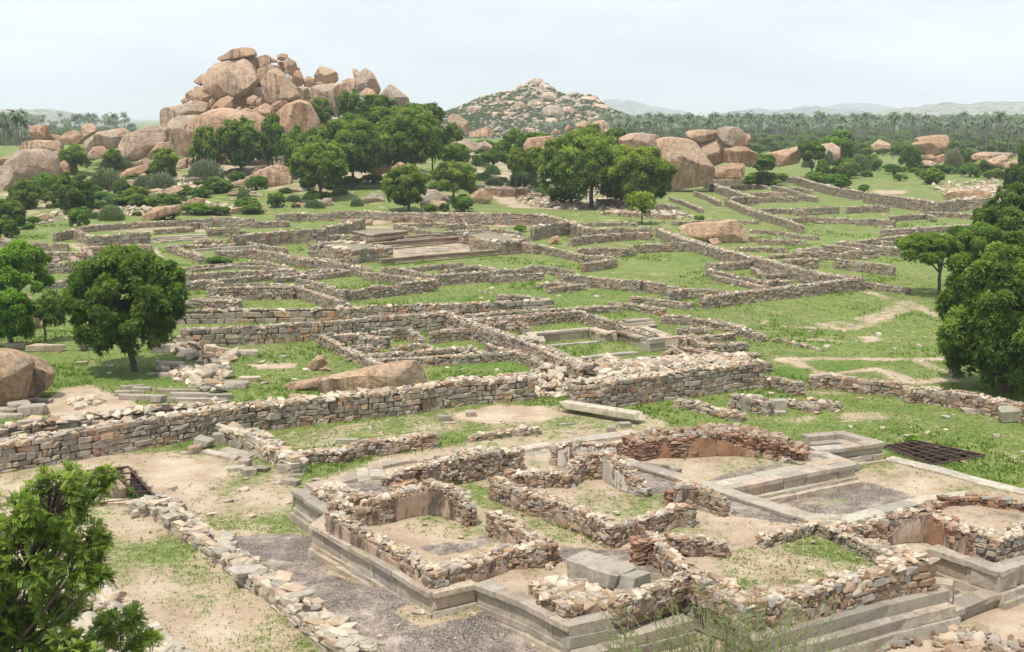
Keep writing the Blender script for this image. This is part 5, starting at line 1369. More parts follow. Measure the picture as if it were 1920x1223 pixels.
slab('second small dark block right of the slab wall', E(860, 550), (.6, .5, .35), -.8, name='stone_block', cat='stone block')
# carved moulding stones
slab('carved beige moulding stone left on the brown court', G(150, 350), (1.6, .6, .4), -.3, palk='block', jit=.08, name='carved_stone', cat='carved stone')
slab('round carved stone end on the brown court', G(215, 375), (.7, .6, .5), .3, palk='block', jit=.14, name='carved_stone', cat='carved stone')
slab('pale lump of stone in the middle of the brown court', G(745, 322), (.6, .45, .3), .3, palk='white', jit=.15, name='carved_stone', cat='stone')
slab('beige block where the diagonal beam meets the near kerb', G(940, 600), (1.3, .8, .3), -.2, palk='block', jit=.05, name='stone_block', cat='stone block')
# ================================================================== BOULDERS
tan, pk, bn, gr = (1, 1, 1), (1.06, 1.0, .97), (.92, .86, .80), (.95, .97, .97)
for lab, s, Y, grey, tint, th in [
 ('flat capstone on the very top of the big boulder pile', '452,112 470,98 510,92 560,50 640,35 700,38 728,68 734,98 640,112 560,125 465,136', 284, 0, bn, 1),
 ('huge left shoulder boulder under the flat capstone', '345,270 375,235 385,200 440,155 520,135 640,115 745,150 745,230 660,380 520,395 430,422 400,370 365,320', 285, .1, tan, .9),
 ('wedge boulder tucked right under the capstone', '640,115 735,100 752,150 750,215 700,200', 286, .1, pk, 1),
 ('diamond-faced boulder with black drip stains in the middle of the pile', '460,270 480,232 550,170 605,122 645,112 690,150 752,268 720,315 660,378 590,405 520,370 472,310', 275, .1, tan, .9),
 ('square boulder right of the capstone', '744,105 800,86 835,100 836,160 760,182 746,150', 285, .2, tan, 1),
 ('small stone between the square boulder and the balanced ball', '832,105 882,125 878,146 832,145', 286, .2, bn, 1),
 ('ball-shaped boulder balanced on the pile top', '886,92 920,76 955,83 958,118 920,136 885,125', 283, .1, bn, 1.1),
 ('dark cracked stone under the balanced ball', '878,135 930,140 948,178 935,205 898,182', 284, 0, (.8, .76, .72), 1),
 ('tall tilted boulder right of the balanced ball', '935,130 965,106 1012,135 1026,180 1010,230 985,246 950,222 935,180', 281, .1, tan, 1),
 ('tiny stone wedged right of the tall tilted boulder', '1018,178 1046,180 1046,208 1018,205', 282, .1, tan, 1),
 ('egg-shaped boulder below the tall tilted one', '998,240 1020,200 1047,203 1076,270 1060,312 1020,320 998,290', 280, .2, pk, 1),
 ('narrow stone behind the great face boulder', '952,245 987,238 1002,290 985,310', 279, .1, tan, 1),
 ('broad pale boulder behind the great face boulder', '738,195 830,158 905,162 952,238 900,250 800,310 755,290', 284, .1, pk, .9),
 ('great smooth face boulder sitting upright in front of the pile', '772,292 800,250 832,200 880,183 928,218 1000,310 1047,388 1010,427 930,432 850,442 800,412 790,340', 268, .2, tan, .95),
 ('squared boulder under the diamond-faced boulder', '665,350 700,323 795,320 810,400 785,455 690,455 662,420', 277, .1, pk, 1),
 ('small boulder leaning on the squared boulder', '668,400 710,376 742,390 742,432 710,456 668,440', 268, .1, tan, 1),
 ('smaller twin beside the leaning small boulder', '735,405 776,395 778,445 728,452', 267, .1, tan, 1),
 ('bread-shaped boulder lying below the great face boulder', '843,445 890,420 942,418 967,450 950,483 890,492 848,470', 262, .1, bn, 1),
 ('pointed boulder jutting at the left of the pile', '280,285 310,255 345,225 380,228 385,300 330,312', 287, .1, pk, 1),
 ('dark loaf-shaped boulder at the left of the pile', '228,370 262,338 330,343 402,385 402,420 330,433 240,412', 282, .1, (.85, .8, .76), 1),
 ('small stones above the dark loaf-shaped boulder', '280,330 300,315 345,318 385,345 392,370 320,350', 283, .2, bn, 1),
 ('little stone at the left foot of the dark loaf boulder', '188,415 225,398 252,420 200,442', 283, .4, bn, 1),
 ('small round stone left of the dark loaf boulder', '216,372 236,365 246,410 225,408', 283, .1, tan, 1),
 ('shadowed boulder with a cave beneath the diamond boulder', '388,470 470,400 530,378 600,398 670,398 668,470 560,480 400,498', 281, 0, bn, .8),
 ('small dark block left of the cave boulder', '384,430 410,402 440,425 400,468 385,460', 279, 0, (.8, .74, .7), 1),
 ('long slab boulder forming the left wing of the pile', '45,490 80,468 200,448 290,418 388,433 388,485 340,520 250,560 200,610 100,625 50,605', 279, .35, tan, .8),
 ('split cliff boulder at the lower left of the pile', '84,620 118,562 180,528 320,518 340,560 240,620 290,800 220,825 130,785 88,720', 268, .2, tan, .9),
 ('widest sloping boulder at the front of the pile', '195,600 300,540 430,478 520,468 740,510 792,545 826,700 820,800 500,842 360,835 250,760 210,680', 258, .1, pk, .75),
 ('big grey-topped dome at the lower right of the pile', '860,530 880,500 960,440 1050,408 1122,438 1160,500 1195,570 1192,622 1130,662 960,665 880,610', 259, .15, pk, .9),
 ('sloping shelf boulder under the bread-shaped one', '700,490 800,435 870,470 880,560 740,560 690,520', 267, .1, pk, 1),
 ('round boulder on the sloping shelf', '744,490 800,466 842,490 845,530 765,535', 262, .2, tan, 1),
 ('knob boulder on the edge of the widest boulder', '608,490 660,468 708,490 692,517 620,517', 262, .1, tan, 1),
 ('leaning splinter on the widest boulder', '568,515 600,462 622,462 622,490 600,520', 262, .1, bn, 1),
 ('tiny dark stone beside the bread-shaped boulder', '838,480 870,475 885,495 850,508', 262, 0, bn, 1),
 ('boulder filling the saddle right of the great face', '1000,325 1060,315 1105,325 1127,400 1060,417 1030,390', 280, .1, tan, 1),
 ('rounded boulder on the saddle', '1068,270 1105,238 1152,260 1167,302 1120,327 1078,317', 281, .1, bn, 1),
 ('cleft boulder standing on the long block', '1150,240 1190,168 1262,183 1312,215 1322,270 1290,298 1220,302 1165,286', 279, .1, tan, 1),
 ('small stone under the cleft boulder', '1162,285 1205,280 1218,300 1168,306', 278, .1, pk, 1),
 ('long rectangular block boulder right of the saddle', '1120,325 1160,305 1300,292 1430,286 1447,310 1447,370 1340,430 1325,530 1282,547 1270,470 1130,402', 275, .3, tan, .8),
 ('low stone behind the long rectangular block', '1348,275 1400,257 1442,262 1447,297 1353,297', 280, .1, pk, 1),
 ('thin blade of rock standing at the skyline', '1424,188 1450,188 1482,222 1470,370 1447,310', 277, .1, tan, .8),
 ('tall triangular boulder leaning on the blade of rock', '1470,218 1520,181 1572,220 1600,270 1628,335 1610,388 1500,378 1455,350 1450,280', 276, .2, tan, .8),
 ('round boulder in front of the tall triangular one', '1480,360 1530,324 1572,340 1605,395 1540,425 1490,400', 270, .1, pk, 1),
 ('tilted box boulder at the right end of the pile', '1618,382 1690,297 1732,320 1832,402 1832,452 1790,487 1740,472 1640,402', 274, .3, tan, .9),
 ('grey boulder showing between the trees of the pile', '1268,560 1320,545 1390,540 1432,578 1350,615 1290,600', 255, .9, gr, 1),
 ('brown pillar rock under the trees', '1530,880 1600,812 1662,850 1677,932 1620,955 1540,935', 226, .1, bn, 1),
 ('small tan boulder in front of the trees', '1700,902 1760,858 1807,880 1792,918 1722,918', 215, .1, pk, 1),
 ('squat rock at the foot of the split cliff boulder', '165,855 232,822 238,905 178,915', 240, .1, tan, 1),
 ('long dark rock beside the squat rock', '228,840 330,812 340,850 260,895', 241, .1, bn, 1),
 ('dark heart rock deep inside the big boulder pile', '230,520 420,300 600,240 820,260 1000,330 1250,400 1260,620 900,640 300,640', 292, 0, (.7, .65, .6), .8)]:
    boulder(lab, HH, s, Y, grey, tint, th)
for lab, s, Y, grey, tint, th in [
 ('cube boulder perched on the left ridge', '308,92 400,80 492,76 507,110 507,228 342,242 320,150', 262, .1, bn, 1),
 ('broad dome under the perched cube boulder', '208,345 250,262 400,238 620,250 662,300 642,420 400,430 240,410', 258, .1, tan, .8),
 ('low boulder between the perched cube and the next dome', '497,185 600,182 658,215 645,265 500,245', 265, .1, bn, 1),
 ('dome boulder on the left ridge, left of the tilted block', '648,205 700,165 780,136 872,180 908,212 832,292 680,292 655,240', 260, .1, bn, 1),
 ('tilted block balanced on the left ridge', '862,180 880,100 930,58 1012,100 1028,147 910,217', 256, .1, tan, 1),
 ('tall boulder under the tilted block', '882,262 1000,188 1010,290 960,405 920,410 885,335', 253, .2, tan, 1),
 ('wide round boulder right of the tilted block', '985,225 1040,155 1300,110 1385,170 1310,215 1275,325 1100,340 1000,305', 257, .2, tan, .9),
 ('small pale boulder at the foot of the ridge', '943,382 1000,310 1080,303 1137,362 1082,435 960,455', 246, .3, pk, 1),
 ('great flat-faced pale boulder of the left ridge', '1262,300 1310,198 1480,135 1640,78 1765,115 1768,262 1590,365 1562,435 1410,475 1350,450 1262,405', 250, .55, pk, .8),
 ('cracked brown boulder leaning on the pale one', '1558,425 1690,268 1800,258 1835,362 1700,405 1602,455', 245, .1, tan, 1),
 ('big boulder with a sheer grey face at the left edge', '42,490 100,430 200,350 400,332 505,345 592,430 628,562 602,640 330,720 160,700 80,610', 228, .85, pk, .8),
 ('boulder cut by the left edge of the photo', '-70,600 0,518 62,508 142,570 152,642 102,790 52,880 -60,890', 221, .5, tan, .9),
 ('low boulder at the left edge behind the cut one', '-70,440 60,418 92,440 50,510 -60,515', 232, .1, pk, 1),
 ('upright brown rock right of the sheer grey boulder', '613,492 680,458 722,510 724,632 650,645 613,602', 230, .1, bn, 1),
 ('rounded rock behind the upright brown rock', '548,375 640,338 682,400 640,465 588,435', 245, .1, tan, 1),
 ('smooth tan slope slab below the pale boulder', '1275,605 1350,545 1560,490 1605,500 1580,560 1330,668', 236, 0, pk, .5),
 ('pale rock slab low on the slope, under the dark round tree', '270,1025 420,895 560,868 650,880 650,1010 440,1030', 200, .5, pk, .5),
 ('tan block at the left end of a slope slab', '955,1012 990,928 1072,970 1072,1016', 196, 0, tan, 1),
 ('flat cream slab on the lower slope', '1040,925 1180,893 1342,908 1335,955 1100,990', 199, .5, pk, .6),
 ('rock shelf rising beside the rubble wall on the slope', '1615,850 1750,770 1930,712 1930,760 1780,840 1640,880', 216, .2, pk, .5),
 ('little rocks under the pale boulder', '1400,495 1540,428 1580,470 1600,495 1500,510', 240, .1, tan, 1)]:
    boulder(lab, I, s, Y, grey, tint, th)
for lab, f, s, Y, grey, tint, th in [
 ('smooth slab with a broken right end on the middle slope', T1, '1368,825 1500,760 1560,745 1645,770 1645,868 1480,872', None, .2, pk, .5),
 ('long tan slab on the slope below the milkbushes', T1, '855,935 980,863 1040,880 900,948', None, .1, pk, .5),
 ('brown topped rock on the grassy slope', T1, '1033,962 1100,930 1152,940 1152,975 1050,990', None, .0, bn, .9),
 ('low tan slab beside the dark bush on the slope', T1, '770,1055 870,985 1035,968 1000,1015 850,1060', None, .1, pk, .5),
 ('small pale stone in the middle of the slope', T1, '1197,872 1262,863 1277,898 1200,910', None, .5, gr, 1),
 ('rounded brown boulder beside the small trees', T2, '955,930 985,895 1040,883 1092,920 1083,958 1000,965', None, .0, tan, .9),
 ('flat pale boulder between the pair of small trees', T2, '675,965 740,950 825,952 855,1000 700,1008', None, .2, pk, .8),
 ('grey boulder behind the pair of small trees', T2, '675,935 720,885 770,885 850,940 840,975 700,970', None, .6, gr, .9),
 ('low grey slab left of the pair of small trees', T2, '345,935 480,903 484,960 380,965', None, .7, gr, .7),
 ('white stone of the slope, left of two', T2, '45,965 100,942 138,945 135,975 60,978', None, .9, gr, 1),
 ('grey cube stone of the slope, right of two', T2, '135,935 185,932 185,975 140,978', None, .9, gr, 1),
 ('tan boulder sticking out under the trees near the path', T2, '518,770 570,730 602,745 595,775 525,785', 218, .0, pk, 1),
 ('rounded rock at the end of the footpath in the gap', T2, '930,705 975,690 990,735 935,735', None, .3, pk, 1),
 ('left shoulder boulder of the right pile, mostly behind the tree', J, '108,330 250,262 400,253 602,278 628,310 585,335 585,610 540,660 400,610 200,460', 250, .6, pk, .8),
 ('massive stained boulder at the left of the right pile', J, '566,335 640,308 722,296 860,312 962,325 1042,360 1100,440 1185,560 1262,660 1274,812 1150,835 1140,885 800,945 700,905 556,660', 240, .15, tan, .85),
 ('long pillow boulder lying on top of the right pile', J, '918,262 960,225 1100,210 1302,220 1313,310 1140,360 960,327', 246, .1, tan, 1),
 ('great round boulder crowning the right pile', J, '1302,262 1320,200 1430,173 1562,183 1655,272 1625,402 1570,432 1390,402 1330,332', 244, .35, tan, 1),
 ('thin boulder behind the crowning round one', J, '1638,255 1700,263 1713,300 1672,412 1618,412', 247, .1, bn, 1),
 ('pale boulder in the middle of the right pile', J, '1105,382 1290,323 1385,400 1385,605 1250,655 1200,602 1118,462', 246, .25, tan, 1),
 ('red-streaked boulder jutting out to the right of the pile', J, '1368,408 1500,405 1640,418 1795,500 1775,622 1680,674 1640,630 1380,610', 244, .0, bn, .9),
 ('rounded boulder at the bottom of the right pile', J, '1258,682 1340,648 1402,660 1424,802 1278,815', 242, .2, tan, 1),
 ('lowest reddish boulder of the right pile, under the overhang', J, '1368,652 1480,608 1642,620 1625,782 1580,808 1400,808', 242, .1, bn, 1),
 ('gap stone between the long pillow and the pale boulder', J, '1045,360 1125,368 1125,445 1075,430', 248, .1, bn, 1),
 ('low whaleback of bare rock in the right middle distance', L, '20,465 200,420 312,398 330,470 300,525 150,550 50,530', 300, .1, pk, .5),
 ('rounded boulder behind the dark bush, right of the whaleback', L, '463,387 540,373 592,410 592,482 560,515 470,505', 304, .3, pk, .9),
 ('lone dome boulder before the palm grove', L, '818,402 880,351 957,385 957,420 830,430', 400, .1, tan, 1),
 ('large balanced boulder shaped like a fish head', L, '1108,392 1150,370 1143,345 1180,333 1280,320 1352,318 1372,350 1352,420 1290,458 1200,467 1160,432', 330, .1, bn, 1),
 ('left support stone under the balanced boulder', L, '1193,475 1240,458 1268,462 1268,502 1198,502', 328, .2, bn, 1),
 ('right support stone under the balanced boulder', L, '1263,482 1342,455 1347,502 1290,532 1263,512', 327, .2, pk, 1),
 ('flat base slab under the balanced boulder', L, '1188,503 1240,505 1295,522 1260,550 1195,535', 325, .2, pk, 1),
 ('flat rock outcrop at the far right behind bushes', L, '1528,472 1620,440 1852,450 1862,482 1700,505 1550,500', 310, .4, pk, .7),
 ('sloping rock under the flat outcrop at the far right', L, '1650,505 1780,458 1803,500 1740,555 1680,540', 300, .4, pk, .8),
 ('pale wedge rock at the far right edge', L, '1755,525 1870,498 1885,565 1800,605', 292, .4, pk, .8),
 ('tall leaning boulder like a thumb in the gap before the cone hill', K, '86,372 130,333 182,355 268,402 268,522 220,528 158,462 108,420', 262, .3, tan, .9),
 ('pyramid boulder beside the leaning thumb', K, '268,505 430,443 484,502 472,535 270,535', 272, .1, pk, .9),
 ('pale long boulder in the gap below the thumb', K, '160,575 250,555 342,590 382,622 300,665 210,650', 247, .6, pk, .8),
 ('right neighbour of the pale long boulder in the gap', K, '318,592 410,568 474,612 462,645 360,645', 249, .4, pk, .8),
 ('tan stone at the left of the pale long boulder', K, '112,582 165,570 185,620 150,625', 248, .1, tan, .8),
 ('broad pinkish boulder left of the spreading tree', K, '733,602 780,543 990,523 1005,560 965,650 740,660', 250, .1, pk, .8),
 ('little cone stone on the skyline of the bushes', K, '983,492 1015,460 1063,500 990,507', 275, .1, pk, 1),
 ('angular boulder, left of the trio above the spreading tree', K, '1093,462 1115,423 1173,462 1142,492 1100,490', 270, .1, bn, 1),
 ('round-topped boulder in the middle of the trio above the spreading tree', K, '1176,422 1262,391 1328,420 1272,483 1190,478', 268, .1, tan, 1),
 ('egg-shaped boulder, right of the trio above the spreading tree', K, '1322,425 1370,395 1412,386 1452,410 1504,495 1420,545 1370,525', 266, .1, pk, 1),
 ('flat stone under the trio of boulders', K, '1120,492 1200,480 1240,500 1150,512', 268, .1, pk, 1),
 ('broad smooth boulder lying among the ruined walls', D, '355,735 400,722 480,711 620,702 668,730 684,795 640,808 560,803 470,795 380,762', None, .0, (1.15, 1.12, 1.08), .6),
 ('small stone at the near foot of the broad smooth boulder', D, '500,790 540,783 565,810 510,812', None, .1, pk, 1),
 ('pale stone right of the broad smooth boulder', D, '682,772 712,770 718,800 685,802', None, .1, tan, 1),
 ('low tan rock dome outside the far right boundary wall', D, '1540,595 1600,572 1690,562 1780,578 1765,610 1600,612', None, .1, pk, .6),
 ('pale boulder among the cells at the upper centre', B, '365,100 400,93 418,100 415,125 370,130', None, .2, pk, 1),
 ('pale egg-shaped boulder beside the tank platform', B, '1400,225 1425,195 1460,185 1480,210 1440,235', None, .1, pk, 1),
 ('very long low pinkish boulder behind the front wall', B, '-20,1060 60,1020 180,975 400,930 560,900 680,882 712,920 745,1012 700,1045 400,1060 100,1080', None, .3, (1.3, 1.28, 1.25), .45),
 ('flat tan rock apron left of the very long boulder', A, '1560,985 1620,955 1760,930 1920,900 1920,960 1700,990 1600,1000', None, .0, pk, .4),
 ('peaked boulder like a seated figure on the lawn', B, '30,935 60,905 100,862 140,858 150,885 165,905 130,930 60,945', None, .1, pk, .8),
 ('small flat rock beside the peaked boulder on the lawn', B, '100,940 150,925 188,940 140,950', None, .1, pk, .8),
 ('low rock in the grass below the diagonal cell wall', B, '255,888 285,876 305,888 270,896', None, .1, pk, .8),
 ('large grey-faced boulder cut by the left edge, lower photo', A, '-90,780 0,766 70,775 140,805 182,842 155,960 132,1062 50,1095 -90,1095', None, .45, (1.15, 1.08, 1.), .8),
 ('round brown boulder leaning on the large grey-faced one', A, '135,800 165,798 235,832 302,902 275,972 205,1042 150,1047 125,960', None, .0, tan, .9),
 ('tall pale rock half hidden behind the left trees', A, '85,470 150,463 185,490 238,572 205,650 100,650', None, .2, pk, .9)]:
    boulder(lab, f, s, Y, grey, tint, th)
# ================================================================== VEGETATION near the ruins
dk, md, lt, yl = (.62, .72, .62), (.9, .95, .8), (1.2, 1.15, 1.), (1.4, 1.25, .9)
def own_tree(label, f, box, foot, kind, nl, nros, per, ln, wd, r0, seed, tint, name='neem_tree', lob=(.13, .22), Y=None, bottom=-.7, fork=.35, lean=(0, 0), hz=None, extra=None, tips=12, mat='leaf', droop=.5, cz=None):
    x0, y0, x1, y1 = box; (ax, ay), (bx, by) = f(x0, y0), f(x1, y1); fo = f(*foot)
    g = gp(fo) if Y is None else at_Y(fo, Y)
    g[2] = float(Hgt(g[0], g[1]))
    s = g[1] / FPX; top = at_Y(((ax + bx) / 2, ay), g[1]); bot = at_Y(((ax + bx) / 2, by), g[1])
    R_ = (bx - ax) * s / 2; hh = (top[2] - bot[2]) / 2; czz = (top[2] + bot[2]) / 2 - g[2]; cxx = top[0] - g[0]
    root = empty(name, g, label, 'tree')
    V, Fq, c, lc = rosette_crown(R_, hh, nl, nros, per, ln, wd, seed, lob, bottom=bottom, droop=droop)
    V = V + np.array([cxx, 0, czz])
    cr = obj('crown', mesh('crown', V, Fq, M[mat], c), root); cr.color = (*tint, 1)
    H_ = top[2] - g[2]
    tp = [l + np.array([cxx, 0, czz]) for l in lc[:tips]]
    obj('trunk', trunk_mesh('trunk', H_, r0, tp, seed, lean or (cxx * .5, 0), fork), root)
    return root
own_tree('round dense neem tree on the grass at the left', A, (345, 215, 1025, 780), (755, 890), 'neem', 230, 10925, 8, .26, .10, .17, 3, (.74, .85, .7), fork=.42, lean=(-.5, 0), lob=(.10, .18), bottom=-.85)
own_tree('huge drooping neem tree filling the right edge', C, (1565, 60, 2230, 768), (1850, 758), 'neem', 170, 12500, 8, .27, .10, .25, 5, (.85, .95, .8), lob=(.09, .16), bottom=-.95, fork=.4, lean=(-.6, 0))
own_tree('dark neem behind the huge right tree, higher up the right edge', D, (1715, 560, 2120, 960), (1905, 1010), 'neem', 120, 8000, 8, .32, .12, .25, 6, (.72, .82, .72), lob=(.12, .2), bottom=-.9)
own_tree('flat-topped light green acacia left of the huge right tree', C, (1330, 30, 1640, 235), (1540, 318), 'acacia', 40, 6500, 8, .20, .07, .14, 8, (1.0, 1.0, .9), name='acacia_tree', lob=(.13, .22), bottom=-.35, fork=.42, mat='leafL', droop=.3)
own_tree('darker green tree joining the acacia and the huge right tree', C, (1560, 0, 1900, 260), (1605, 312), 'neem', 36, 5200, 8, .24, .09, .13, 9, (.85, 1.0, .8), lob=(.13, .22), bottom=-.6, fork=.35, lean=(.3, 0))
own_tree('light green leafy tree at the left edge above the boulders', A, (-60, 175, 270, 470), (110, 520), 'n', 52, 2989, 8, .36, .14, .15, 10, (.95, 1.1, .9), name='broadleaf_tree', lob=(.13, .22), bottom=-.6, mat='leafL')
own_tree('bushy green tree at the left edge beside the lower boulders', A, (-80, 440, 185, 720), (60, 760), 'n', 52, 3449, 8, .30, .12, .15, 11, (.75, .95, .7), name='broadleaf_tree', lob=(.13, .22), bottom=-.8, mat='leafL')
own_tree('thin sparse tree left of the round neem', A, (190, 440, 360, 640), (255, 720), 'n', 48, 650, 8, .25, .09, .07, 12, (.8, .9, .9), name='sapling', lob=(.2, .35), bottom=-.9)
own_tree('broad spreading neem in the centre distance', T2, (1355, 560, 1880, 950), (1640, 975), 'n', 154, 7474, 8, .62, .24, .35, 13, (1.08, 1.1, .95), lob=(.13, .22), bottom=-.9, Y=200)
own_tree('right half of the centre tree clump, next to the stained boulder', D, (60, 385, 345, 610), (250, 632), 'n', 110, 4830, 8, .60, .24, .3, 14, (1.12, 1.08, .85), lob=(.13, .22), bottom=-.9, Y=192)
own_tree('tall left part of the tree mass at the foot of the big pile', T2, (-40, 640, 270, 850), (120, 862), 'n', 96, 3679, 8, .62, .25, .3, 15, (1.0, 1.05, .8), lob=(.13, .22), bottom=-.9, Y=205)
own_tree('middle crown of the tree mass at the foot of the big pile', T2, (60, 500, 520, 790), (300, 830), 'n', 132, 5979, 8, .65, .26, .3, 16, (.92, .98, .82), lob=(.13, .22), bottom=-.9, Y=222)
own_tree('largest crown, at the right of the tree mass by the big pile', T2, (430, 445, 815, 760), (640, 770), 'n', 132, 5979, 8, .65, .26, .3, 17, (1.0, 1.08, .9), lob=(.13, .22), bottom=-.9, Y=228)
own_tree('upright neem, left of the pair before the back wall', T2, (470, 760, 720, 985), (620, 1008), 'n', 74, 2989, 8, .45, .18, .2, 18, (1.0, 1.02, .8), lob=(.13, .22), bottom=-.9)
own_tree('olive tree, right of the pair before the back wall', T2, (735, 738, 1018, 930), (870, 950), 'n', 74, 2989, 8, .42, .16, .2, 19, (1.1, 1.08, 1.0), lob=(.13, .22), bottom=-.7)
own_tree('small sapling standing alone on the grass below the centre trees', D, (125, 578, 265, 680), (200, 722), 'n', 35, 804, 8, .42, .17, .09, 20, (1.4, 1.25, .8), name='sapling', lob=(.25, .4), bottom=-.6, fork=.5)
gS = 'shrubs on the rocky slope and meadow'
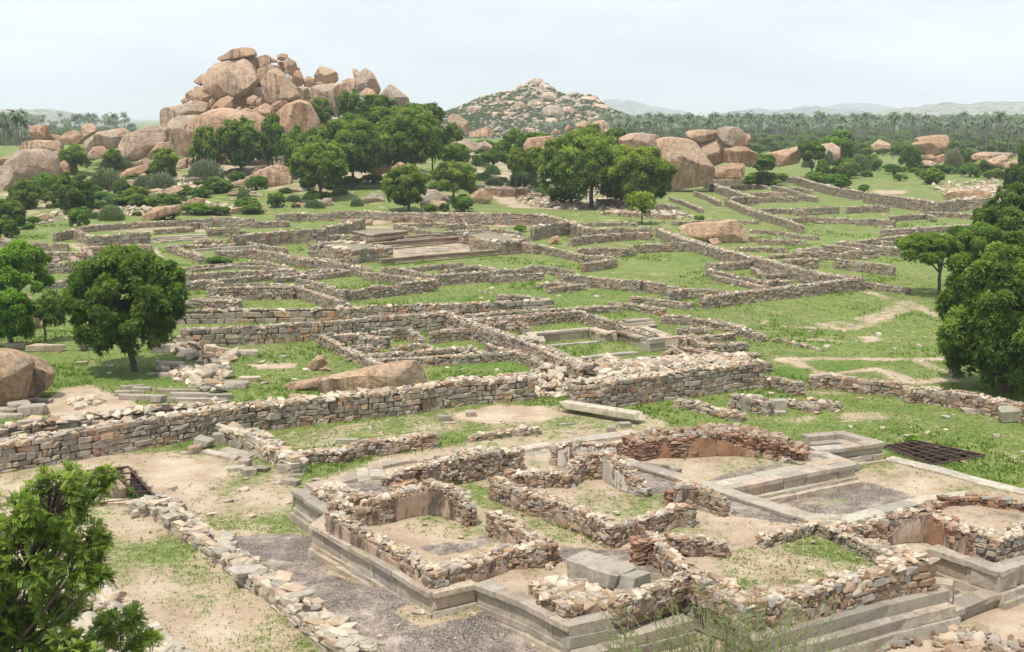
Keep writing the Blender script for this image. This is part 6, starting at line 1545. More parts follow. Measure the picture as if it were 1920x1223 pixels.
for lab, f, box, kind, tint, Y in [
 ('very dark round tree at the left edge slope', T1, (292, 805, 515, 1025), 'neem', (.62, .72, .6), None),
 ('bright green bush behind the very dark round tree', T1, (188, 798, 335, 935), 'light', (.8, .95, .75), None),
 ('dark green tree before the boulder cut by the left edge', T1, (50, 835, 225, 1000), 'neem', (.8, .88, .7), None),
 ('dark tree at the left edge below the slope', T1, (-40, 945, 140, 1115), 'neem', (.72, .82, .7), None),
 ('small round dark tree on the meadow before the raised terrace', T1, (385, 1003, 490, 1100), 'bush', (.8, .95, .9), None),
 ('green tree between the ridge boulders at left', T1, (330, 618, 490, 735), 'bush', (.85, .95, .8), 240),
 ('green bush beside the small pale ridge boulder', T1, (590, 640, 680, 720), 'bush', (.75, .9, .7), 242),
 ('bright tree under the pale ridge boulder', T1, (850, 655, 1008, 790), 'neem', (.95, 1.02, .85), 226),
 ('leafy tree in front of the widest pile boulder, left of three', T1, (1080, 540, 1255, 725), 'neem', (1.0, 1.05, .85), 238),
 ('leafy tree in front of the widest pile boulder, middle of three', T1, (1225, 500, 1480, 715), 'neem', (.85, .95, .85), 240),
 ('leafy tree in front of the widest pile boulder, right of three', T1, (1470, 465, 1595, 670), 'neem', (.8, .9, .8), 244),
 ('low bush between the boulders under the dome', T1, (1560, 560, 1680, 640), 'bush', (.85, .95, .8), 240),
 ('big hemispherical grey-green milkbush on the slope', T1, (1053, 712, 1252, 840), 'milk', (1.1, 1.05, 1.1), None),
 ('upper milkbush under the pale ridge boulder', T1, (558, 688, 732, 785), 'milk', (.85, .95, .7), None),
 ('wide milkbush below the upper one', T1, (493, 762, 685, 895), 'milk', (.9, .95, .75), None),
 ('milkbush right of the thin sapling on the slope', T1, (828, 788, 988, 895), 'milk', (1., 1., 1.), None),
 ('little milkbush left of the thin sapling', T1, (752, 803, 838, 882), 'milk', (.95, 1., .9), None),
 ('dark spiny shrub below the wide milkbush', T1, (632, 830, 728, 925), 'bush', (.6, .7, .75), None),
 ('dark shrub under the bright tree', T1, (820, 745, 900, 815), 'bush', (.6, .7, .75), None),
 ('grey-green scrub behind the upright brown rock', T1, (375, 725, 440, 805), 'milk', (.75, .85, .7), None),
 ('low green bush beside the rubble wall on the slope', T1, (700, 915, 842, 978), 'bush', (.95, 1., .8), None),
 ('spreading green bush in the lower slope', T1, (835, 915, 1000, 992), 'bush', (.8, .9, .8), None),
 ('olive shrub above the raised terrace', T1, (550, 970, 692, 1062), 'milk', (1., 1.05, .8), None),
 ('dark green clump above the raised terrace', T1, (850, 972, 992, 1055), 'bush', (.6, .72, .6), None),
 ('bright low herb clump on the lower slope', T1, (1000, 965, 1180, 1030), 'light', (.85, 1., .7), None),
 ('bushy shrub alone on the lower meadow', T1, (1500, 905, 1600, 990), 'bush', (.85, .95, .85), None),
 ('green scrub behind the milkbushes', T1, (1130, 820, 1310, 910), 'bush', (.75, .88, .75), None),
 ('small bush right of the big milkbush', T1, (1288, 785, 1370, 845), 'bush', (.75, .9, .8), None),
 ('bright bush on the smooth slab', T1, (1378, 812, 1500, 890), 'light', (.7, .85, .65), None),
 ('feathery shrub below the smooth slab', T1, (1330, 875, 1402, 950), 'milk', (.9, 1.05, .8), None),
 ('small green bush beside the rock shelf', T1, (980, 865, 1080, 920), 'bush', (.8, .95, .8), None),
 ('long low green thicket under the very dark tree', T1, (500, 900, 640, 960), 'light', (.7, .85, .65), None),
 ('small bush right of the shrub alone on the meadow', T1, (1690, 840, 1770, 892), 'light', (.7, .85, .8), None),
 ('low pale bush on the meadow edge, left', T1, (1720, 895, 1800, 955), 'light', (.75, .9, .75), None),
 ('low pale bush on the meadow edge, right', T1, (1790, 900, 1870, 945), 'light', (.7, .85, .7), None),
 ('little round bush at the foot of the raised terrace, left', T1, (150, 1040, 220, 1085), 'light', (.8, 1., .8), None),
 ('flat bush left of the raised terrace', T1, (120, 1078, 190, 1112), 'light', (.8, 1., .8), None),
 ('dark undergrowth at the left edge corner', T1, (-30, 1060, 90, 1160), 'bush', (.6, .75, .6), None),
 ('undergrowth under the tree mass, left', T2, (10, 760, 110, 850), 'bush', (.6, .72, .6), 212),
 ('undergrowth under the tree mass, low and wide', T2, (230, 815, 350, 872), 'light', (.7, .9, .65), None),
 ('bright low bush right of the undergrowth', T2, (355, 798, 480, 850), 'light', (.85, 1.05, .7), None),
 ('deep green tree behind the grey boulder of the pile', T2, (50, 378, 192, 510), 'neem', (.9, 1.05, .85), 262),
 ('grey-green feathery tree behind the long block', T2, (222, 335, 372, 510), 'neem', (.85, .95, 1.1), 262),
 ('dark leafy tree under the tall triangular boulder', T2, (345, 355, 555, 500), 'neem', (.8, .92, .75), 258),
 ('small tree on the skyline right of the tilted box boulder', T2, (580, 398, 700, 470), 'bush', (.85, .95, .85), 262),
 ('tree filling the saddle under the grey-green feathery one', T2, (170, 470, 420, 640), 'neem', (.8, .92, .75), 250),
 ('tree crown between the big block and the largest crown', T2, (380, 425, 640, 620), 'neem', (.85, .95, .75), 252),
 ('small crown just under the tilted box boulder', T2, (540, 410, 760, 600), 'neem', (.9, 1., .8), 250),
 ('leafy crown hiding the foot of the grey-topped dome', T1, (1590, 545, 1830, 720), 'neem', (.8, .92, .75), 238),
 ('leafy crown beside the little gateway', T1, (1640, 620, 1900, 790), 'neem', (.9, 1., .8), 228),
 ('round tree on the skyline at the end of the pile', T2, (680, 405, 822, 530), 'neem', (.85, 1., .85), 255),
 ('scrub on the slope left of the leaning thumb', T2, (770, 500, 920, 640), 'bush', (.8, .92, .75), 258),
 ('dark scrub mass below the pale long boulder', T2, (780, 610, 960, 710), 'bush', (.7, .85, .72), 240),
 ('low bush in the gap, left of the footpath', T2, (880, 650, 960, 705), 'light', (.55, .7, .55), 236),
 ('tree behind the footpath, darker green', T2, (1130, 555, 1290, 720), 'neem', (.9, 1.05, .8), 252),
 ('flat hedge of small trees on the far side of the gap', T2, (1260, 545, 1440, 610), 'bush', (.95, 1.1, .9), 268),
 ('scrub before the hedge in the gap', T2, (960, 590, 1140, 660), 'bush', (.85, .95, .8), 262),
 ('dark scrub right of the pale long boulder', T2, (1020, 645, 1170, 712), 'bush', (.7, .85, .75), 243),
 ('tiny round bush by the footpath', T2, (975, 668, 1025, 728), 'bush', (.95, 1.1, .8), 236),
 ('spiky shrub on the footpath slope', T2, (1045, 745, 1135, 805), 'milk', (.8, .95, .7), None),
 ('bright tree left of the spreading neem, upper', T2, (1175, 655, 1270, 790), 'neem', (1.15, 1.15, .85), 218),
 ('bright tree left of the spreading neem, right', T2, (1260, 650, 1400, 790), 'neem', (.95, .98, .7), 222),
 ('blue-green dome bush left of the spreading neem', T2, (1190, 765, 1352, 878), 'bush', (.5, .68, .8), None),
 ('undergrowth at the foot of the spreading neem, left', T2, (1330, 860, 1420, 930), 'bush', (.75, .9, .7), None),
 ('shady undergrowth below the spreading neem', T2, (1400, 850, 1560, 930), 'bush', (.6, .72, .55), 206),
 ('dark thicket between the spreading neem and the boulders', T2, (1780, 780, 1920, 930), 'bush', (.65, .75, .5), 206),
 ('bush on the path edge by the earth bank', T2, (1310, 870, 1390, 935), 'milk', (.9, 1., .7), None),
 ('shrub in front of the pair of trees', T2, (858, 928, 992, 1012), 'bush', (.75, .92, .8), None),
 ('low bush between the pair of trees', T2, (682, 908, 772, 962), 'light', (.5, .65, .5), None),
 ('small bush right under the upright neem', T2, (700, 968, 772, 1012), 'light', (.8, 1., .75), None),
 ('small dark bush before the flat pale boulder', T2, (790, 965, 848, 1012), 'bush', (.6, .75, .8), None),
 ('pale low bush on the meadow left of the pair of trees', T2, (290, 930, 362, 982), 'milk', (.9, 1.1, .8), None),
 ('meadow bush at the left of the grey slab', T2, (30, 895, 130, 955), 'light', (.75, .9, .8), None),
 ('tree with bright top on the skyline above the spreading neem', T2, (1595, 520, 1700, 620), 'neem', (1.1, 1.2, .85), 252),
 ('tree behind the spreading neem, at its right shoulder', T2, (1715, 545, 1875, 625), 'neem', (.9, 1.0, .7), 256)]:
    tree = kind == 'neem'
    shrub(lab, f, box, kind, tint, cat='tree' if tree else 'shrub', name='small_tree' if tree else ('milkbush' if kind == 'milk' else 'shrub'), group=None if tree else gS, Y=Y)
for lab, f, box, kind, tint, Y in [
 ('dark round tree on the whaleback rock', L, (305, 360, 490, 505), 'neem', (.72, .88, .68), 296),
 ('broad tree with bright crown before the palms', L, (475, 290, 690, 480), 'neem', (.95, 1.15, .95), 318),
 ('grey-green shrub against the rounded boulder', L, (485, 400, 550, 505), 'milk', (.9, 1., .8), 297),
 ('round shrub below the dark tree on the whaleback', L, (322, 482, 415, 555), 'milk', (.85, 1., .75), None),
 ('round green tree at the right foot of the boulder pile', L, (-25, 458, 128, 575), 'neem', (.9, 1.1, .9), 262),
 ('thin sapling with a bare stem on the right meadow', L, (418, 498, 522, 640), 'neem', (.85, 1., .85), None),
 ('little shrub in front of the sapling, left', L, (345, 590, 445, 653), 'bush', (.75, .95, .8), None),
 ('little shrub in front of the sapling, right', L, (462, 600, 560, 655), 'bush', (.85, 1., .8), None),
 ('large olive shrub on the right meadow, left', L, (592, 500, 735, 635), 'bush', (.95, 1., .75), None),
 ('rounded green shrub on the knoll', L, (648, 428, 810, 535), 'milk', (.75, .95, .75), 305),
 ('dark shrub beside the rounded green one', L, (785, 490, 908, 580), 'bush', (.75, .88, .8), None),
 ('small shrub on top of the knoll before the palms', L, (735, 392, 832, 445), 'bush', (.85, .95, .85), 380),
 ('shrub right of the lone dome boulder', L, (965, 375, 1050, 425), 'bush', (.9, 1., .8), 380),
 ('bushes left of the balanced boulder', L, (1030, 375, 1175, 510), 'bush', (.75, .92, .75), 328),
 ('tangle of grey scrub right of the balanced boulder', L, (1345, 385, 1480, 520), 'milk', (1.15, 1., .95), 322),
 ('green thicket behind the grey scrub', L, (1440, 400, 1560, 510), 'bush', (.85, .95, .8), 330),
 ('dark shrub in the meadow under the scrub', L, (1385, 480, 1500, 580), 'bush', (.65, .82, .75), None),
 ('bright thicket in the middle of the right meadow, left', L, (905, 535, 1080, 605), 'light', (.6, .8, .55), None),
 ('bright thicket in the middle of the right meadow, right', L, (1080, 520, 1250, 590), 'bush', (1.1, 1.15, .85), None),
 ('low thicket below the balanced boulder', L, (1260, 535, 1430, 600), 'light', (.6, .75, .6), None),
 ('round vivid green small tree on the right meadow', L, (1180, 562, 1352, 675), 'neem', (1.3, 1.3, .95), None),
 ('dark green shrub at the right of the meadow', L, (1472, 530, 1605, 625), 'bush', (.75, 1., .8), None),
 ('leafy shrub before the flat outcrop', L, (1590, 505, 1698, 605), 'bush', (.85, 1., .85), None),
 ('olive scrub at the right end of the meadow', L, (1650, 565, 1790, 640), 'bush', (.95, .95, .75), None),
 ('dark tree cut by the right edge in the distance', L, (1780, 530, 1960, 700), 'neem', (.55, .65, .5), 225),
 ('tall dark tree at the right edge before the palms', L, (1868, 390, 1960, 560), 'neem', (.6, .72, .6), 240),
 ('leafless grey bush before the palms', L, (1475, 395, 1600, 448), 'milk', (1.6, 1.35, 1.5), 390),
 ('bush on the flat outcrop', L, (1745, 485, 1835, 525), 'bush', (.8, .95, .7), 302),
 ('rounded shrub beside the enclosure corner', D, (700, 408, 800, 478), 'neem', (.9, 1.1, .9), 258),
 ('thicket behind the far right enclosure, left', D, (935, 490, 1030, 545), 'bush', (.9, 1.1, .8), None),
 ('thicket behind the far right enclosure, middle', D, (1020, 500, 1140, 560), 'light', (.6, .8, .6), None),
 ('thicket under the right boulder pile overhang', D, (660, 470, 850, 520), 'bush', (.95, 1.1, .85), 262),
 ('small bush before the wall gap of the far enclosure', D, (1175, 545, 1225, 580), 'light', (.6, .8, .6), None),
 ('dark bush beside the far right dome rock', D, (1805, 545, 1880, 600), 'bush', (.55, .7, .55), None),
 ('tiny green bush on the broad smooth boulder wall', D, (435, 682, 480, 708), 'light', (.8, 1., .6), None),
 ('weed clump growing through the grating at right', G, (1312, 222, 1375, 268), 'light', (1.0, 1.2, .7), None),
 ('low weeds in the pit beside the foreground tree', E, (430, 350, 640, 425), 'light', (.9, 1.1, .7), 46.5),
 ('herb clump inside the roofed pit', A, (1140, 250, 1290, 285), 'light', (.6, .8, .5), None),
 ('grass tussock in the upper court', B, (1210, 130, 1285, 165), 'light', (1., 1., .6), None)]:
    tree = kind == 'neem'
    shrub(lab, f, box, kind, tint, cat='tree' if tree else 'shrub', name='small_tree' if tree else ('milkbush' if kind == 'milk' else 'shrub'), group=None if tree else gS, Y=Y)
# bare rock sheets cropping out of the slope
_ro = [('I', 1000, 600, 1250, 660)]
for i in range(18):
    cx_, cy_ = U(120, 1900), U(840, 1030)
    if cy_ < 1100 - cx_ * .2 - 120: cy_ = 1100 - cx_ * .2 - U(0, 120)
    w_, h_ = U(40, 120), U(8, 18); tl = -U(0, .35) * w_ if cx_ < 1400 else 0
    s_ = '%d,%d %d,%d %d,%d %d,%d %d,%d' % (cx_ - w_, cy_ + h_ - tl * .3, cx_ - w_ * .6, cy_ - h_ * .4 - tl * .2, cx_ + w_ * .4, cy_ - h_ + tl * .4, cx_ + w_, cy_ - h_ * .2 + tl * .6, cx_ + w_ * .7, cy_ + h_ + tl * .3)
    boulder('low bare rock cropping out among the bushes of the left slope', T1, s_, None, U(0, .6), (1.1, 1.08, 1.05), .6, name='rock_outcrop', cat='rock outcrop', group='rock outcrops on the left slope', res=(36, 14))
# small far scrub, all alike
for i in range(120):
    px, py = U(1420, 1900), U(262, 345)
    if i % 2: px, py = U(20, 640), U(335, 412)
    if i % 8 == 3: px, py = U(850, 1000), U(290, 385)
    w_ = U(8, 22)
    shrub(['small round dark bush', 'small leafy green bush', 'small pale green bush', 'small grey-green twiggy bush'][i % 4] + (' among the others on the rocky left slope' if (i % 2 and i % 8 != 3) else (' in the gap below the cone hill' if i % 8 == 3 else ' on the right-hand meadow before the palms')), N, (px - w_, py - w_ * .9, px + w_, py), ['bush', 'bush', 'light', 'milk'][i % 4], (U(.6, 1.), U(.8, 1.05), U(.6, .9)), group='small scattered scrub bushes', name='scrub_bush')
# ================================================================== foreground tree with feathery leaves
def front_tree():
    r = np.random.default_rng(44)
    Yt = 21.0
    g = at_Y((30, 1300), Yt); base = np.array([g[0] - .6, Yt, 0.0])
    root = empty('neem_tree', base, 'leafy neem with feathery leaves close by in the bottom left corner', 'tree')
    # twig tips inside picture lobes (centre x, y, radius px)
    lobes = [(110, 930, 75), (190, 905, 35), (40, 960, 60), (60, 1040, 80), (150, 1060, 55), (20, 1130, 90), (110, 1130, 60), (60, 1200, 80), (185, 1085, 25), (-40, 1050, 110), (-60, 1180, 120), (210, 1180, 45), (250, 1160, 22), (140, 1230, 70), (270, 1205, 30), (-50, 950, 60), (165, 1010, 45), (100, 985, 55), (40, 1290, 90), (160, 1300, 80)]
    V = []; Cc = []; tips = []
    tw = Tubes()
    tb = Tubes()
    top = np.array([-.6, .6, 3.0])
    tb.path([np.array([0, 0, -.1]), np.array([.1, .1, 1.5]), top], [.26, .2, .17], 9)
    for (lx, ly, lr) in lobes:
        dy = r.uniform(-.7, .7); c = at_Y((lx, ly), Yt + dy) - base; R_ = lr * Yt / FPX * .86
        mid = top * .5 + c * .5 + r.normal(0, .12, 3)
        tb.path([top * .7 + mid * .3, mid, c], [.06, .035, .016], 6)
        nt_ = int(38 * (lr / 60) ** 2) + 8
        for _ in range(nt_):
            d = unit(r.normal(size=3)); p = c + d * R_ * r.uniform(.5, 1.0)
            tw.path([c * .8 + mid * .2, c * .4 + p * .6, p], [.012, .008, .004], 4)
            ax = unit(d + np.array([0, 0, .5]))
            b0 = r.uniform(.2, .8)
            for k in range(10):
                o = unit(r.normal(size=3) + ax * .5 + np.array([0, 0, .45])); L_ = r.uniform(.12, .22)
                side0 = unit(np.cross(o, [0, 0, 1.0]) + 1e-6); nl = 9
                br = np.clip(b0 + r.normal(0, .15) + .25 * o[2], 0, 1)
                for j in range(nl):
                    q = (j + 1.) / nl
                    pos = p + o * L_ * q + np.array([0, 0, -.045 * q * q])
                    dirx = unit(o - np.array([0, 0, .3 * q]))
                    ll = (.047 if j > 1 else .035) * (1.15 - .5 * abs(q - .5))
                    for s in (-1, 1):
                        t = unit(side0 * s + dirx * .6 + np.array([0, 0, -.08])); b_ = unit(np.cross(t, np.cross(side0, dirx)))
                        V.append(np.stack([pos, pos + t * ll * .45 + dirx * .017, pos + t * ll + dirx * .012, pos + t * ll * .5 - dirx * .017])); Cc.append(br)
    V = np.array(V); n = len(V)
    col = np.repeat(np.array(Cc), 4)[:, None].repeat(3, 1)
    cr = obj('crown', mesh('crown', V.reshape(-1, 3), np.arange(n * 4).reshape(n, 4), M['leaf'], col), root); cr.color = (1.05, 1.08, .9, 1)
    obj('trunk', tb.mesh('trunk', M['bark']), root); obj('twigs', tw.mesh('twigs', M['bark']), root)
front_tree()
def twig_bush(label, px, py, Yb, wdt, hgt, n, seed):
    r = np.random.default_rng(seed); g = at_Y((px, py), Yb); g[2] = float(Hgt(g[0], g[1]))
    root = empty('wiry_bush', g, label, 'shrub'); tb = Tubes(); V = []; cc = []
    for i in range(n):
        a = r.uniform(0, 6.28); sp = r.uniform(.1, 1) ** .7
        p = np.array([cos(a) * sp * .25 * wdt, sin(a) * sp * .25, 0.]); d = unit(np.array([cos(a) * sp * .9, sin(a) * sp * .6, 1.2]))
        Lg = hgt * r.uniform(.5, 1.05); pts = [p]
        for k in range(5):
            d = unit(d + r.normal(0, .16, 3) + np.array([0, 0, -.02])); pts.append(pts[-1] + d * Lg / 5)
            for m in range(3):
                q = pts[-2] + (pts[-1] - pts[-2]) * r.uniform(0, 1); t = unit(r.normal(size=3) + [0, 0, .4]); tip = q + t * r.uniform(.08, .22)
                tb.add(*tube(q, tip, .005, .003, 3))
                for z_ in range(5 if k > 0 else 1):
                    c = q + (tip - q) * r.uniform(.3, 1); u_ = unit(r.normal(size=3)); w_ = unit(np.cross(u_, r.normal(size=3)))
                    V.append(np.stack([c, c + u_ * .025 + w_ * .012, c + u_ * .05, c + u_ * .025 - w_ * .012])); cc.append(r.uniform(.3, 1))
        tb.path(pts, [.012, .011, .009, .008, .006, .005], 4)
    obj('stem', tb.mesh('stem', M['twig']), root)
    V = np.array(V); k = len(V)
    o = obj('foliage', mesh('foliage', V.reshape(-1, 3), np.arange(k * 4).reshape(k, 4), M['leafL'], np.repeat(np.array(cc), 4)[:, None].repeat(3, 1)), root)
twig_bush('wiry bush with thin pale twigs growing up before the beige plinth slab', 1340, 1235, 28.3, 2.6, 3.3, 120, 1)
twig_bush('left, smaller wiry bush at the bottom edge before the step courses', 1225, 1250, 28.0, 1.8, 2.6, 70, 2)
twig_bush('right wiry bush at the bottom edge before the long grey steps', 1465, 1245, 28.2, 2.2, 2.9, 80, 3)
# ================================================================== grass on the ground
def grass(name, label, n, y0, y1, hgt, blades, smax, seed, lush=False):
    r = np.random.default_rng(seed)
    y = np.exp(r.uniform(math.log(y0), math.log(y1), n)); x = r.uniform(-.47, .47, n) * y
    s = sand_at(x, y); inp = inside(x, y, PLAT)
    k = (s + r.normal(0, .12, n) < smax)
    k &= ~inside(x, y, PIT1) & ~inside(x, y, PIT2)
    x, y = x[k], y[k]; z = Hgt(x, y); m = len(x)
    X = np.repeat(x, blades) + r.normal(0, .05, m * blades); Yy = np.repeat(y, blades) + r.normal(0, .05, m * blades); Z = np.repeat(z, blades)
    N_ = len(X); h = hgt * r.uniform(.5, 1.3, N_); a = r.uniform(0, 6.28, N_); w_ = .012 + .0003 * Yy
    dx, dy = np.cos(a), np.sin(a); lx, ly = r.normal(0, .35, N_) * h, r.normal(0, .35, N_) * h
    V = np.stack([np.stack([X - dx * w_, Yy - dy * w_, Z - .01], 1), np.stack([X + dx * w_, Yy + dy * w_, Z - .01], 1), np.stack([X + lx, Yy + ly, Z + h], 1)], 1).reshape(-1, 3)
    cc = np.repeat(np.clip(r.normal(.5, .25, N_), 0, 1), 3)[:, None].repeat(3, 1)
    me = mesh(name, V, np.arange(N_ * 3).reshape(N_, 3), M['grass'], cc)
    return props(obj(name, me), label, 'grass', None, 'stuff')
grass('grass', 'short green grass covering the ground between the ruined walls', 90000, 27, 110, .065, 3, .52, 5)
def herbs():
    r = np.random.default_rng(6); n = 26000
    y = np.exp(r.uniform(math.log(46), math.log(175), n)); x = r.uniform(-.45, .45, n) * y
    cl = np.sin(x * .5 + 2 * np.sin(y * .21)) + np.sin(y * .43 + 1.7 * np.sin(x * .3)) + r.normal(0, .45, n)
    k = (cl > .75) & (sand_at(x, y) < .4) & ~inside(x, y, PLAT) & ~inside(x, y, PIT1)
    x, y = x[k], y[k]; z = Hgt(x, y); m = len(x); b = 5
    s = .10 + .0011 * y; c = np.stack([np.repeat(x, b), np.repeat(y, b), np.repeat(z, b)], 1) + r.normal(0, 1, (m * b, 3)) * np.repeat(s, b)[:, None] * [.8, .8, 0]
    N_ = len(c); sb = np.repeat(s, b); a = r.uniform(0, 6.28, N_); h = sb * r.uniform(.5, 1.2, N_)
    d = np.stack([np.cos(a), np.sin(a), np.zeros(N_)], 1) * (sb * .3)[:, None]; tip = c + np.stack([r.normal(0, .4, N_) * h, r.normal(0, .4, N_) * h, h], 1)
    V = np.stack([c - d, c + d, tip], 1).reshape(-1, 3)
    cc = np.repeat(np.clip(r.normal(.35, .25, N_), 0, 1), 3)[:, None].repeat(3, 1)
    props(obj('herbs', mesh('herbs', V, np.arange(N_ * 3).reshape(N_, 3), M['leafL'], cc)), 'low green herbs in clumps over the lawns between the walls', 'herbs', None, 'stuff')
herbs()
# weeds hugging the wall foots
def weeds():
    r = np.random.default_rng(9); P_ = []
    for root, segs, t, base in WALLS:
        if base[1] > 120 or base[1] < 40 and base[2] > .5: continue
        for (a, b, u, nn, Ls, hl, zb, ha, hb) in segs:
            m = int(Ls * 5)
            q = r.uniform(0, Ls, m); o = (t / 2 + .06 + r.exponential(.12, m)) * r.choice([-1, 1], m)
            P_.append(np.stack([a[0] + u[0] * q + nn[0] * o, a[1] + u[1] * q + nn[1] * o, zb(q)], 1))
    P_ = np.vstack(P_); keep = np.sin(P_[:, 0] * .9) + np.sin(P_[:, 1] * .7 + 1) + r.normal(0, .5, len(P_)) > .1; P_ = P_[keep]
    n = len(P_); b = 4; c = np.repeat(P_, b, 0) + r.normal(0, .05, (n * b, 3)) * [1, 1, 0]
    N_ = len(c); h = r.uniform(.06, .2, N_)[:, None]; a = r.uniform(0, 6.28, N_); w_ = .035
    d = np.stack([np.cos(a) * w_, np.sin(a) * w_, np.zeros(N_)], 1); tip = c + np.concatenate([r.normal(0, .4, (N_, 2)) * h, h], 1)
    V = np.stack([c - d, c + d, tip], 1).reshape(-1, 3)
    cc = np.repeat(r.uniform(0, .8, N_), 3)[:, None].repeat(3, 1)
    props(obj('weeds', mesh('weeds', V, np.arange(N_ * 3).reshape(N_, 3), M['leafL'], cc)), 'green weeds growing along the feet of the walls', 'weeds', None, 'stuff')
weeds()
# loose stones lying about
def scatter():
    regs = [(A, '300,760 1900,760 1900,960 1000,1000 300,950', 40, None), (B, '800,880 1500,900 1300,960 800,960', 10, None), (C, '560,420 1560,420 1560,600 800,600', 34, None), (C, '740,760 1800,800 1800,1000 760,900', 34, None),
            (E, '680,350 1600,350 1400,640 900,560', 60, None), (F, '0,150 1500,60 1500,200 200,300', 30, None), (C, '420,100 1100,90 1100,320 420,320', 24, None), (D, '340,820 1340,820 1340,940 900,940', 20, None),
            (T2, '0,820 480,820 480,1000 0,1000', 26, None), (T1, '900,900 1900,900 1900,1000 900,1000', 34, None), (D, '900,600 1500,600 1500,760 900,760', 26, None), (F, '250,960 1350,1000 1350,1200 250,1200', 30, None),
            (B, '600,480 1900,480 1900,560 600,560', 26, None), (G, '1300,80 1874,80 1874,420 1400,330', 22, None), (F, '560,560 1780,560 1780,900 1250,900', 40, PZ), (G, '400,680 1300,680 1300,850 500,950', 14, PZ)]
    protos = []
    for i in range(8):
        st = Stones(); st.add(np.array([[0, 0, .12]]), rots(1, 1, 0, 3, .3), np.array([[1, U(.6, .85), U(.35, .6)]]), pal('white' if i % 3 else 'top', 1), .2)
        V, Fs, kc = st.build(True); protos.append(mesh('loose_stone', V, Fs, M['stone'], kc))
    for f, s, n, z0 in regs:
        q = P(f, s); xs = [a[0] for a in q]; ys = [a[1] for a in q]; c = 0
        while c < n * .42:
            p = (U(min(xs), max(xs)), U(min(ys), max(ys)))
            if not inside(np.array([p[0]]), np.array([p[1]]), q)[0]: continue
            g = at_z(p, z0) if z0 is not None else gp(p); c += 1
            o = obj('loose_stone', protos[int(U(0, 8))], None, g, U(0, 6.28)); sz = .10 + .0028 * g[1]; sz *= U(.5, 1.5)
            o.scale = (sz, sz, sz * .8)
            props(o, 'single loose pale stone lying on the ground of the ruins', 'stone', 'loose stones lying on the ground')
scatter()
# stone gate frame half hidden by the trees on the slope
def gate():
    g = at_Y(T1(1582, 722), 243); g[2] = float(Hgt(g[0], g[1])) - .2
    root = empty('stone_gateway', g, 'little ruined stone gateway beside the trees on the slope', 'gateway')
    root.scale = (.42, .42, .42)
    for nm, c, sz in (('pillar', (-3.0, 0, 3.6), (1.2, 1.2, 7.2)), ('pillar', (-.9, 0, 3.5), (1.0, 1.2, 7.0)), ('pillar', (1.0, 0, 3.4), (1.3, 1.2, 6.8)), ('lintel', (-1.0, 0, 7.6), (6.6, 1.6, .7)), ('lintel', (-.8, .1, 8.3), (5.2, 1.3, .5))):
        st = Stones(); st.add(np.array([c]), rots(1, 1, 0, .03, .01), np.array([sz]), pal('gblock', 1), .02); V, Fs, kc = st.build(True)
        o = obj(nm, mesh(nm, squareup(V), Fs, M['block'], kc), root)
gate()
def pavilion():
    g = at_Y(D(1885, 590), 160); g[2] = 0.; root = empty('stone_shed', g, 'flat-roofed stone shed mostly hidden by trees at the right edge', 'shed')
    st = Stones(); st.add(np.array([[1, 0, 4.7]]), rots(1, 1, 0, .01, .0), np.array([[5, 3, .35]]), pal('gblock', 1), .01); V, Fs, kc = st.build(True); obj('roof', mesh('roof', squareup(V), Fs, M['block'], kc), root)
    for x in (-.8, 1, 2.8):
        st = Stones(); st.add(np.array([[x, -1.2, 2.2]]), rots(1, 1, 0, .01, .0), np.array([[.6, .6, 4.4]]), pal('gblock', 1), .01); V, Fs, kc = st.build(True); obj('pillar', mesh('pillar', squareup(V), Fs, M['block'], kc), root)
pavilion()
# ================================================================== palm grove
def palm_crown(seed):
    r = np.random.default_rng(seed); V = []; F_ = []; cc = []
    nf = 18
    for i in range(nf):
        a = i / nf * 6.28 * 1.0 + r.uniform(-.2, .2) + (i % 2) * .15; el = r.uniform(-.25, 1.2); L_ = r.uniform(2.6, 3.5)
        d = np.array([cos(a) * cos(el), sin(a) * cos(el), sin(el)]); p = np.zeros(3); seg = 6; prev = None
        side = np.array([-sin(a), cos(a), 0])
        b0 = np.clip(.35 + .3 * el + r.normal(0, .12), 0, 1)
        for k in range(seg + 1):
            q = k / seg; wd = .42 * math.sin(pi * min(1, .12 + q * .86)) ** .8
            hang = np.array([0, 0, -wd * .75])
            row = [p + side * wd * .8 + hang, p.copy(), p - side * wd * .8 + hang]
            if prev is not None:
                o = len(V)
                V += prev + row
                for e0 in (0, 1):
                    if (k + e0) % 1 == 0: F_.append((o + e0, o + e0 + 1, o + 3 + e0 + 1, o + 3 + e0))
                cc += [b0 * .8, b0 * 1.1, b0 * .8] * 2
            prev = [x + 0 for x in row]
            prev = [prev[0] + (p - prev[0]) * .0, prev[1], prev[2]]
            d = unit(d + np.array([0, 0, -.30])); p = p + d * L_ / seg
    return np.array(V), np.array(F_), np.clip(np.array(cc), 0, 1)
PC = []
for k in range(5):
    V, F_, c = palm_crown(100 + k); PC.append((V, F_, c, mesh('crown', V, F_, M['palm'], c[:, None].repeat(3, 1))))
def ptrunk(h):
    tb = Tubes(); tb.path([np.array([0, 0, -.2]), np.array([.15, 0, h * .5]), np.array([0, 0, h])], [.2, .13, .11], 5); return tb
PTR = ptrunk(11.).mesh('trunk', M['palmbark'])
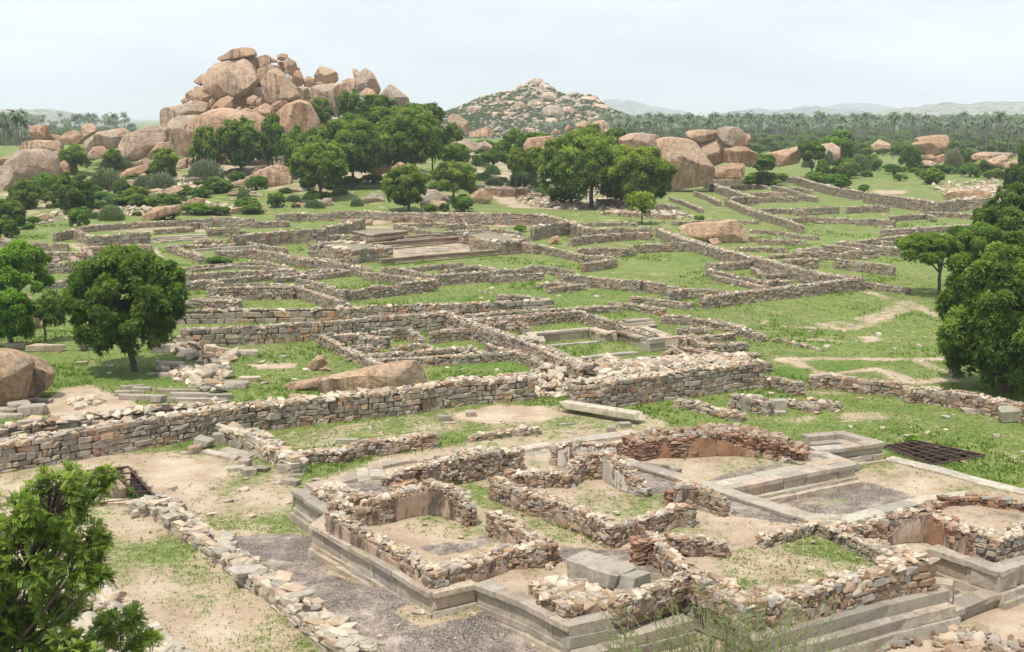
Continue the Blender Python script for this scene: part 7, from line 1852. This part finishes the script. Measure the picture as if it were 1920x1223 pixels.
def palms():
    r = np.random.default_rng(12); pos = []
    def addp(px, d, h=None):
        x = (px - 960) / FPX * d * 1.012; pos.append((x, d, h or r.uniform(10.5, 16.5)))
    d = 455.
    while d < 1500:
        px = 1120 + r.uniform(0, 25)
        step = 6.6 * FPX / d * (1 + .25 * (d > 900))
        while px < 1960:
            lim = 520 if px > 1700 else (570 if px > 1450 else 640)
            if px < 1330: lim = 560
            if d > lim + r.uniform(-50, 60) and (d > 760 or r.random() < .8): addp(px + r.uniform(-.4, .4) * step, d + r.uniform(-10, 10))
            px += step * r.uniform(.6, 1.4)
        d *= 1.033
    for (px, d) in [(1640, 470), (1600, 520), (1560, 500), (1660, 430), (1525, 560), (1870, 420), (1900, 400), (1885, 460), (1830, 430), (1915, 430), (1250, 520), (1225, 560), (1850, 480), (1450, 560), (1470, 600)]: addp(px, d)
    for _ in range(70): addp(r.uniform(-30, 75), r.uniform(330, 620), r.uniform(7, 10))
    for _ in range(160): addp(r.uniform(-30, 260), r.uniform(650, 1250))
    for _ in range(60): addp(r.uniform(1000, 1150), r.uniform(760, 900), r.uniform(8, 12))
    pos.sort(key=lambda p: p[1])
    n = len(pos); big = pos[:285]; rest = pos[285:]
    rt = None
    for i, (x, y, h) in enumerate(big):
        z = float(Hbase(x, y)); g = (x, y, z)
        root = empty('coconut_palm', g, 'tall coconut palm in the grove beyond the ruins', 'palm', 'coconut palms of the distant grove', r.uniform(0, 6.28))
        t = obj('trunk', PTR, root); t.scale = (1, 1, h / 11.)
        c = obj('crown', PC[i % 5][3], root, (0, 0, h)); s_ = r.uniform(.85, 1.15); c.scale = (s_, s_, s_); q = r.uniform(.8, 1.2); c.color = (q, q, q, 1)
    VV = []; FF = []; CC = []; TV_ = []; TF_ = []; o = 0; ot = 0
    tb = ptrunk(11.); tv = np.vstack(tb.V); tf = np.vstack(tb.F)
    for i, (x, y, h) in enumerate(rest):
        V, F_, c, _m = PC[i % 5]; a = r.uniform(0, 6.28); R_ = np.array([[cos(a), -sin(a), 0], [sin(a), cos(a), 0], [0, 0, 1]])
        z = float(Hbase(x, y))
        VV.append(V @ R_.T * r.uniform(.85, 1.15) + [x, y, h + z]); FF.append(F_ + o); CC.append(np.clip(c * r.uniform(.7, 1.2), 0, 1)); o += len(V)
        TV_.append(tv * [1, 1, h / 11.] + [x, y, z]); TF_.append(tf + ot); ot += len(tv)
    root = empty('palm_grove', (0, 0, 0), 'farther palms of the grove merging into one band', 'palm grove'); root['kind'] = 'stuff'
    obj('crowns', mesh('crowns', np.vstack(VV), np.vstack(FF), M['palm'], np.concatenate(CC)[:, None].repeat(3, 1)), root)['kind'] = 'stuff'
    obj('trunks', mesh('trunks', np.vstack(TV_), np.vstack(TF_), M['palmbark']), root)['kind'] = 'stuff'
    print('palms', n)
    # dark understorey and scrub between the palms
    m = 2600; yy = np.exp(r.uniform(math.log(430), math.log(1500), m)); xx = r.uniform(-.45, .45, m) * yy
    k = (xx / yy > .06) | (xx / yy < -.30)
    k &= ~((xx / yy > .2) & (yy < 520) & (r.random(m) < .4)) & ((xx / yy < .1) | (yy > 470))
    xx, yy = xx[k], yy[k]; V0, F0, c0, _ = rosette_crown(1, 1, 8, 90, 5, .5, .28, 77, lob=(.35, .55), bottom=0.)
    VV = []; FF = []; CC = []; o = 0
    for x, y in zip(xx, yy):
        s_ = r.uniform(1.5, 4.) * (1 + .4 * (y > 700)); hz = s_ * r.uniform(.5, .9)
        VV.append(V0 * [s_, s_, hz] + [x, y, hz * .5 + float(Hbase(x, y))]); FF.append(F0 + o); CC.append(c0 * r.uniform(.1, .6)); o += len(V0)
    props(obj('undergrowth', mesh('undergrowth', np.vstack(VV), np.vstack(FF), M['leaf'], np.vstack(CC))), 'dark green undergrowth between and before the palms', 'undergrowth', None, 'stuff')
palms()
# ================================================================== far hills
def ridge(name, d, s, f, depth, matk, seed, basey=236, rough=1.):
    pts = P(f, s); W = [at_Y(p, d) for p in pts]
    X = np.array([p[0] for p in W]); Z = np.array([p[2] for p in W])
    n = 240; m = 26; xs = np.linspace(X[0], X[-1], n); zs = np.interp(xs, X, Z)
    u = np.linspace(-1, 1, m)
    fall = np.cos(u * pi / 2) ** .9
    XX = np.repeat(xs[None], m, 0); YY = d + u[:, None] * depth + np.zeros_like(XX); ZZ = zs[None] * fall[:, None]
    q = np.stack([XX.ravel(), YY.ravel(), np.zeros(XX.size)], 1)
    sc = d / FPX
    ZZ = ZZ.ravel() + fbm(q, .06 / sc, seed, 5) * 2.4 * sc * rough * np.clip(np.repeat(fall[:, None], n, 1).ravel(), 0, 1)
    ids = np.arange(n * m).reshape(m, n)
    Fq = np.stack([ids[:-1, :-1], ids[:-1, 1:], ids[1:, 1:], ids[1:, :-1]], -1).reshape(-1, 4)
    return obj(name, mesh(name, np.stack([XX.ravel(), YY.ravel(), ZZ - 1.], 1), Fq, M[matk], None, True))
def m_hill(name, sc, g, rk, lo=.45, hi=.6):
    s = NT(name); c = s.mix(s.ramp(s.noise(sc, 5, .75), [(lo, 0.), (hi, 1.)]), g, rk)
    return s.done(c, s.bump(s.noise(sc, 4, .7), 1., 3))
M['hill_far'] = m_hill('scrub and bare rock of the far hills', .05, (.09, .12, .07), (.42, .36, .31))
M['hill_blue'] = m_hill('distant hill slopes', .01, (.10, .12, .10), (.2, .2, .18))
for a in [('hill', 2600, '-60,480 0,462 35,440 75,432 100,442 150,440 230,432 330,448 450,470 560,505 650,533 740,560', T1, 420, 'hill_far', 1),
          ('hill', 3600, '860,175 920,150 1000,140 1060,122 1120,126 1200,120 1290,105 1340,86 1380,98 1450,95 1540,110 1620,95 1700,74 1760,84 1850,75 1990,80', L, 600, 'hill_far', 2),
          ('hill', 5200, '-180,150 -60,140 0,130 100,146 200,140 300,125 370,108 430,125 500,140 600,132 700,150 860,165 1000,170', L, 700, 'hill_blue', 3),
          ('hill', 7500, '400,140 500,112 600,92 640,100 700,90 800,85 860,105 930,140 1000,160', L, 800, 'hill_blue', 4),
          ('hill', 6500, '1380,280 1410,240 1440,222 1480,214 1520,218 1560,218 1590,250 1608,268 1616,226 1660,225 1720,235 1800,262 1850,290 1900,278 1990,300 2100,310', K, 700, 'hill_blue', 5)]:
    props(ridge(*a), kind='structure')
props(ridge('hill', 5800, '500,560 620,545 700,540 780,534 830,525 900,540', T1, 600, 'hill_blue', 6), kind='structure')
# the boulder-strewn cone hill
KR = [at_Y(p, 1000) for p in P(K, '-60,400 0,358 60,330 160,300 300,240 380,205 520,170 640,155 700,120 790,75 850,62 910,75 980,120 1020,148 1080,180 1150,165 1230,175 1350,192 1400,250 1470,300 1600,345 1700,390 1820,430')]
kx = np.array([p[0] for p in KR]); kz = np.array([p[2] for p in KR])
def cone_h(x, y):
    u = (y - 1000) / 125.; return np.interp(x, kx, kz, 0, 0) * np.clip(np.cos(np.clip(u, -1, 1) * pi / 2), 0, 1) ** 1.15 - .5
def cone():
    r = np.random.default_rng(31)
    n, m = 200, 80; xs = np.linspace(kx[0], kx[-1], n); ys = np.linspace(876, 1124, m); XX, YY = np.meshgrid(xs, ys)
    ZZ = cone_h(XX.ravel(), YY.ravel()) - 2.0 + fbm(np.stack([XX.ravel(), YY.ravel(), 0 * XX.ravel()], 1), .35, 3, 4) * .7
    ids = np.arange(n * m).reshape(m, n); Fq = np.stack([ids[:-1, :-1], ids[:-1, 1:], ids[1:, 1:], ids[1:, :-1]], -1).reshape(-1, 4)
    M['hill_cone'] = m_hill('stony hill soil with scrub', .5, (.08, .105, .05), (.42, .35, .28), .42, .56)
    props(obj('hill', mesh('hill', np.stack([XX.ravel(), YY.ravel(), ZZ], 1), Fq, M['hill_cone'], None, True)), kind='structure')
    protos = []
    for i in range(6):
        o = boulder('x', N, ['0,0 40,-20 90,-10 100,40 60,70 10,50', '0,10 30,-20 70,-15 90,30 60,60 20,60', '0,0 50,-30 110,-20 130,20 80,50 20,40', '0,20 20,-20 60,-30 80,10 60,60 20,60', '0,0 60,-15 100,0 105,45 50,60 5,40', '0,0 30,-40 60,-40 70,20 50,60 10,50'][i], 300, 0, thick=1, res=(20, 9), cuts=3)
        me = o.data; bpy.data.objects.remove(o)
        co = np.empty(len(me.vertices) * 3, np.float32); me.vertices.foreach_get('co', co); co = co.reshape(-1, 3); co /= np.abs(co).max(); me.vertices.foreach_set('co', co.ravel())
        protos.append((me, co.copy(), [tuple(p.vertices) for p in me.polygons]))
    pts = []
    for _ in range(8500):
        x = r.uniform(kx[0], kx[-1]); y = r.uniform(880, 1035); h = cone_h(np.array([x]), np.array([y]))[0]
        if h < 1: continue
        top = h / max(kz.max(), 1)
        keep = .50 + .5 * top + .25 * math.sin(x * .12 + y * .07) 
        if r.random() > keep: continue
        sz = (.6 + .9 * r.exponential(.5)) * (.72 + .6 * top * r.random())
        pts.append((x, y, h, min(sz, 5.5)))
    for (kx_, ky_, sz) in [(980, 320, 14), (980, 405, 8.5), (1110, 310, 8), (850, 430, 7), (1280, 215, 9), (1330, 215, 7), (1180, 170, 9), (1100, 205, 8), (850, 75, 9), (880, 80, 8), (760, 95, 6), (720, 110, 6), (940, 190, 8), (1410, 285, 7), (1380, 265, 6), (420, 190, 6), (500, 180, 6), (330, 300, 9), (720, 265, 6), (640, 240, 6), (800, 260, 5), (1000, 130, 5), (930, 105, 6), (960, 115, 5), (1340, 190, 5), (1150, 175, 7), (875, 450, 6), (1380, 375, 6)]:
        px, py = K(kx_, ky_); d = ray(px, py)
        for yy in np.linspace(880, 1004, 300):
            t = yy / d[1]; z = CAMZ + d[2] * t
            if z <= cone_h(np.array([d[0] * t]), np.array([yy]))[0] + .6 or yy > 1001: break
        pts.append((d[0] * t, yy, cone_h(np.array([d[0] * t]), np.array([yy]))[0], sz * .62))
    pts.sort(key=lambda p: -p[3])
    VV = []; FF3 = []; FF4 = []; o = 0
    for i, (x, y, h, sz) in enumerate(pts):
        me, co, polys = protos[i % 6]; a = r.uniform(0, 6.28); sq = r.uniform(.6, .95)
        if i < 170:
            b = obj('boulder', me, None, (x, y, h - .1), a); b.scale = (sz, sz, sz * sq); q = r.uniform(.85, 1.15); b.color = (q * .95, q * .93, q * .9, r.uniform(.1, .8))
            props(b, 'pale granite boulder on the scrubby cone-shaped hill', 'boulder', 'boulders covering the cone-shaped hill')
        else:
            R_ = np.array([[cos(a), -sin(a), 0], [sin(a), cos(a), 0], [0, 0, 1]])
            VV.append((co * [sz, sz, sz * sq]) @ R_.T + [x, y, h - .1])
            arr = protos[i % 6][2]
            for p in arr: (FF3 if len(p) == 3 else FF4).append(tuple(v + o for v in p))
            o += len(co)
    ro = obj('hill_rocks', mesh('hill_rocks', np.vstack(VV), [np.array(FF4), np.array(FF3)], M['rock'], None, True)); ro.color = (.92, .90, .86, .5)
    props(ro, 'countless smaller pale rocks strewn over the cone-shaped hill', 'rocks', None, 'stuff')
    V0, F0, c0, _ = rosette_crown(1, 1, 6, 40, 5, .55, .3, 78, lob=(.35, .55), bottom=0.)
    VV = []; FF = []; CC = []; o = 0
    for _ in range(1700):
        x = r.uniform(kx[0], kx[-1]); y = r.uniform(880, 1010); h = cone_h(np.array([x]), np.array([y]))[0]
        if h < .3: continue
        if math.sin(x * .12 + y * .07) * .3 + r.random() > 1.2 - .35 * h / kz.max(): continue
        s_ = r.uniform(.9, 2.1)
        VV.append(V0 * [s_, s_, s_ * .7] + [x, y, h + s_ * .1]); FF.append(F0 + o); CC.append(c0 * r.uniform(.2, .7)); o += len(V0)
    props(obj('hill_scrub', mesh('hill_scrub', np.vstack(VV), np.vstack(FF), M['leaf'], np.vstack(CC))), 'green scrub growing between the rocks of the cone-shaped hill', 'scrub', None, 'stuff')
cone()
# eroded earth bank by the footpath
bk = wall('eroded red-brown earth bank beside the footpath, below the gap', T2, '1040,880,1.0 1150,882,1.3 1260,884,1.3 1330,915,.8', 1.6, 2.2, sw=.5, sh=.3, face='brown', top='brown', name='earth_bank', cat='earth bank')
for i in range(3): plaster(bk, i, 0, 1, 'f', [.9, .95, .9], 'earth', .2)
rubble('spill of pale stones running down from the earth bank', T2, '1200,930 1330,930 1560,960 1640,980 1560,1005 1300,985', 260, .7, heap=.2)
rubble('stones strewn in the shade of the centre trees', D, '0,640 120,650 340,660 470,700 300,700 0,680', 130, .7, heap=.1)
rubble('stones strewn over the rocky slope', T1, '560,900 900,860 1600,740 1640,800 1100,900 700,960', 300, .8, heap=.1)
rubble('stones at the foot of the rocky slope', T1, '160,1040 500,1010 1200,960 1500,980 1200,1030 600,1040 200,1090', 260, .7, heap=.1)
rubble('stony ground outside the far right enclosure', D, '1500,540 1800,530 1840,620 1600,660 1560,600', 160, .9, heap=.1)
# ================================================================== air
def haze():
    x0, x1, y0, y1, z0, z1 = -6500., 6500., -60., 9200., -3.3, 160.
    V = [(x, y, z) for x in (x0, x1) for y in (y0, y1) for z in (z0, z1)]
    Fq = np.array([(0, 1, 3, 2), (4, 6, 7, 5), (0, 4, 5, 1), (2, 3, 7, 6), (0, 2, 6, 4), (1, 5, 7, 3)])
    m = bpy.data.materials.new('haze'); m.use_nodes = True; t = m.node_tree
    for n in list(t.nodes):
        if n.type != 'OUTPUT_MATERIAL': t.nodes.remove(n)
    pv = t.nodes.new('ShaderNodeVolumePrincipled'); pv.inputs['Color'].default_value = (.87, .91, 1., 1); pv.inputs['Density'].default_value = HAZE
    pv.inputs['Anisotropy'].default_value = .0
    t.links.new(pv.outputs[0], [n for n in t.nodes if n.type == 'OUTPUT_MATERIAL'][0].inputs['Volume'])
    props(obj('haze', mesh('haze', V, Fq, m)), 'thin pale haze filling the air over the whole valley', 'haze', None, 'stuff')
HAZE = 1.7e-4
haze()
